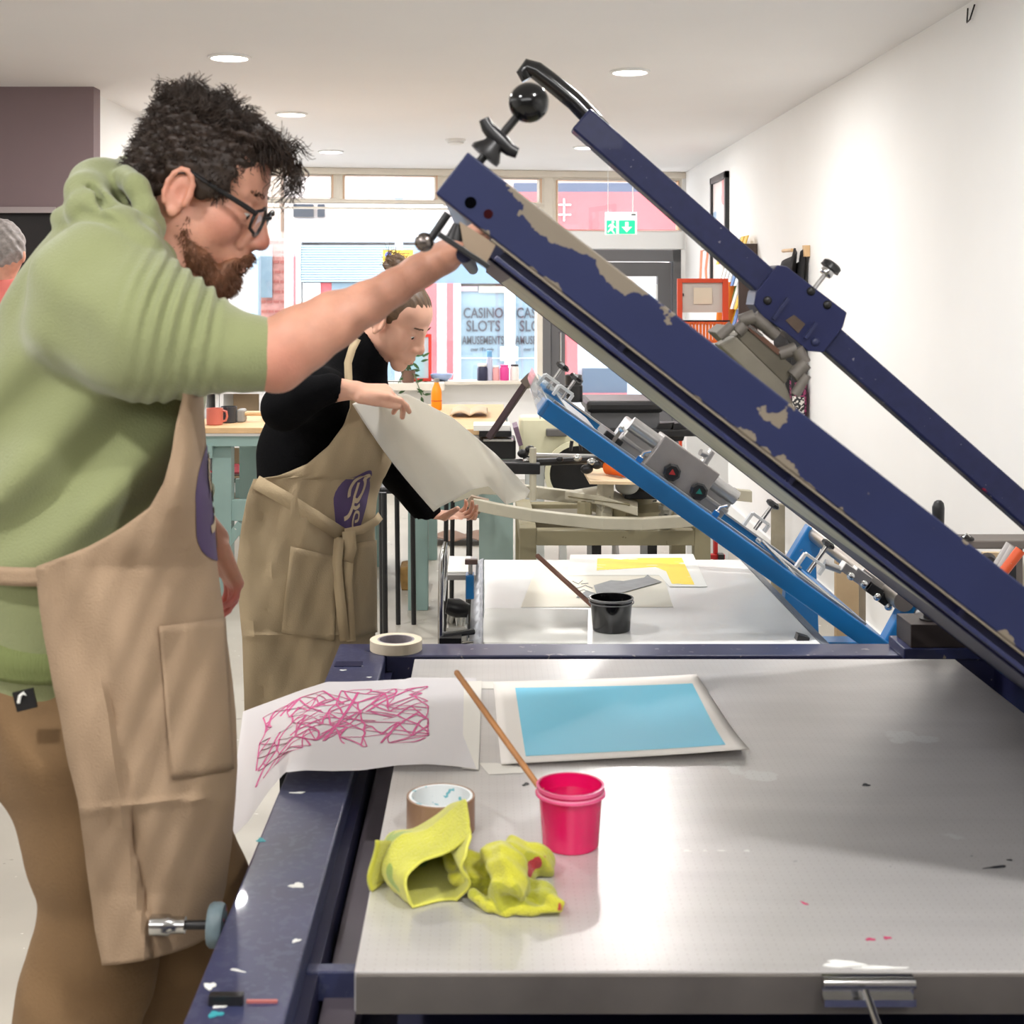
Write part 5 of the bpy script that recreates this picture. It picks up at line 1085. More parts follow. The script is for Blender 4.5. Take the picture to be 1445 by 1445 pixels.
wdx.part(MB().box((W(1388, 0, 4.5).x, 4.5, W(0, 860, 4.5).z), (1.73, 4.52, W(0, 780, 4.5).z)), 'shelf_panel', M_ply); wdx.part(MB().box((W(1388, 0, 4.5).x, 4.52, 0), (1.73, 4.72, W(0, 858, 4.5).z)), 'shelf_body', M_ply)
tag(MB().lathe(W(1392, 792, 4.45), [(.026, 0), (.03, -.01), (.02, -.03)], 20, (0, 1, 0)).build('tape_reel', mat('grey_reel', (110, 106, 108), .5), smooth=True), 'small round grey reel on the wooden shelf behind the beam', 'reel')
# boards stacked behind the blue press, under the beams
for i, (x0, x1, y0, y1, Y, m, lab) in enumerate(((1090, 1108, 712, 905, 4.9, mat('weathered_board', (150, 140, 118), .7, vary=.2, vscale=12), 'weathered grey board standing behind the blue press'), (1112, 1140, 815, 905, 4.8, M_wood, 'pale wooden board standing behind the white bed corner'), (1180, 1212, 760, 905, 4.9, mat('tan_board', (190, 164, 128), .7, vary=.1), 'tan board leaning at the wall behind the blue press linkage'), (1212, 1222, 700, 905, 5.0, mat('grey_board', (160, 152, 138), .7, vary=.15), 'narrow grey board beside the tan board'))):
    tag(MB().box((W(x0, 0, Y).x, Y, 0), (W(x1, 0, Y).x, Y + .03, W(0, y0, Y).z)).build('board', m, bevel=.002), lab, 'board')
rc = Group('red_trolley', 'red metal trolley frame on the floor behind the beige machine', 'trolley', (W(1010, 0, 6.6).x, 6.6, 0))
rc.part(MB().box((W(1008, 0, 6.6).x, 6.6, 0), (W(1013, 0, 6.6).x, 6.64, .55)), 'post', M_red); rc.part(MB().box((W(1000, 0, 6.6).x, 6.58, W(0, 788, 6.6).z), (W(1022, 0, 6.6).x, 6.62, W(0, 782, 6.6).z)), 'foot_bar', M_red); rc.part(MB().box((W(1014, 0, 6.55).x, 6.55, W(0, 790, 6.6).z-.03), (W(1022, 0, 6.55).x, 6.6, W(0, 780, 6.6).z)), 'caster', M_black)
ug = Group('folding_stand', 'folded dark metal stand on the floor under the beige machine', 'stand', (W(875, 0, 6.8).x, 6.8, 0))
for a, b in (((868, 765), (866, 867)), ((868, 765), (880, 867)), ((950, 768), (940, 860)), ((958, 768), (948, 860))): ug.part(MB().tube([W(a[0], a[1], 6.8), W(b[0], b[1] , 6.8)], .015, 8), 'strut', M_blackmetal if a[0] > 900 else M_steel, smooth=True)
# hook marks high on the right wall and on the left wall
tag(MB().tube([Vector((1.735, W(0,0,4.9).y, 2.62)), Vector((1.725, 4.92, 2.57)), Vector((1.725, 4.95, 2.565)), Vector((1.735, 4.97, 2.62))], .003, 6).build('wall_hook', M_blackmetal, smooth=True), 'small bent wire hook high on the right wall near the ceiling', 'hook')
# ------------------------------------------------------------------ things on the navy press
def roll(name, lab, c, ro, ri, h, m_side, m_in, m_top=None):
    g = Group(name, lab, 'tape roll', c)
    g.part(MB().lathe(c, [(ri + .004, 0), (ro, 0), (ro, h), (ri + .004, h)], 56, closed=True), 'tape', m_side, bevel=.0008)
    g.part(MB().lathe(c, [(ri, .0003), (ri + .004, .0003), (ri + .004, h - .0004), (ri, h - .0004)], 56, closed=True), 'core', m_in)
    return g
roll('masking_tape_roll', 'cream masking tape roll on the far left corner of the navy press', Vector((W(559, 0, 3.215).x, 3.2095, ZF)), .0605, .039, .024, mat('masking_tape', (230, 216, 192), .7, vary=.03), mat('grey_core', (160, 152, 156), .7, vary=.15, vscale=60))
roll('brown_tape_roll', 'brown packing tape roll standing behind the yellow cloth', Vector((W(622, 0, 2.06).x, 2.06, ZT)), .051, .0435, .05, mat('brown_tape', (150, 118, 94), .35, vary=.03), mat('white_core', (226, 230, 230), .6, spots=[((110, 180, 190), 60, .62)]))
# pink tub
cpk = Vector((W(805, 0, 2.0).x, 2.0, ZT))
M_pink = mat('magenta_ink', (216, 12, 92), .25, vary=.06, vscale=12, sss=0, coat=.3)
tb = tub('ink_tub', 'clear plastic tub full of bright pink ink on the grey metal bed', cpk, .0405, .0465, .088, M_pink, None, mat('pink_clear_rim', (232, 90, 140), .15, coat=.5))
tb.part(MB().lathe(cpk, [(.0425, .068), (.0425, .069)], 36), 'ink_surface', mat('wet_magenta', (200, 6, 80), .12, coat=.6))
tb.part(MB().lathe(cpk, [(.0468, .0735), (.0485, .074), (.0485, .078), (.0468, .079)], 40, closed=True), 'rim_band', mat('pale_pink_band', (236, 150, 180), .25), smooth=True)
stick('stirring_stick', 'light brown wooden stirring stick leaning out of the pink ink tub', cpk + Vector((-.025, .0, .055)), W(643, 947, 2.17), .0048)

# blue print
gb = Group('blue_print', 'white sheet printed with a flat sky blue rectangle on the metal bed', 'print', OZ(880, 1020, ZT))
def bil(P00, P10, P11, P01, u, v): return (P00 * (1 - u) + P10 * u) * (1 - v) + (P01 * (1 - u) + P11 * u) * v
pc = [OZ(x, y, ZT) for x, y in ((696, 963), (983, 955), (1057, 1070), (707, 1082))]
def bp(u, v, dz=0):
    p = bil(*pc, u, v); return p + Vector((0, 0, .0012 + dz + .010 * max(0, v - .55) ** 2 * 4 * (.4 + u) + .004 * u ** 4))
gb.part(MB().grid(lambda u, v: bp(u, v), 24, 24), 'sheet', mat('warm_white_paper', (244, 238, 232), .7), smooth=True, solid=.0008)
def inv(px, py):   # pixel -> (u,v) on the sheet, by a few Newton steps
    t = OZ(px, py, ZT); u = v = .5
    for _ in range(12):
        p = bil(*pc, u, v); e = 1e-4; du = (bil(*pc, u + e, v) - p) / e; dv = (bil(*pc, u, v + e) - p) / e
        r = t - p; det = du.x * dv.y - du.y * dv.x; u += (r.x * dv.y - r.y * dv.x) / det; v += (du.x * r.y - du.y * r.x) / det
    return u, v
ic = [inv(x, y) for x, y in ((727, 972), (977, 968), (1024, 1061), (742, 1071))]
def ip(u, v):
    a = [Vector((c[0], c[1], 0)) for c in ic]; q = bil(*a, u, v); return bp(q.x, q.y, .0009)
gb.part(MB().grid(ip, 20, 20), 'blue_ink', mat('sky_blue_ink', (132, 216, 246), .55), smooth=True)

# translucent film with pink line drawing, drooping over the left rail
top = [(672, 962), (640, 958), (600, 957), (560, 959), (520, 961), (490, 962), (462, 962), (430, 972), (400, 983), (370, 994), (343, 1004)]
bot = [(672, 1085), (640, 1081), (600, 1078), (560, 1080), (510, 1087), (470, 1088), (430, 1087), (402, 1090), (378, 1118), (350, 1160), (317, 1192)]
def fdepth(i, edge):   # distances of film edge points
    Yt, Yb_ = 2.86, 2.31
    return Yt if edge else Yb_
def lerp_list(L, u):
    x = u * (len(L) - 1); i = min(int(x), len(L) - 2); f = x - i
    return (L[i][0] * (1 - f) + L[i + 1][0] * f, L[i][1] * (1 - f) + L[i + 1][1] * f)
def film(u, v, off=0):
    a = lerp_list(top, u); b = lerp_list(bot, u)
    A = W(a[0], a[1], 2.86); B = W(b[0], b[1], 2.31)
    p = A * (1 - v) + B * v
    p.z += -.012 * math.sin(v * PI) * (u > .6) * (u - .6)
    p.z = max(p.z, ZT + .0015) if (p.x > -.16) else max(p.z, (ZF + .003) if p.x > -.352 else p.z)
    return p + Vector((0, 0, off))
gf = Group('printed_film', 'translucent film with a tangled pink line drawing, drooping over the left edge', 'film', OZ(600, 1020, ZT))
M_film = mat('drafting_film', (232, 228, 230), .35, alpha=.86)
gf.part(MB().grid(lambda u, v: film(u, v), 60, 30), 'film_sheet', M_film, smooth=True)
rf_ = random.Random(11); ink = MB()
def img2(s, t):  # s along (0 right .. 1 left), t 0 top..1 bottom in drawing frame -> film uv
    return (.19 + .70 * s, .12 + .66 * t)
def stroke(p, q, bend, w):
    pts = []
    for k in range(7):
        f = k / 6; s = p[0] * (1 - f) + q[0] * f; t = p[1] * (1 - f) + q[1] * f
        L = math.hypot(q[0] - p[0], q[1] - p[1]); nx, ny = -(q[1] - p[1]) / (L + 1e-6), (q[0] - p[0]) / (L + 1e-6)
        bb = bend * math.sin(f * PI); s += nx * bb; t += ny * bb
        u, v = img2(min(max(s, 0), 1), min(max(t, 0), 1)); pts.append((u, v))
    for k in range(6):
        (u0, v0), (u1, v1) = pts[k], pts[k + 1]; a = film(u0, v0, .0012); b = film(u1, v1, .0012); d = (b - a); 
        if d.length < 1e-5: continue
        n_ = Vector((-d.y, d.x, 0)); n_ = n_.normalized() * w if n_.length > 1e-6 else Vector((w, 0, 0))
        ink.add([a - n_, b - n_, b + n_, a + n_], [(0, 1, 2, 3)])
NX_, NY_ = 13, 8
nodes = {(i, j): ((i + rf_.uniform(-.42, .42)) / (NX_ - 1), (j + rf_.uniform(-.42, .42)) / (NY_ - 1)) for i in range(NX_) for j in range(NY_)}
for (i, j), p in nodes.items():
    for di, dj, pr in ((1, 0, .62), (0, 1, .5), (1, 1, .5), (1, -1, .5), (2, 1, .18), (2, -1, .18)):
        q = nodes.get((i + di, j + dj))
        if q and rf_.random() < pr: stroke(p, q, rf_.uniform(-.010, .010), rf_.uniform(.0010, .0022))
for _ in range(16):
    p = (rf_.random(), rf_.random()); q = (p[0] + rf_.uniform(-.35, .35), p[1] + rf_.uniform(-.5, .5)); stroke(p, q, rf_.uniform(-.03, .03), rf_.uniform(.0016, .0028))
stroke((.36, .05), (.52, .9), .01, .0028)
gf.part(ink, 'pink_line_drawing', mat('pink_print_ink', (206, 84, 140), .6))
# tape strips holding the film and sheet
for pts, lab in ((((655, 962), (680, 961), (675, 1086), (652, 1085)), 'clear tape strip along the right edge of the printed film'), (((676, 1077), (700, 1077), (742, 1084), (738, 1091), (690, 1093)), 'torn white masking tape piece on the bed below the blue print'), (((676, 962), (697, 962), (697, 972), (678, 972)), 'short masking tape piece between the film and the blue print')):
    z_ = ZT + (.0022 if pts[0][0] == 655 else .0004)
    tag(MB().prism([OZ(x, y, z_) for x, y in pts], (0, 0, .0005)).build('tape_strip', mat('tape_strip_cream', (232, 228, 220), .5)), lab, 'tape')

# yellow-green cloths
M_lime = mat('lime_microfibre', (206, 204, 62), .95, vary=.14, vscale=16, bump=.8, bscale=420, sheen=.4, spots=[((150, 178, 52), 12, .60, (1, 1, 1), 2), ((172, 62, 46), 17, .755)])
M_limed = mat('lime_edge', (224, 222, 100), .9, bump=.6, bscale=300)
rims = [  # opening ring, then rings going back (px, py, Y)
    [(664, 1180), (642, 1196), (614, 1209), (588, 1217), (575, 1234), (574, 1258), (587, 1279), (610, 1288), (634, 1282), (650, 1264), (659, 1243), (652, 1222), (660, 1200)],
]
def ring_pt(k, t):
    R = rims[0]; x = (t % 1) * len(R); i = int(x) % len(R); n = len(R); f = x - int(x); p0, p1, p2, p3 = R[i - 1], R[i], R[(i + 1) % n], R[(i + 2) % n]
    return tuple(.5 * (2 * p1[j] + (p2[j] - p0[j]) * f + (2 * p0[j] - 5 * p1[j] + 4 * p2[j] - p3[j]) * f * f + (3 * p1[j] - p0[j] - 3 * p2[j] + p3[j]) * f ** 3) for j in (0, 1))
def clothA(u, v):
    x0, y0 = ring_pt(0, u)
    cx_, cy_ = 612, 1240
    back = {0: (612, 1240, 1.0, 1.0, 1.80), 1: (592, 1216, 1.22, 1.42, 1.86), 2: (580, 1208, 1.12, 1.25, 1.94), 3: (575, 1208, .3, .3, 1.985)}
    s = v * 3; i = min(int(s), 2); f = s - i; f = f * f * (3 - 2 * f); A, B = back[i], back[i + 1]
    C = [A[k] * (1 - f) + B[k] * f for k in range(5)]
    dx, dy = (x0 - cx_) * C[2], (y0 - cy_) * C[3]
    ang = u * 2 * PI
    w = 1 + .05 * math.sin(3 * ang + 5 * v) + .04 * math.sin(7 * ang - 3 * v)
    p = W(C[0] + dx * w, C[1] + dy * w, C[4] + .015 * math.sin(2 * ang) * (1 - v))
    p.z = max(p.z, ZT + .003); return p
cg = Group('yellow_cloth', 'crumpled lime yellow cloth with an open folded hollow, left of the other cloth', 'cloth', OZ(600, 1240, ZT))
cg.part(MB().grid(clothA, 60, 30, wrapu=True), 'folded_cloth', M_lime, smooth=True, solid=.004)
cg.part(MB().tube([clothA(k / 60, 0) for k in range(61)], .0022, 6), 'hem', M_limed, smooth=True)
def flapA(u, v):  # small fold hanging on the left
    p = W(532 + 26 * v + 6 * math.sin(u * 5), 1186 + 74 * u, 1.84 + .05 * v); p.z = max(p.z, ZT + .003); return p + Vector((-.012 * math.sin(u * PI) * (1 - v), 0, 0))
cg.part(MB().grid(flapA, 14, 10), 'side_fold', M_lime, smooth=True, solid=.005)
F2 = Field((W(620, 0, 1.9).x - .01, 1.70, ZT - .005), (W(815, 0, 1.9).x + .02, 1.98, ZT + .13), .0022)
YC = 1.84
def wp(px, py, Y=YC): return tuple(W(px, py, Y))
nz = lambda X, Y, Z, t: .0022 * np.sin(X * 190 + Z * 90) + .0016 * np.sin(Y * 240 + X * 110 + Z * 160)
F2.chain([wp(690, 1222, 1.9), wp(725, 1218, 1.9), wp(762, 1216, 1.9)], [.020, .030, .022], .012, disp=nz)           # lobe
F2.chain([wp(640, 1215, 1.88), wp(665, 1222, 1.86), wp(690, 1228, 1.84)], [.014, .019, .018], .008, disp=nz)          # twisted link to the left
F2.chain([wp(648, 1236, 1.84), wp(670, 1240, 1.83), wp(692, 1245, 1.83)], [.012, .016, .016], .005, disp=nz)
F2.chain([wp(695, 1203, 1.82), wp(716, 1218, 1.795), wp(722, 1243, 1.785), wp(706, 1262, 1.785)], [.014, .023, .024, .016], .006, disp=nz)  # overhanging band
F2.ell(wp(732, 1272, 1.80), (.052, .034, .013), k=.008, disp=nz); F2.chain([wp(735, 1252, 1.82), wp(770, 1268, 1.79), wp(793, 1275, 1.77)], [.019, .015, .005], .008, disp=nz)
F2.chain([wp(668, 1262, 1.80), wp(690, 1278, 1.78), wp(735, 1284, 1.77), wp(790, 1283, 1.77)], [.008, .006, .005, .004], .006)
F2.cap(wp(700, 1272, 1.76), wp(728, 1266, 1.77), .007, .005, .004, cut=True)
me = F2.mesh('twisted_cloth'); me.transform(Matrix.Identity(4))
co = np.empty(len(me.vertices) * 3, np.float32); me.vertices.foreach_get('co', co); co = co.reshape(-1, 3); co[:, 2] = np.maximum(co[:, 2], ZT + .001); me.vertices.foreach_set('co', co.ravel())
M_lime2 = mat('stained_lime_microfibre', (204, 200, 56), .95, vary=.14, vscale=18, bump=.8, bscale=420, sheen=.4, spots=[((176, 176, 44), 14, .60, (1, 1, 1), 2), ((176, 44, 50), 21, .68)])
tw = link_mesh('yellow_cloth', me, M_lime2, None, True); tag(tw, 'twisted lime yellow cloth with red ink stains, in front of the pink tub', 'cloth', 'lime yellow cloths'); cg.root['group'] = 'lime yellow cloths'
# ------------------------------------------------------------------ people
M_skin = mat('fair_skin', (208, 152, 128), .5, vary=.09, vscale=34, sss=.12, bump=.15, bscale=260)
M_skinw = mat('fair_skin_woman', (216, 166, 142), .5, vary=.06, vscale=20, sss=.12)
M_eye = mat('eye_white', (226, 222, 216), .2); M_iris = mat('iris_dark', (50, 40, 36), .15); M_lip = mat('lip_skin', (182, 104, 98), .45)
def ribbon(mb, pts, w, up):
    pts = [Vector(p) for p in pts]; n = len(pts); vs = []
    for i, p in enumerate(pts):
        d = (pts[min(i + 1, n - 1)] - pts[max(i - 1, 0)]).normalized(); sd = d.cross(Vector(up)).normalized() * (w / 2); vs += [p - sd, p + sd]
    mb.add(vs, [(2 * i, 2 * i + 1, 2 * i + 3, 2 * i + 2) for i in range(n - 1)]); return mb
class HeadF:
    def __init__(s, C, pitch, yaw=0., scale=1., roll=0.):
        p = math.radians(pitch); y = math.radians(yaw)
        Rz = Matrix.Rotation(-y, 3, 'Z'); Ry = Matrix.Rotation(p, 3, 'Y'); Rx = Matrix.Rotation(math.radians(roll), 3, 'X')
        s.R = Rz @ Ry @ Rx; s.C = Vector(C); s.s = scale; s.Rn = np.array([list(r) for r in s.R])
    def w(s, x, y, z): return s.C + s.R @ (Vector((x, y, z)) * s.s)
    def ell(s, F, c, r, k=.01, **kw): F.ell(tuple(s.w(*c)), tuple(v * s.s for v in r), s.Rn, k, **kw)
    def cap(s, F, a, b, ra, rb=None, k=.01, **kw): F.cap(tuple(s.w(*a)), tuple(s.w(*b)), ra * s.s, (rb or ra) * s.s, k, **kw)
    def head(s, F, fem=False):
        e, c = s.ell, s.cap; q = .82 if fem else 1.
        e(F, (-.007, 0, .050), (.091, .076, .076)); e(F, (.040, 0, .045), (.049, .062, .048), .02); e(F, (.036, 0, -.012), (.054, .056, .064), .02)
        e(F, (.022, 0, -.055), (.058, .053, .036), .02)
        for y in (-1, 1):
            e(F, (.055, y * .038, -.018), (.026, .022, .028), .02); e(F, (.0, y * .047, -.048), (.03, .014, .028), .015)
            c(F, (.086, y * .008, .026), (.070, y * .043, .029), .010 * q, .009 * q, .012)
            e(F, (.094, y * .032, .008), (.017, .016, .0125), .008, cut=True)
            e(F, (.0738, y * .032, .0115), (.0144, .0158, .0098), .004)                     # upper lid
            e(F, (.0728, y * .032, -.0008), (.0132, .0145, .0080), .004)                     # lower lid
            e(F, (.102, y * .0125, -.030), (.0105, .0075, .0075), .006)                    # nostril wing
            e(F, (.1045, y * .008, -.0375), (.0045, .0028, .003), .002, cut=True)
            # ear
            e(F, (-.006, y * .0755, -.002), (.018, .006, .030), .004)
            pts = [(-.006 + .0175 * math.cos(a), y * (.081 + .002 * math.sin(a)), .0 + .030 * math.sin(a)) for a in [math.radians(v) for v in range(-30, 250, 28)]]
            for a, b in zip(pts[:-1], pts[1:]): c(F, a, b, .0040, None, .003)
            e(F, (.000, y * .083, -.002), (.0085, .006, .013), .004, cut=True); e(F, (-.004, y * .079, -.029), (.008, .004, .008), .004)
            c(F, (.008, y * .080, .006), (.009, y * .080, -.010), .0035, .004, .004)
        c(F, (.080, 0, .012), (.090, 0, -.034), .016, .014, .012); c(F, (.088, 0, .018), (.108, 0, -.018), .0085 * q, .0105 * q, .012); e(F, (.1105, 0, -.026), (.0115 * q, .0105 * q, .0105), .008)
        e(F, (.075, 0, -.057), (.026, .030, .024), .015); e(F, (.072, 0, -.092), (.021, .024, .020), .018)
        c(F, (.098, -.012, -.0605), (.098, .012, -.0605), .0058, None, .005); c(F, (.097, -.010, -.0705), (.097, .010, -.0705), .0062, None, .005)
        c(F, (.104, -.022, -.0655), (.104, .022, -.0655), .0022, None, .002, cut=True)
    def face_parts(s, G, fem=False):
        for y in (-1, 1):
            eb = G.part(MB().ball((0, 0, 0), .0119 * s.s, 18, 12), 'eyeball', M_eye, smooth=True)
            eb.matrix_basis = Matrix.Translation(s.w(.0748, y * .032, .006)) 
            ir = MB().lathe(s.w(.0855, y * .032, -.0002), [(.0055 * s.s, -.002), (.0052 * s.s, .0002), (.002, .0012)], 16, tuple(s.R @ Vector((1, 0, -.5)))); G.part(ir, 'iris', M_iris, smooth=True)
        lp = MB()
        for z, r, w in ((-.0605, .0042, .016), (-.0702, .0048, .014)):
            lp.tube([s.w(.0985 - .10 * (abs(k) / 4 * w) ** 1.2, k / 4 * w, z + (.0012 if z > -.065 else -.0012) * (1 - abs(k) / 4) + .001) for k in range(-4, 5)], [r * .35 * s.s, r * .7 * s.s, r * .9 * s.s, r * s.s, r * 1.05 * s.s, r * s.s, r * .9 * s.s, r * .7 * s.s, r * .35 * s.s], 10)
        G.part(lp, 'lips', M_lip, smooth=True)
def hand(F, wrist, d, n, side=1, s=1., curls=None, thumb=(.6, .7, .35), spread=0., k=.006, tcurl=.3):
    wr = Vector(wrist); d = Vector(d).normalized(); n = Vector(n); n = (n - d * n.dot(d)).normalized(); t = d.cross(n) * side
    curls = curls or [(20, 25, 15)] * 4
    offs = [.027, .009, -.009, -.026]; ds = [.088, .091, .086, .077]; Ls = [.072, .080, .074, .058]; rs = [.0088, .009, .0085, .0075]
    tips = []
    for i in range(4):
        K = wr + d * ds[i] * s + t * offs[i] * s - n * .004 * s
        F.cap(tuple(wr + t * offs[i] * .55 * s), tuple(K), .0135 * s, .0112 * s, .012)
    F.ell(tuple(wr + d * .045 * s + n * .002), (.030 * s, .030 * s, .030 * s), None, .01) if False else None
    F.cap(tuple(wr + d * .02 * s + t * .018 * s + n * .006 * s), tuple(wr + d * .06 * s + t * .022 * s + n * .004 * s), .014 * s, .012 * s, .012)
    for i in range(4):
        p = wr + d * ds[i] * s + t * offs[i] * s - n * .004 * s; ang = 0; dd = (d + t * spread * (1.5 - i)).normalized()
        for j, fr in enumerate((.45, .30, .25)):
            ang += math.radians(curls[i][j]); v = dd * math.cos(ang) + n * math.sin(ang)
            q = p + v * Ls[i] * fr * s; r0 = rs[i] * (1 - .09 * j) * s; F.cap(tuple(p), tuple(q), r0 * 1.06, r0 * .92, .003); p = q
        tips.append(p.copy())
    p = wr + d * .018 * s + t * .026 * s + n * .006 * s; v = (d * thumb[0] + t * thumb[1] + n * thumb[2]).normalized()
    for j, (L, r) in enumerate(((.042, .0135), (.032, .0108), (.026, .0092))):
        q = p + v * L * s; F.cap(tuple(p), tuple(q), r * s, r * .9 * s, .008 if j == 0 else .003); p = q
        v = (v + d * tcurl * .6 + n * tcurl * .3).normalized()
    return tips
def put(G, F, name, m, lab=None):
    o = link_mesh(name, F.mesh(name), m, None, True); own(G.root, o)
    if lab: o['label'] = lab
    return o
def nrm3(X, Y, Z, f, s=0):   # cheap smooth pseudo-noise
    return (np.sin(X * f + s) * np.cos(Z * f * 1.3 + 1.7 * s) + np.sin((X + Z) * f * .7 + Y * f + s * 2) * .6 + np.cos(Y * f * 1.6 - Z * f * .8 + s) * .5) / 2.1

# =============================================================== the bearded man
man = Group('person', 'bearded man in glasses, green hoodie and beige apron, lifting the navy frame', 'person', (-.55, 2.05, 0))
H = HeadF((-.432, 2.055, 1.742), 22, 0, 1.06)
F = Field((-.80, 1.72, .92), (.06, 2.42, 1.96), .003)
H.head(F)
H.cap(F, (-.015, 0, -.03), (-.075, 0, -.15), .057, .062, .03)
F.chain([W(250, 330, 2.05), W(215, 410, 2.05), W(160, 520, 2.05), W(120, 700, 2.05)], [.055, .085, .12, .12], .03)   # hidden trunk
F.chain([W(150, 420, 1.90), W(300, 490, 1.86), W(388, 500, 1.845)], [.055, .048, .044], .02)
F.chain([W(388, 500, 1.845), W(425, 478, 1.85), W(470, 452, 1.855), W(520, 427, 1.865), W(555, 406, 1.87), W(590, 384, 1.88), W(628, 363, 1.885)], [.0455, .0435, .037, .0278, .0232, .0218, .0228], .012)
F.cap(W(392, 520, 1.845), W(400, 512, 1.845), .028, .028, .02)
wr_ = W(622, 366, 1.885)
hand(F, wr_, (.78, .06, .50), (.35, -.10, -.9), side=-1, s=1.02, curls=[(35, 60, 35), (38, 62, 38), (42, 62, 38), (46, 60, 35)], thumb=(.75, .45, -.1))
# left arm hanging behind the apron
F.chain([W(190, 420, 2.24), W(190, 640, 2.31), W(300, 762, 2.27)], [.055, .038, .027], .02)
hand(F, W(309, 772, 2.255), (.20, .42, -.88), (-.75, -.5, -.3), side=1, s=.86, curls=[(10, 26, 16), (16, 30, 20), (24, 34, 22), (34, 40, 26)], thumb=(.8, .45, .5), spread=.09)
body = put(man, F, 'body', M_skin)
# reddened skin on the nose, ear and ink-stained fingertips is real colour: separate vertex mask
ca = body.data.color_attributes.new('stain', 'FLOAT_COLOR', 'POINT')
co = np.empty(len(body.data.vertices) * 3, np.float32); body.data.vertices.foreach_get('co', co); co = co.reshape(-1, 3)
def blob(c, r): return np.clip(1.3 - np.linalg.norm(co - np.array(c, np.float32), axis=1) / r, 0, 1)
red = np.maximum.reduce([blob(H.w(.112, 0, -.028), .022) * .6, blob(H.w(-.006, -.08, 0), .035) * .25, blob(W(395, 520, 1.80), .05) * .25, blob(H.w(.06, -.045, -.02), .03) * .35])
ink_ = np.clip((1.6 - (412 - 412) * 0 - (W(0, 800, 2.265).z) * 0 + (W(0, 806, 2.265).z - co[:, 2]) / .05) * 1, 0, 1) * 0 + np.clip((W(0, 815, 2.265).z - co[:, 2]) / .06, 0, .5) * (co[:, 0] > W(305, 0, 2.3).x) * (co[:, 1] > 2.15)
rgba = np.stack([red, ink_, np.zeros_like(red), np.ones_like(red)], 1).astype(np.float32); ca.data.foreach_set('color', rgba.ravel())
M_skinm = M_skin.copy(); M_skinm.name = 'man_skin'; body.data.materials[0] = M_skinm
nt = M_skinm.node_tree; b_ = nt.nodes['Principled BSDF']; src = b_.inputs['Base Color'].links[0].from_socket
at = nt.nodes.new('ShaderNodeAttribute'); at.attribute_name = 'stain'; se = nt.nodes.new('ShaderNodeSeparateColor'); nt.links.new(at.outputs['Color'], se.inputs[0])
m1 = nt.nodes.new('ShaderNodeMix'); m1.data_type = 'RGBA'; nt.links.new(se.outputs[0], m1.inputs[0]); nt.links.new(src, m1.inputs[6]); m1.inputs[7].default_value = srgb(188, 92, 80)
m2 = nt.nodes.new('ShaderNodeMix'); m2.data_type = 'RGBA'; nt.links.new(se.outputs[1], m2.inputs[0]); nt.links.new(m1.outputs[2], m2.inputs[6]); m2.inputs[7].default_value = srgb(196, 50, 76); nt.links.new(m2.outputs[2], b_.inputs['Base Color'])
H.face_parts(man)
# hair: volume plus curls
M_hair = mat('dark_brown_hair', (50, 37, 29), .55, vary=.3, vscale=60); M_beard = mat('auburn_beard', (122, 80, 54), .6, vary=.25, vscale=50)
F = Field(tuple(H.C - Vector((.17, .14, .10))), tuple(H.C + Vector((.20, .14, .22))), .003)
bsp = lambda X, Y, Z, t: .0016 * np.sin(X * 260 + Z * 180) * np.cos(Y * 230)
dsp = lambda X, Y, Z, t: .004 * np.sin(X * 210 + Z * 130) * np.cos(Y * 190 + X * 60) + .003 * np.sin(Z * 300 + Y * 170)
H.ell(F, (-.008, 0, .053), (.094, .082, .080), .01, disp=dsp); H.ell(F, (-.056, 0, .0), (.048, .064, .055), .02, disp=dsp)
H.ell(F, (-.02, 0, .100), (.075, .064, .034), .02, disp=dsp); H.ell(F, (.050, 0, .100), (.044, .052, .022), .02, disp=dsp)
for y in (-1, 1): H.ell(F, (.018, y * .068, .035), (.036, .0125, .036), .01, disp=bsp)
H.ell(F, (.107, 0, .036), (.054, .12, .052), .006, cut=True); H.ell(F, (.06, 0, -.06), (.075, .12, .085), .006, cut=True)
for y in (-1, 1): H.ell(F, (-.004, y * .085, -.006), (.020, .03, .033), .004, cut=True)
hair = put(man, F, 'hair', M_hair)
P = []
rg = np.random.default_rng(4)
def curl_strands(nguide, nper, rootf, L, rad, sprd, K=12):
    out = []
    for g in range(nguide):
        r0, dirv, Lg = rootf(g); ph = rg.uniform(0, 6.28); turns = rg.uniform(.6, 1.5); bend = rg.normal(0, .6, 3)
        for k in range(nper):
            rr0 = r0 + rg.normal(0, sprd, 3); Ls = Lg * rg.uniform(.75, 1.1); ph2 = ph + rg.normal(0, .35); t = np.linspace(0, 1, K)[:, None]
            d = dirv + rg.normal(0, .10, 3); d /= np.linalg.norm(d)
            s1 = np.cross(d, [0.2, .9, .1]); s1 /= np.linalg.norm(s1); s2 = np.cross(d, s1)
            cr = rad * rg.uniform(.7, 1.3)
            p = rr0 + d * Ls * t + (s1 * np.cos(ph2 + turns * 6.28 * t) + s2 * np.sin(ph2 + turns * 6.28 * t) - s1 * np.cos(ph2) - s2 * np.sin(ph2)) * cr * t ** .6 + bend * .012 * t ** 2
            out.append(p)
    return out
def toW(P): P = np.array(P) * H.s; return P @ H.Rn.T + np.array(H.C)
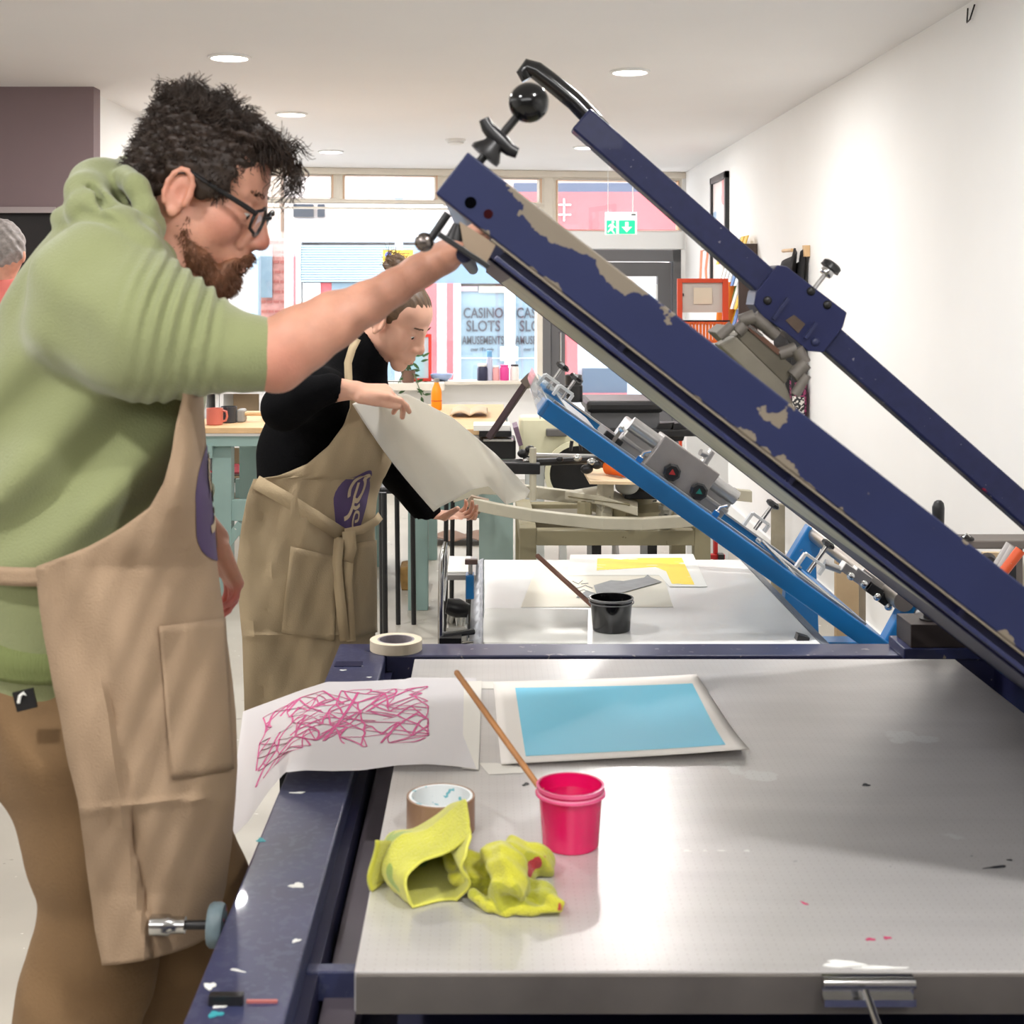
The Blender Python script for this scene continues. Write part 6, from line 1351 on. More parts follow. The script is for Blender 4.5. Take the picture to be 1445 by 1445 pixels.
def root_top(g):
    th = rg.uniform(0, 6.28); r = math.sqrt(rg.uniform(0, 1)); x = -.015 + .075 * r * math.cos(th); y = .062 * r * math.sin(th); z = .050 + .075 * math.sqrt(max(0, 1 - ((x + .018) / .102) ** 2 - (y / .081) ** 2))
    n = np.array([x * .6 + .004, y * 1.2, .07]); n /= np.linalg.norm(n); f = max(0, x / .06)
    return np.array([x, y, z + .004]), n + np.array([.55 * f, 0, -.2 * f]), rg.uniform(.014, .030)
def root_front(g):
    y = rg.uniform(-.05, .05); return np.array([rg.uniform(.055, .080), y, rg.uniform(.090, .110)]), np.array([1.0, y * 3, rg.uniform(-.25, .5)]), rg.uniform(.020, .040)
def root_fringe(g):
    y = rg.uniform(-.045, .02); return np.array([rg.uniform(.100, .120), y, rg.uniform(.080, .100)]), np.array([.25, y, -1.]), rg.uniform(.034, .056)
def root_side(g):
    a = rg.uniform(0, 1); sgn = -1 if rg.uniform() < .75 else 1
    x = rg.uniform(-.105, .05); z = rg.uniform(-.02, .10) if x < -.02 else rg.uniform(.035, .10)
    yy = .083 * math.sqrt(max(.02, 1 - ((x + .018) / .108) ** 2 - ((z - .055) / .095) ** 2 * .8)); n = np.array([(x + .018) * 8, sgn * .9, .2])
    return np.array([x, sgn * yy, z]), n / np.linalg.norm(n) + np.array([-.25, 0, -.7]), rg.uniform(.010, .018)
def mesh_strands(ob, n, L, grav, nrmw, keep=None, rad=.0015, K=6):
    me = ob.data; nv = len(me.vertices); co = np.empty(nv * 3, np.float32); me.vertices.foreach_get('co', co); co = co.reshape(-1, 3).astype(float)
    no = np.empty(nv * 3, np.float32); me.vertices.foreach_get('normal', no); no = no.reshape(-1, 3).astype(float)
    if keep is not None: k_ = keep(co); co, no = co[k_], no[k_]
    ii = rg.integers(0, len(co), n); p = co[ii]; d = no[ii] * nrmw + np.array(grav)[None, :] + rg.normal(0, .22, (n, 3)); d /= np.linalg.norm(d, axis=1, keepdims=True)
    t = np.linspace(0, 1, K)[None, :, None]; Ls = rg.uniform(L[0], L[1], (n, 1, 1)); ph = rg.uniform(0, 6.28, (n, 1, 1))
    s1 = np.cross(d, [0.2, .9, .1]); s1 /= np.linalg.norm(s1, axis=1, keepdims=True); s2 = np.cross(d, s1)
    return p[:, None, :] - no[ii][:, None, :] * .001 + d[:, None, :] * Ls * t + (s1[:, None, :] * np.cos(ph + 4 * t) + s2[:, None, :] * np.sin(ph + 4 * t)) * rad * t
_ec = np.array(H.w(-.004, -.085, -.004)); _ec2 = np.array(H.w(-.004, .085, -.004))
ms = mesh_strands(hair, 5200, (.008, .016), (-.25, 0, -.25), .75, lambda c: (np.linalg.norm(c - _ec, axis=1) > .047) & (np.linalg.norm(c - _ec2, axis=1) > .047), .003)
o = link_mesh('short_hair', strands('short_hair', ms, .0008, .0004), M_hair, None, True); own(man.root, o)
P = curl_strands(120, 14, root_top, 0, .008, .0035) + curl_strands(36, 14, root_front, 0, .011, .003) + curl_strands(11, 9, root_fringe, 0, .009, .0025)
o = link_mesh('hair_curls', strands('hair_curls', toW(P), .0009, .0004), M_hair, None, True); own(man.root, o); o['label'] = 'messy dark curls'
# beard
F = Field(tuple(H.C - Vector((.16, .12, .22))), tuple(H.C + Vector((.16, .12, .04))), .003)
for y in (-1, 1):
    for a, b, ra, rb in (((.014, .0600, -.028), (.016, .0570, -.050), .003, .007), ((.016, .053, -.052), (.040, .045, -.080), .010, .014), ((.040, .043, -.080), (.076, .024, -.095), .014, .017), ((.1005, .004, -.0505), (.088, .027, -.066), .0062, .0058)):
        H.cap(F, (a[0], y * a[1], a[2]), (b[0], y * b[1], b[2]), ra, rb, .012, disp=bsp)
    H.cap(F, (.089, y * .027, -.068), (.080, y * .028, -.094), .007, .013, .01, disp=bsp)
    H.ell(F, (.026, y * .047, -.078), (.036, .012, .020), .012, disp=bsp)
H.ell(F, (.073, 0, -.092), (.028, .032, .023), .015, disp=bsp); H.ell(F, (.046, 0, -.094), (.042, .044, .022), .015, disp=bsp); H.ell(F, (.0, 0, -.084), (.04, .05, .022), .015, disp=bsp)
H.ell(F, (.106, 0, -.070), (.015, .018, .0085), .004, cut=True)
beard = put(man, F, 'beard', M_beard)
def root_beard(g):
    sgn = rg.choice([-1, 1]); a = rg.uniform(0, 1)
    if rg.uniform() < .35: p = np.array([rg.uniform(.05, .103), rg.uniform(-.035, .035), rg.uniform(-.108, -.082)]); n = np.array([.3, p[1] * 8, -1.])
    elif rg.uniform() < .2:
        yy = rg.uniform(0, .028); return np.array([.106 - yy * .5, sgn * yy, rg.uniform(-.056, -.046)]), np.array([.25, sgn * .6, -.8]), rg.uniform(.005, .011)
    else: p = np.array([.014 + .07 * a, sgn * (.062 - .03 * a), -.03 - .065 * a + rg.normal(0, .009)]); n = np.array([.2, sgn * .3, -1.])
    return p, n / np.linalg.norm(n), rg.uniform(.007, .016)
P = [p0 * 1. for p0 in curl_strands(300, 5, lambda g: (lambda r: (r[0], r[1], r[2] * .5))(root_beard(g)), 0, .0008, .005, K=6)]
ms = mesh_strands(beard, 7500, (.006, .014), (.05, 0, -.9), .55, None, .0015)
o = link_mesh('beard_hairs', strands('beard_hairs', ms, .0008, .0003), M_beard, None, True); own(man.root, o)

P = []
for y0 in (-1, 1):
    for k in range(60):
        t = rg.uniform(0, 1); p = np.array([.093 - .014 * t, y0 * (.012 + .034 * t), .034 + rg.normal(0, .002)]); d = np.array([.2, y0 * .9, .3]); P.append(p + d * .009 * np.linspace(0, 1, 4)[:, None])
o = link_mesh('eyebrows', strands('eyebrows', toW(P), .0006, .0003), M_hair, None, True); own(man.root, o)
# glasses
gls = MB(); fr_ = []
for y in (-1, 1):
    ring = [H.w(.1035 - .008 * abs(math.sin(a)) * 0 + (.0 if 1 else 0) - .006 * (abs(.034 * y + .022 * math.cos(a)) > .05), y * .034 + .0255 * math.cos(a), .001 + .0205 * math.sin(a)) for a in [2 * PI * k / 20 for k in range(21)]]
    gls.tube(ring, .0026, 8, caps=False)
gls.tube([H.w(.104, -.010, .008), H.w(.110, 0, .012), H.w(.104, .010, .008)], .0022, 8)
for y in (-1, 1): gls.tube([H.w(.100, y * .060, .010), H.w(.085, y * .070, .014), H.w(.04, y * .079, .022), H.w(.0, y * .083, .030), H.w(-.015, y * .083, .022), H.w(-.022, y * .081, .008)], [.0036, .0042, .0036, .0030, .0026, .0022], 8)
gl_o = man.part(gls, 'glasses', M_black, smooth=True)
M_lens = mat('lens', (220, 225, 225), .03, alpha=.22)
for y in (-1, 1): man.part(MB().add([H.w(.1030, y * .034 + .0245 * math.cos(2 * PI * k / 20), .001 + .0195 * math.sin(2 * PI * k / 20)) for k in range(20)], [tuple(range(20))]), 'lens', M_lens, under=gl_o)

# hoodie
M_hood = mat('sage_green_fleece', (138, 144, 100), .92, vary=.05, vscale=8, bump=.35, bscale=330, sheen=.35)
F = Field((-1.06, 1.70, .96), (-.27, 2.46, 1.88), .004)
tors = lambda X, Y, Z, t: .021 * np.sin((X * .62 - Z * .78) * 64 + Y * 7 + 1.5 * np.sin(Z * 9)) * np.clip((1.62 - Z) / .30, 0, 1) * np.clip((Z - 1.21) / .10, 0, 1) + .004 * nrm3(X, Y, Z, 24)
F.chain([W(170, 375, 2.05), W(148, 430, 2.05), W(132, 520, 2.05)], [.092, .116, .145], .04, disp=tors)
F.chain([W(128, 520, 2.05), W(112, 650, 2.05), W(112, 780, 2.05), W(112, 880, 2.05)], [.152, .168, .172, .166], .04, disp=tors)
F.chain([W(155, 400, 1.93), W(160, 395, 2.18)], [.090, .090], .05, disp=tors)
F.chain([W(112, 905, 2.05), W(105, 945, 2.05)], [.150, .150], .012)
slv = lambda X, Y, Z, t: ((.0030 + .0016 * np.sin(Z * 31 + X * 9)) * np.sin((X * .93 - Z * .36 + .25 * (Y - 1.8)) * 300 + 2.4 * np.sin(Z * 24 + 1)) * np.clip((X + .485) / .05, 0, 1) * np.clip((-.338 - X) / .02, 0, 1) + .005 * np.sin((X * .5 + Z * .9) * 60) * np.clip((-.42 - X) / .1, 0, 1)) + .002 * nrm3(X, Y, Z, 40, 2)
F.chain([W(140, 432, 1.90), W(215, 468, 1.86), W(290, 488, 1.848)], [.098, .086, .062], .045, disp=slv)
F.chain([W(290, 488, 1.848), W(345, 498, 1.845)], [.062, .0535], .01, disp=slv)
F.chain([W(345, 498, 1.845), W(369, 500, 1.845)], [.0525, .0500], .004)
F.chain([W(190, 410, 2.22), W(190, 630, 2.30), W(232, 690, 2.29)], [.09, .058, .046], .04)
# hood bundle round the neck
hd_ = lambda X, Y, Z, t: .006 * nrm3(X, Y, Z, 55, 1)
F.chain([W(185, 246, 2.10), W(140, 256, 2.04), W(122, 272, 1.98), W(140, 296, 1.935)], [.024, .030, .032, .026], .012, disp=hd_)
F.chain([W(140, 296, 1.935), W(175, 318, 1.915), W(205, 332, 1.925), W(214, 320, 1.955)], [.026, .025, .024, .022], .010, disp=hd_)
F.chain([W(176, 248, 2.0), W(192, 268, 1.955), W(205, 300, 1.945), W(214, 325, 1.95)], [.016, .018, .018, .018], .008, disp=hd_)
F.chain([W(92, 306, 2.0), W(118, 300, 1.94), W(158, 318, 1.90), W(200, 345, 1.89), W(222, 356, 1.93)], [.018, .022, .022, .021, .018], .010, disp=hd_)
F.chain([W(185, 246, 2.10), W(200, 262, 2.16), W(222, 330, 2.17), W(240, 372, 2.10), W(228, 362, 1.99)], [.024, .024, .026, .022, .018], .012, disp=hd_)
F.cap(W(150, 285, 2.05), W(185, 340, 2.05), .06, .07, .02)
F.cap(W(215, 300, 2.05), W(250, 300, 2.05), .055, .07, .006, cut=True)
for a_, b_2, r_ in (((196, 262, 1.915), (206, 305, 1.905), .007), ((112, 300, 1.905), (176, 318, 1.865), .006), ((128, 268, 1.945), (150, 292, 1.905), .007)): F.cap(W(*a_), W(*b_2), r_, r_, .012, cut=True)
hood = put(man, F, 'hoodie', M_hood)
cuff = MB(); 
# ribbed cuff band and hem band
hb_m = MB(); c0 = W(112, 0, 2.05).x
def hem(u, v):
    a = u * 2 * PI; z = W(0, 906 + 56 * v + 5 * math.sin(a * 3), 1.88).z; r = .164 - .003 * math.cos(v * PI * 2)
    return Vector((c0 - .004 + (r + .004) * math.cos(a), 2.05 + (r + .004) * math.sin(a), z))
man.part(MB().grid(hem, 90, 8, wrapu=True), 'hem_band', mat('sage_green_rib', (122, 132, 80), .92, bump=.6, bscale=150, aniso=(3, 3, .2)), smooth=True, solid=.005)
# trousers
M_trs = mat('tan_trousers', (124, 96, 64), .85, vary=.08, vscale=9, bump=.3, bscale=200)
F = Field((-.90, 1.74, .02), (-.22, 2.42, 1.12), .005)
pf_ = lambda X, Y, Z, t: .009 * np.sin(X * 40 + Z * 22 + 1.5 * np.sin(Z * 12)) * .8 + .004 * nrm3(X, Y, Z, 30)
F.chain([W(118, 945, 2.05), W(120, 1010, 2.05)], [.150, .148], .03, disp=pf_)
F.chain([W(112, 1040, 1.98), W(134, 1180, 1.99), W(140, 1310, 2.0)], [.116, .096, .082], .04, disp=pf_)
F.chain([W(140, 1310, 2.0), W(112, 1440, 2.0), W(95, 1650, 2.0), W(80, 1905, 2.0)], [.084, .090, .075, .066], .03, disp=pf_)
F.chain([W(160, 1040, 2.16), W(235, 1220, 2.18), W(232, 1340, 2.18), W(215, 1600, 2.2), W(200, 1845, 2.2)], [.112, .098, .086, .07, .064], .03, disp=pf_)
F.chain([W(262, 1195, 2.20), W(300, 1245, 2.22), W(285, 1300, 2.22)], [.05, .048, .04], .04)
put(man, F, 'trousers', M_trs)
for x, y in ((W(85, 0, 2.0).x, 2.0), (W(205, 0, 2.2).x, 2.2)):
    F = Field((x - .14, y - .08, -.002), (x + .26, y + .08, .16), .004)
    F.ell((x + .10, y, .035), (.12, .045, .045), k=.02); F.ell((x - .03, y, .05), (.06, .04, .05), k=.03); F.cap((x - .02, y, .07), (x - .02, y, .12), .045, .045, .02)
    m_ = F.mesh('shoe'); o = link_mesh('shoe', m_, mat('dark_shoe', (50, 42, 40), .5), None, True); own(man.root, o)
# trouser label
lb = man.part(MB().prism([W(17, 978, 1.835), W(46, 971, 1.835), W(52, 998, 1.835), W(24, 1005, 1.835)], (0, .004, 0)), 'trouser_label', M_black, 'small black woven patch')
man.part(MB().tube([W(26, 992, 1.832), W(28, 982, 1.832), (W(33, 978, 1.832)), W(38, 982, 1.832), W(33, 988, 1.832), W(30, 994, 1.832), W(38, 996, 1.832), W(43, 991, 1.832)], .0022, 6), 'label_mark', M_paper, under=lb)

class Apron:
    """cloth wrapped round the front of a standing figure; rows of (py, near-edge px, front px)"""
    def __init__(s, rows, Yc, R, pw=.75, far=.9, fold=None): s.rows = rows; s.Yc = Yc; s.R = R; s.pw = pw; s.far = far; s.fold = fold
    def row(s, py):
        r = s.rows
        if py <= r[0][0]: return r[0][1:]
        for a, b in zip(r[:-1], r[1:]):
            if py <= b[0]:
                f = (py - a[0]) / (b[0] - a[0]); return tuple(a[i] * (1 - f) + b[i] * f for i in (1, 2))
        return r[-1][1:]
    def P(s, u, py, off=0.):
        L, Rt = s.row(py); ph = u * PI * s.far if s.far < 1 else u * PI
        f = math.sin(ph) ** s.pw if ph > 0 else 0; Y = s.Yc - (s.R + off) * math.cos(ph)
        px = L + (Rt - L) * f + (off * FPX / s.Yc) * f
        if s.fold: Y += s.fold(u, px, py)
        return W(px, py, Y)
    def at(s, px, py, off=0.):
        L, Rt = s.row(py); f = min(max((px - L) / (Rt - L), 0), 1); ph = math.asin(min(1, f ** (1 / s.pw))); return s.P(ph / (PI * s.far), py, off)
    def u_of(s, px, py):
        L, Rt = s.row(py); f = min(max((px - L) / (Rt - L), 0), 1); return math.asin(min(1, f ** (1 / s.pw))) / (PI * s.far)
    def sheet(s, G, name, m, y0, y1, nu=70, nv=110, hem=None, solid=.0025):
        def f(u, v): return s.P(u, y0 + (y1 - y0 + (hem(u) if hem else 0)) * v)
        return G.part(MB().grid(f, nu, nv), name, m, smooth=True, solid=solid, soff=0)
    def patch(s, G, name, m, c, off=.004, n=14, under=None, solid=.002, lab=None):
        def f(u, v):
            x = (c[0][0] * (1 - u) + c[1][0] * u) * (1 - v) + (c[3][0] * (1 - u) + c[2][0] * u) * v; y = (c[0][1] * (1 - u) + c[1][1] * u) * (1 - v) + (c[3][1] * (1 - u) + c[2][1] * u) * v
            return s.at(x, y, off)
        return G.part(MB().grid(f, n, n), name, m, lab, under=under, smooth=True, solid=solid)
    def logo(s, G, uc, yc, du, dy, under, off=.0025):
        m1 = mat('purple_print', (84, 66, 106), .75, vary=.05); m2 = mat('print_gap_canvas', (196, 176, 148), .85)
        mb = MB(); n = 40; rings = 10; vs = [s.P(uc, yc, off)]; fs = []
        def rad(a): return 1 + .05 * math.sin(3 * a + .5) + .03 * math.sin(5 * a)
        for r in range(1, rings + 1):
            for k in range(n):
                a = 2 * PI * k / n; q = r / rings * rad(a); vs.append(s.P(uc + du * q * math.cos(a), yc - dy * q * math.sin(a), off))
        for k in range(n): fs.append((0, 1 + k, 1 + (k + 1) % n))
        for r in range(rings - 1):
            for k in range(n): a = 1 + r * n; fs.append((a + k, a + n + k, a + n + (k + 1) % n, a + (k + 1) % n))
        mb.add(vs, fs); lg = G.part(mb, 'purple_logo', m1, 'purple printed disc', under=under, smooth=True)
        gl = MB()
        def cat(pts, w):
            P2 = []; n_ = len(pts)
            for i in range(n_ - 1):
                p0 = pts[max(i - 1, 0)]; p1 = pts[i]; p2 = pts[i + 1]; p3 = pts[min(i + 2, n_ - 1)]
                for k in range(6):
                    t = k / 6; P2.append(tuple(.5 * (2 * p1[j] + (p2[j] - p0[j]) * t + (2 * p0[j] - 5 * p1[j] + 4 * p2[j] - p3[j]) * t * t + (3 * p1[j] - p0[j] - 3 * p2[j] + p3[j]) * t ** 3) for j in (0, 1)))
            P2.append(pts[-1]); vs = []
            for i, p in enumerate(P2):
                a = P2[max(i - 1, 0)]; b = P2[min(i + 1, len(P2) - 1)]; dx, dy_ = b[0] - a[0], b[1] - a[1]; L = math.hypot(dx, dy_) + 1e-9; nx, ny = -dy_ / L * w, dx / L * w
                for sg in (-1, 1): vs.append(s.P(uc + du * (p[0] + sg * nx), yc - dy * (p[1] + sg * ny), off + .002))
            gl.add(vs, [(2 * i, 2 * i + 1, 2 * i + 3, 2 * i + 2) for i in range(len(P2) - 1)])
        cat([(-.28, .18), (-.36, .45), (-.2, .72), (.12, .8), (.42, .62), (.45, .3), (.25, .08), (.02, .1)], .075)
        cat([(.0, .62), (.02, .25), (-.02, -.1), (-.18, -.38), (-.4, -.48)], .07)
        cat([(-.02, -.1), (.2, -.15), (.42, -.05)], .055)
        cat([(.12, -.78), (.1, -.5), (.2, -.28), (.42, -.3), (.42, -.5), (.22, -.56)], .045)
        G.part(gl, 'logo_lettering', m2, under=lg, smooth=True) if False else own_under(G, gl, 'logo_lettering', m2, under)
def own_under(G, mb, name, m, under): return G.part(mb, name, m, under=under, smooth=True)
M_apr = mat('beige_canvas', (164, 139, 113), .9, vary=.06, vscale=7, bump=.35, bscale=380)
rows = [(530, 258, 284), (560, 258, 286), (600, 248, 288), (640, 242, 291), (680, 232, 295), (715, 212, 298), (745, 172, 301), (770, 128, 303), (790, 78, 305), (800, 50, 306), (860, 56, 314), (900, 62, 319), (960, 74, 327), (1010, 85, 332), (1080, 97, 334), (1130, 110, 331), (1190, 118, 326), (1250, 126, 318), (1310, 134, 304), (1345, 141, 292), (1400, 150, 276)]
def mfold(u, px, py):
    f = 0.
    xl = 140 + (py - 860) * .155                       # long pleat running down
    d = (px - xl); f += .010 * math.exp(-(d / 5.5) ** 2) * min(max((py - 840) / 200, 0), 1) * 1.0 - .006 * math.exp(-((d + 11) / 7.) ** 2) * min(max((py - 840) / 200, 0), 1)
    f += -.005 * math.exp(-((py - 1137 - (px - 180) * -.10) / 5.) ** 2) * (1 if px < 300 else 0)
    f += .032 * min(max((py - 1130) / 130, 0), 1) + .006 * math.sin(px * .035 + py * .012) + .004 * math.sin(px * .06 - py * .035 + 1.3) + .0025 * math.sin(px * .13 + py * .05)
    return f
apm = Apron(rows, 2.05, .222, .72, .93, mfold)
ap = apm.sheet(man, 'apron', M_apr, 532, 1370, 90, 150, hem=lambda u: -8 - 44 * min(1, u * 2.2) ** 1.2)
apm.patch(man, 'pocket', M_apr, [(222, 884), (314, 872), (326, 1085), (240, 1100)], .004, 18, under=ap)
apm.logo(man, apm.u_of(299, 705), 708, .31, 82, ap)
bl = MB(); ribbon(bl, [apm.at(54, 813, .006), W(30, 811, 1.845), W(0, 809, 1.87), W(-40, 808, 1.93), W(-60, 806, 2.05)], .027, (0, -1, .1)); 
def belt(u, v): 
    a = math.radians(285 - u * 200); return Vector((c0 + .184 * math.cos(a), 2.05 + .200 * math.sin(a), W(0, 799 + 26 * v, 1.86).z))
man.part(MB().grid(belt, 40, 4), 'apron_tie', M_apr, smooth=True, solid=.003)

# =============================================================== the woman
wom = Group('person', 'woman in black jumper and beige apron holding up a paper sheet', 'person', (-.5, 3.72, 0))
HW = HeadF((-.245, 3.70, 1.518), 30, 24, .97)
F = Field((-.66, 3.28, .95), (.02, 4.14, 1.72), .0034)
HW.head(F, True); HW.cap(F, (-.015, 0, -.03), (-.07, 0, -.14), .048, .052, .03)
F.chain([W(510, 520, 3.72), W(470, 580, 3.72), W(430, 660, 3.72)], [.07, .10, .10], .03)
F.chain([W(446, 552, 3.54), W(402, 572, 3.43), W(470, 551, 3.40)], [.038, .030, .028], .01)
F.chain([W(462, 552, 3.40), W(482, 550, 3.40), W(502, 551, 3.40)], [.0285, .025, .024], .01)
hand(F, W(500, 552, 3.40), (1, .02, -.08), (.08, .35, -.9), side=-1, s=.96, curls=[(12, 30, 18), (34, 38, 20), (42, 48, 25), (48, 52, 28)], thumb=(.96, .10, .10), tcurl=.0)
F.chain([W(530, 590, 3.92), W(566, 680, 3.99), W(604, 727, 3.97), W(616, 732, 3.965)], [.042, .036, .027, .0235], .02)
hand(F, W(612, 731, 3.965), (1, -.04, .04), (-.10, -.40, .75), side=1, s=.90, curls=[(18, 30, 20), (24, 34, 22), (28, 36, 24), (30, 40, 26)], thumb=(.62, .35, .75), spread=.16)
put(wom, F, 'body', M_skinw)
HW.face_parts(wom, True)
def toWw(P): P = np.array(P) * HW.s; return P @ HW.Rn.T + np.array(HW.C)
F = Field(tuple(HW.C - Vector((.20, .16, .12))), tuple(HW.C + Vector((.18, .16, .22))), .0034)
ds2 = lambda X, Y, Z, t: .0012 * np.sin(Y * 420 + X * 60) * np.cos(Z * 60)
HW.ell(F, (-.014, 0, .052), (.0995, .0805, .080), .01, disp=ds2); HW.ell(F, (-.055, 0, .01), (.05, .062, .05), .02)
HW.ell(F, (.10, 0, .035), (.050, .12, .052), .01, cut=True); HW.ell(F, (.06, 0, -.05), (.078, .14, .072), .01, cut=True)
for y in (-1, 1): HW.ell(F, (-.004, y * .085, -.006), (.020, .03, .030), .004, cut=True)
HW.ell(F, (-.075, 0, .140), (.034, .034, .030), .008, disp=lambda X, Y, Z, t: .003 * np.sin(X * 160 + Z * 200)); HW.cap(F, (-.06, 0, .13), (-.075, 0, .135), .02, .025, .01)
M_hw = mat('brown_pulled_hair', (94, 72, 52), .5, vary=.3, vscale=60, aniso=(1, 6, 1))
put(wom, F, 'hair', M_hw)
P = []
for k in range(240):
    a = rg.uniform(0, 6.28); b = rg.uniform(-.5, 1); c_ = np.array([-.075, 0, .140]); t = np.linspace(0, 1, 7)[:, None]
    p0 = c_ + .03 * np.array([math.cos(a), math.sin(a), b * .9]); P.append(p0 + (np.array([math.cos(a) * .4, math.sin(a) * .4, .5]) + rg.normal(0, .3, 3)) * rg.uniform(.008, .02) * t + rg.normal(0, .008, 3) * t ** 2)
o = link_mesh('hair_bun_wisps', strands('hair_bun_wisps', toWw(P), .0009, .0004), M_hw, None, True); own(wom.root, o)
P = []
for y0 in (-1, 1):
    for k in range(80):
        t = rg.uniform(0, 1); p = np.array([.0945 - .012 * t, y0 * (.012 + .034 * t), .031 + rg.normal(0, .0014)]); P.append(p + np.array([.1, y0 * .9, .2]) * .008 * np.linspace(0, 1, 4)[:, None])
o = link_mesh('eyebrows', strands('eyebrows', toWw(P), .0006, .0003), M_hw, None, True); own(wom.root, o)
# jumper
M_jmp = mat('black_knit', (9, 9, 11), .95, bump=.5, bscale=260, spec=.1)
F = Field((-.72, 3.24, .95), (-.02, 4.20, 1.60), .0042)
jd = lambda X, Y, Z, t: .004 * nrm3(X, Y, Z, 28)
F.chain([W(520, 497, 3.70), W(505, 525, 3.71), W(500, 540, 3.72)], [.060, .068, .08], .02)
F.chain([W(490, 560, 3.72), W(450, 600, 3.72), W(432, 650, 3.72), W(428, 700, 3.72)], [.105, .125, .120, .125], .05, disp=jd)
F.cap(W(455, 560, 3.58), W(500, 580, 3.86), .075, .07, .05, disp=jd)
F.chain([W(446, 552, 3.54), W(402, 574, 3.43), W(425, 562, 3.40), W(466, 549, 3.395)], [.062, .054, .046, .0365], .03, disp=jd)
F.chain([W(520, 590, 3.90), W(563, 668, 3.985), W(602, 722, 3.965)], [.062, .050, .040], .03, disp=jd)
F.cap(W(466, 550, 3.395), W(500, 552, 3.4), .026, .026, .002, cut=True); F.cap(W(545, 480, 3.70), W(520, 497, 3.70), .045, .05, .01, cut=True)
put(wom, F, 'jumper', M_jmp)
M_apw = mat('beige_canvas_greenish', (166, 147, 117), .9, vary=.06, vscale=8, bump=.35, bscale=380)
rw_ = [(556, 494, 548), (575, 494, 552), (600, 485, 556), (630, 463, 558), (655, 433, 551), (672, 392, 543), (676, 358, 540), (700, 349, 532), (740, 341, 528), (800, 334, 529), (850, 337, 530), (900, 342, 529), (1000, 345, 527), (1100, 347, 525)]
def wfold(u, px, py):
    f = .008 * math.sin(px * .05 + py * .02) + .006 * math.sin(px * .09 - py * .04 + 2) + .003 * math.sin(px * .21 + py * .07)
    f += .010 * math.exp(-((px - 372 - (py - 800) * .02) / 3.) ** 2) * (py > 690) - .008 * math.exp(-((py - 897 + (px - 400) * .02) / 3.) ** 2)
    return f
apw = Apron(rw_, 3.72, .215, .72, .93, wfold)
aw = apw.sheet(wom, 'apron', M_apw, 558, 1080, 80, 120)
apw.patch(wom, 'pocket', M_apw, [(409, 771), (472, 786), (470, 905), (396, 893)], .006, 14, under=aw); apw.patch(wom, 'pocket', M_apw, [(489, 768), (528, 762), (529, 892), (496, 900)], .006, 14, under=aw)
apw.logo(wom, apw.u_of(497, 708), 710, .085, 47, aw)
M_tie = mat('beige_canvas_tie', (180, 160, 128), .9, bump=.3, bscale=300)
def tie(pts, w, off=.010): 
    mb = MB(); P_ = [apw.at(x, y, off + .0) for x, y in pts]; ribbon(mb, P_, w, (0, -1, 0)); wom.part(mb, 'apron_tie', M_tie, smooth=True, solid=.003)
tie([(361, 680), (400, 703), (440, 729), (478, 754)], .036); tie([(481, 752), (505, 747), (524, 735), (531, 728)], .022, .014)
tie([(484, 750), (486, 775), (481, 792)], .034, .020); tie([(474, 758), (471, 800), (476, 850), (482, 904)], .026, .012); tie([(487, 770), (484, 820), (489, 905)], .024, .016)
nk = MB(); ribbon(nk, [W(504, 478, 3.62), W(497, 492, 3.60), W(491, 512, 3.575), W(492, 540, 3.55), W(497, 562, 3.52)], .020, (0, -1, 0)); wom.part(nk, 'neck_strap', M_tie, smooth=True, solid=.003)
F = Field((-.68, 3.45, .02), (-.25, 3.99, 1.05), .006)
F.cap(W(432, 740, 3.72), W(432, 800, 3.72), .13, .135, .03)
for yy, yb in ((3.63, 3.6), (3.82, 3.84)): F.chain([W(432, 820, yy), W(430, 1000, yb), W(425, 1225, yb)], [.095, .07, .05], .03)
put(wom, F, 'trousers', M_jmp)
for yb in (3.6, 3.84):
    x = W(425, 0, yb).x; F = Field((x - .12, yb - .07, -.002), (x + .22, yb + .07, .14), .005); F.ell((x + .07, yb, .035), (.11, .04, .04), k=.02); F.cap((x - .02, yb, .05), (x - .02, yb, .1), .04, .04, .02)
    o = link_mesh('shoe', F.mesh('shoe'), M_black, None, True); own(wom.root, o)
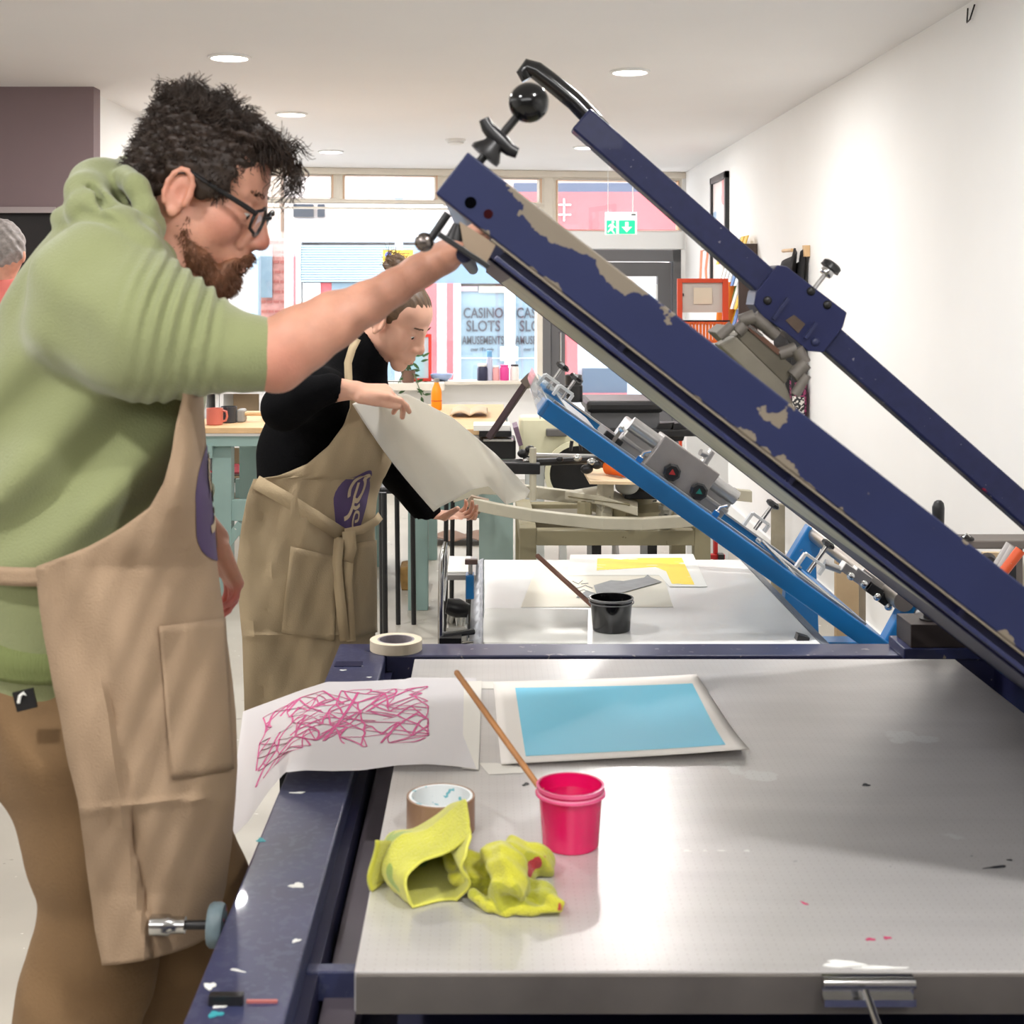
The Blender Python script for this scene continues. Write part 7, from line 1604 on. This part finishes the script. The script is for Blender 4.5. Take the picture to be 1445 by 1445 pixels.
# the sheet she is holding
M_sheet = mat('cream_paper', (244, 242, 236), .75)
_nt = M_sheet.node_tree; _tl = _nt.nodes.new('ShaderNodeBsdfTranslucent'); _tl.inputs[0].default_value = srgb(250, 247, 238); _mx = _nt.nodes.new('ShaderNodeMixShader'); _mx.inputs[0].default_value = .45
_nt.links.new(_nt.nodes['Principled BSDF'].outputs[0], _mx.inputs[1]); _nt.links.new(_tl.outputs[0], _mx.inputs[2]); _nt.links.new(_mx.outputs[0], _nt.nodes['Material Output'].inputs[0])
def sheetp(u, v):
    a = (505 + (612 - 505) * v, 566 + (722 - 566) * v)                        # left / lower edge
    t1 = lerp_list([(560, 556), (590, 566), (640, 592), (695, 636), (728, 668), (748, 692)], u)       # upper edge
    lo = lerp_list([(612, 722), (632, 710), (655, 696), (684, 686), (700, 697), (716, 712), (737, 705)], u)
    le = (560 + (612 - 560) * 0, 0)
    tl = (520 + 40 * u, 560)
    p0 = lerp_list([(497, 570), (530, 556), (575, 556), (640, 590), (700, 641), (748, 692)], u); 
    p1 = lerp_list([(612, 722), (620, 716), (640, 706), (668, 690), (690, 686), (714, 712), (742, 703)], u)
    bow = math.sin(v * PI) * -6 * (1 - u)
    x = p0[0] * (1 - v) + p1[0] * v + bow; y = p0[1] * (1 - v) + p1[1] * v
    Y = 3.42 + .34 * v * (1 - .35 * u) + .16 * u + .050 * math.sin(u * 7.5 - v * 2.2) * (.35 + u) + .05 * (1 - v) ** 3
    return W(x, y, Y)
tag(MB().grid(sheetp, 50, 40).build('paper_sheet', M_sheet, smooth=True, solid=.0008), 'large curling cream paper sheet held up in the hands of the woman', 'paper')

# =============================================================== person at the left edge
bgp = Group('person', 'grey haired person in a pink red shirt at the left edge, facing away', 'person', (W(-25, 0, 5.6).x, 5.6, 0))
hc = W(0, 354, 5.6)
F = Field((hc.x - .32, 5.25, .8), (hc.x + .32, 5.95, 1.92), .008)
F.ell(hc, (.095, .085, .115), k=.02); F.ell(hc + Vector((.0, -.09, -.01)), (.015, .02, .025), k=.01); F.cap(hc - Vector((0, 0, .06)), hc - Vector((.01, 0, .2)), .06, .07, .03)
for s in (-1, 1):
    F.ell(hc + Vector((s * .09, .0, -.02)), (.014, .02, .03), k=.006)
    F.chain([hc + Vector((s * .2, 0, -.28)), hc + Vector((s * .27, .0, -.56)), hc + Vector((s * .24, -.12, -.78))], [.05, .042, .03], .02); hand(F, hc + Vector((s * .24, -.12, -.78)), (0, -.5, -.8), (-s, 0, 0), side=1, s=1.)
put(bgp, F, 'body', M_skin)
F = Field((hc.x - .15, 5.45, hc.z - .1), (hc.x + .15, 5.75, hc.z + .16), .006)
F.ell(hc + Vector((0, -.010, .018)), (.103, .092, .112), k=.01, disp=lambda X, Y, Z, t: .005 * np.sin(X * 150) * np.cos(Z * 130 + Y * 90)); F.cut = None
F.ell(hc + Vector((0, .09, -.04)), (.10, .08, .10), k=.01, cut=True); put(bgp, F, 'hair', mat('grey_hair', (150, 142, 138), .7, vary=.3, vscale=50))
F = Field((hc.x - .38, 5.25, .86), (hc.x + .38, 5.95, hc.z - .08), .009)
F.chain([hc - Vector((0, 0, .17)), hc - Vector((0, 0, .3)), hc - Vector((0, 0, .6)), hc - Vector((0, 0, .78))], [.08, .15, .15, .15], .06)
for s in (-1, 1): F.chain([hc + Vector((s * .12, 0, -.19)), hc + Vector((s * .2, 0, -.27)), hc + Vector((s * .26, .0, -.50))], [.075, .075, .062], .04)
put(bgp, F, 'shirt', mat('pink_red_shirt', (206, 108, 98), .8, vary=.06))
F = Field((hc.x - .25, 5.35, .0), (hc.x + .25, 5.85, 1.08), .011)
F.cap(hc - Vector((0, 0, .78)), hc - Vector((0, 0, .86)), .155, .15, .03)
for s in (-1, 1): F.chain([Vector((hc.x + s * .085, 5.6, .88)), Vector((hc.x + s * .1, 5.6, .08))], [.1, .065], .03); F.ell((hc.x + s * .1, 5.55, .045), (.05, .12, .045), k=.02)
put(bgp, F, 'trousers', mat('navy_trousers', (40, 44, 58), .8))
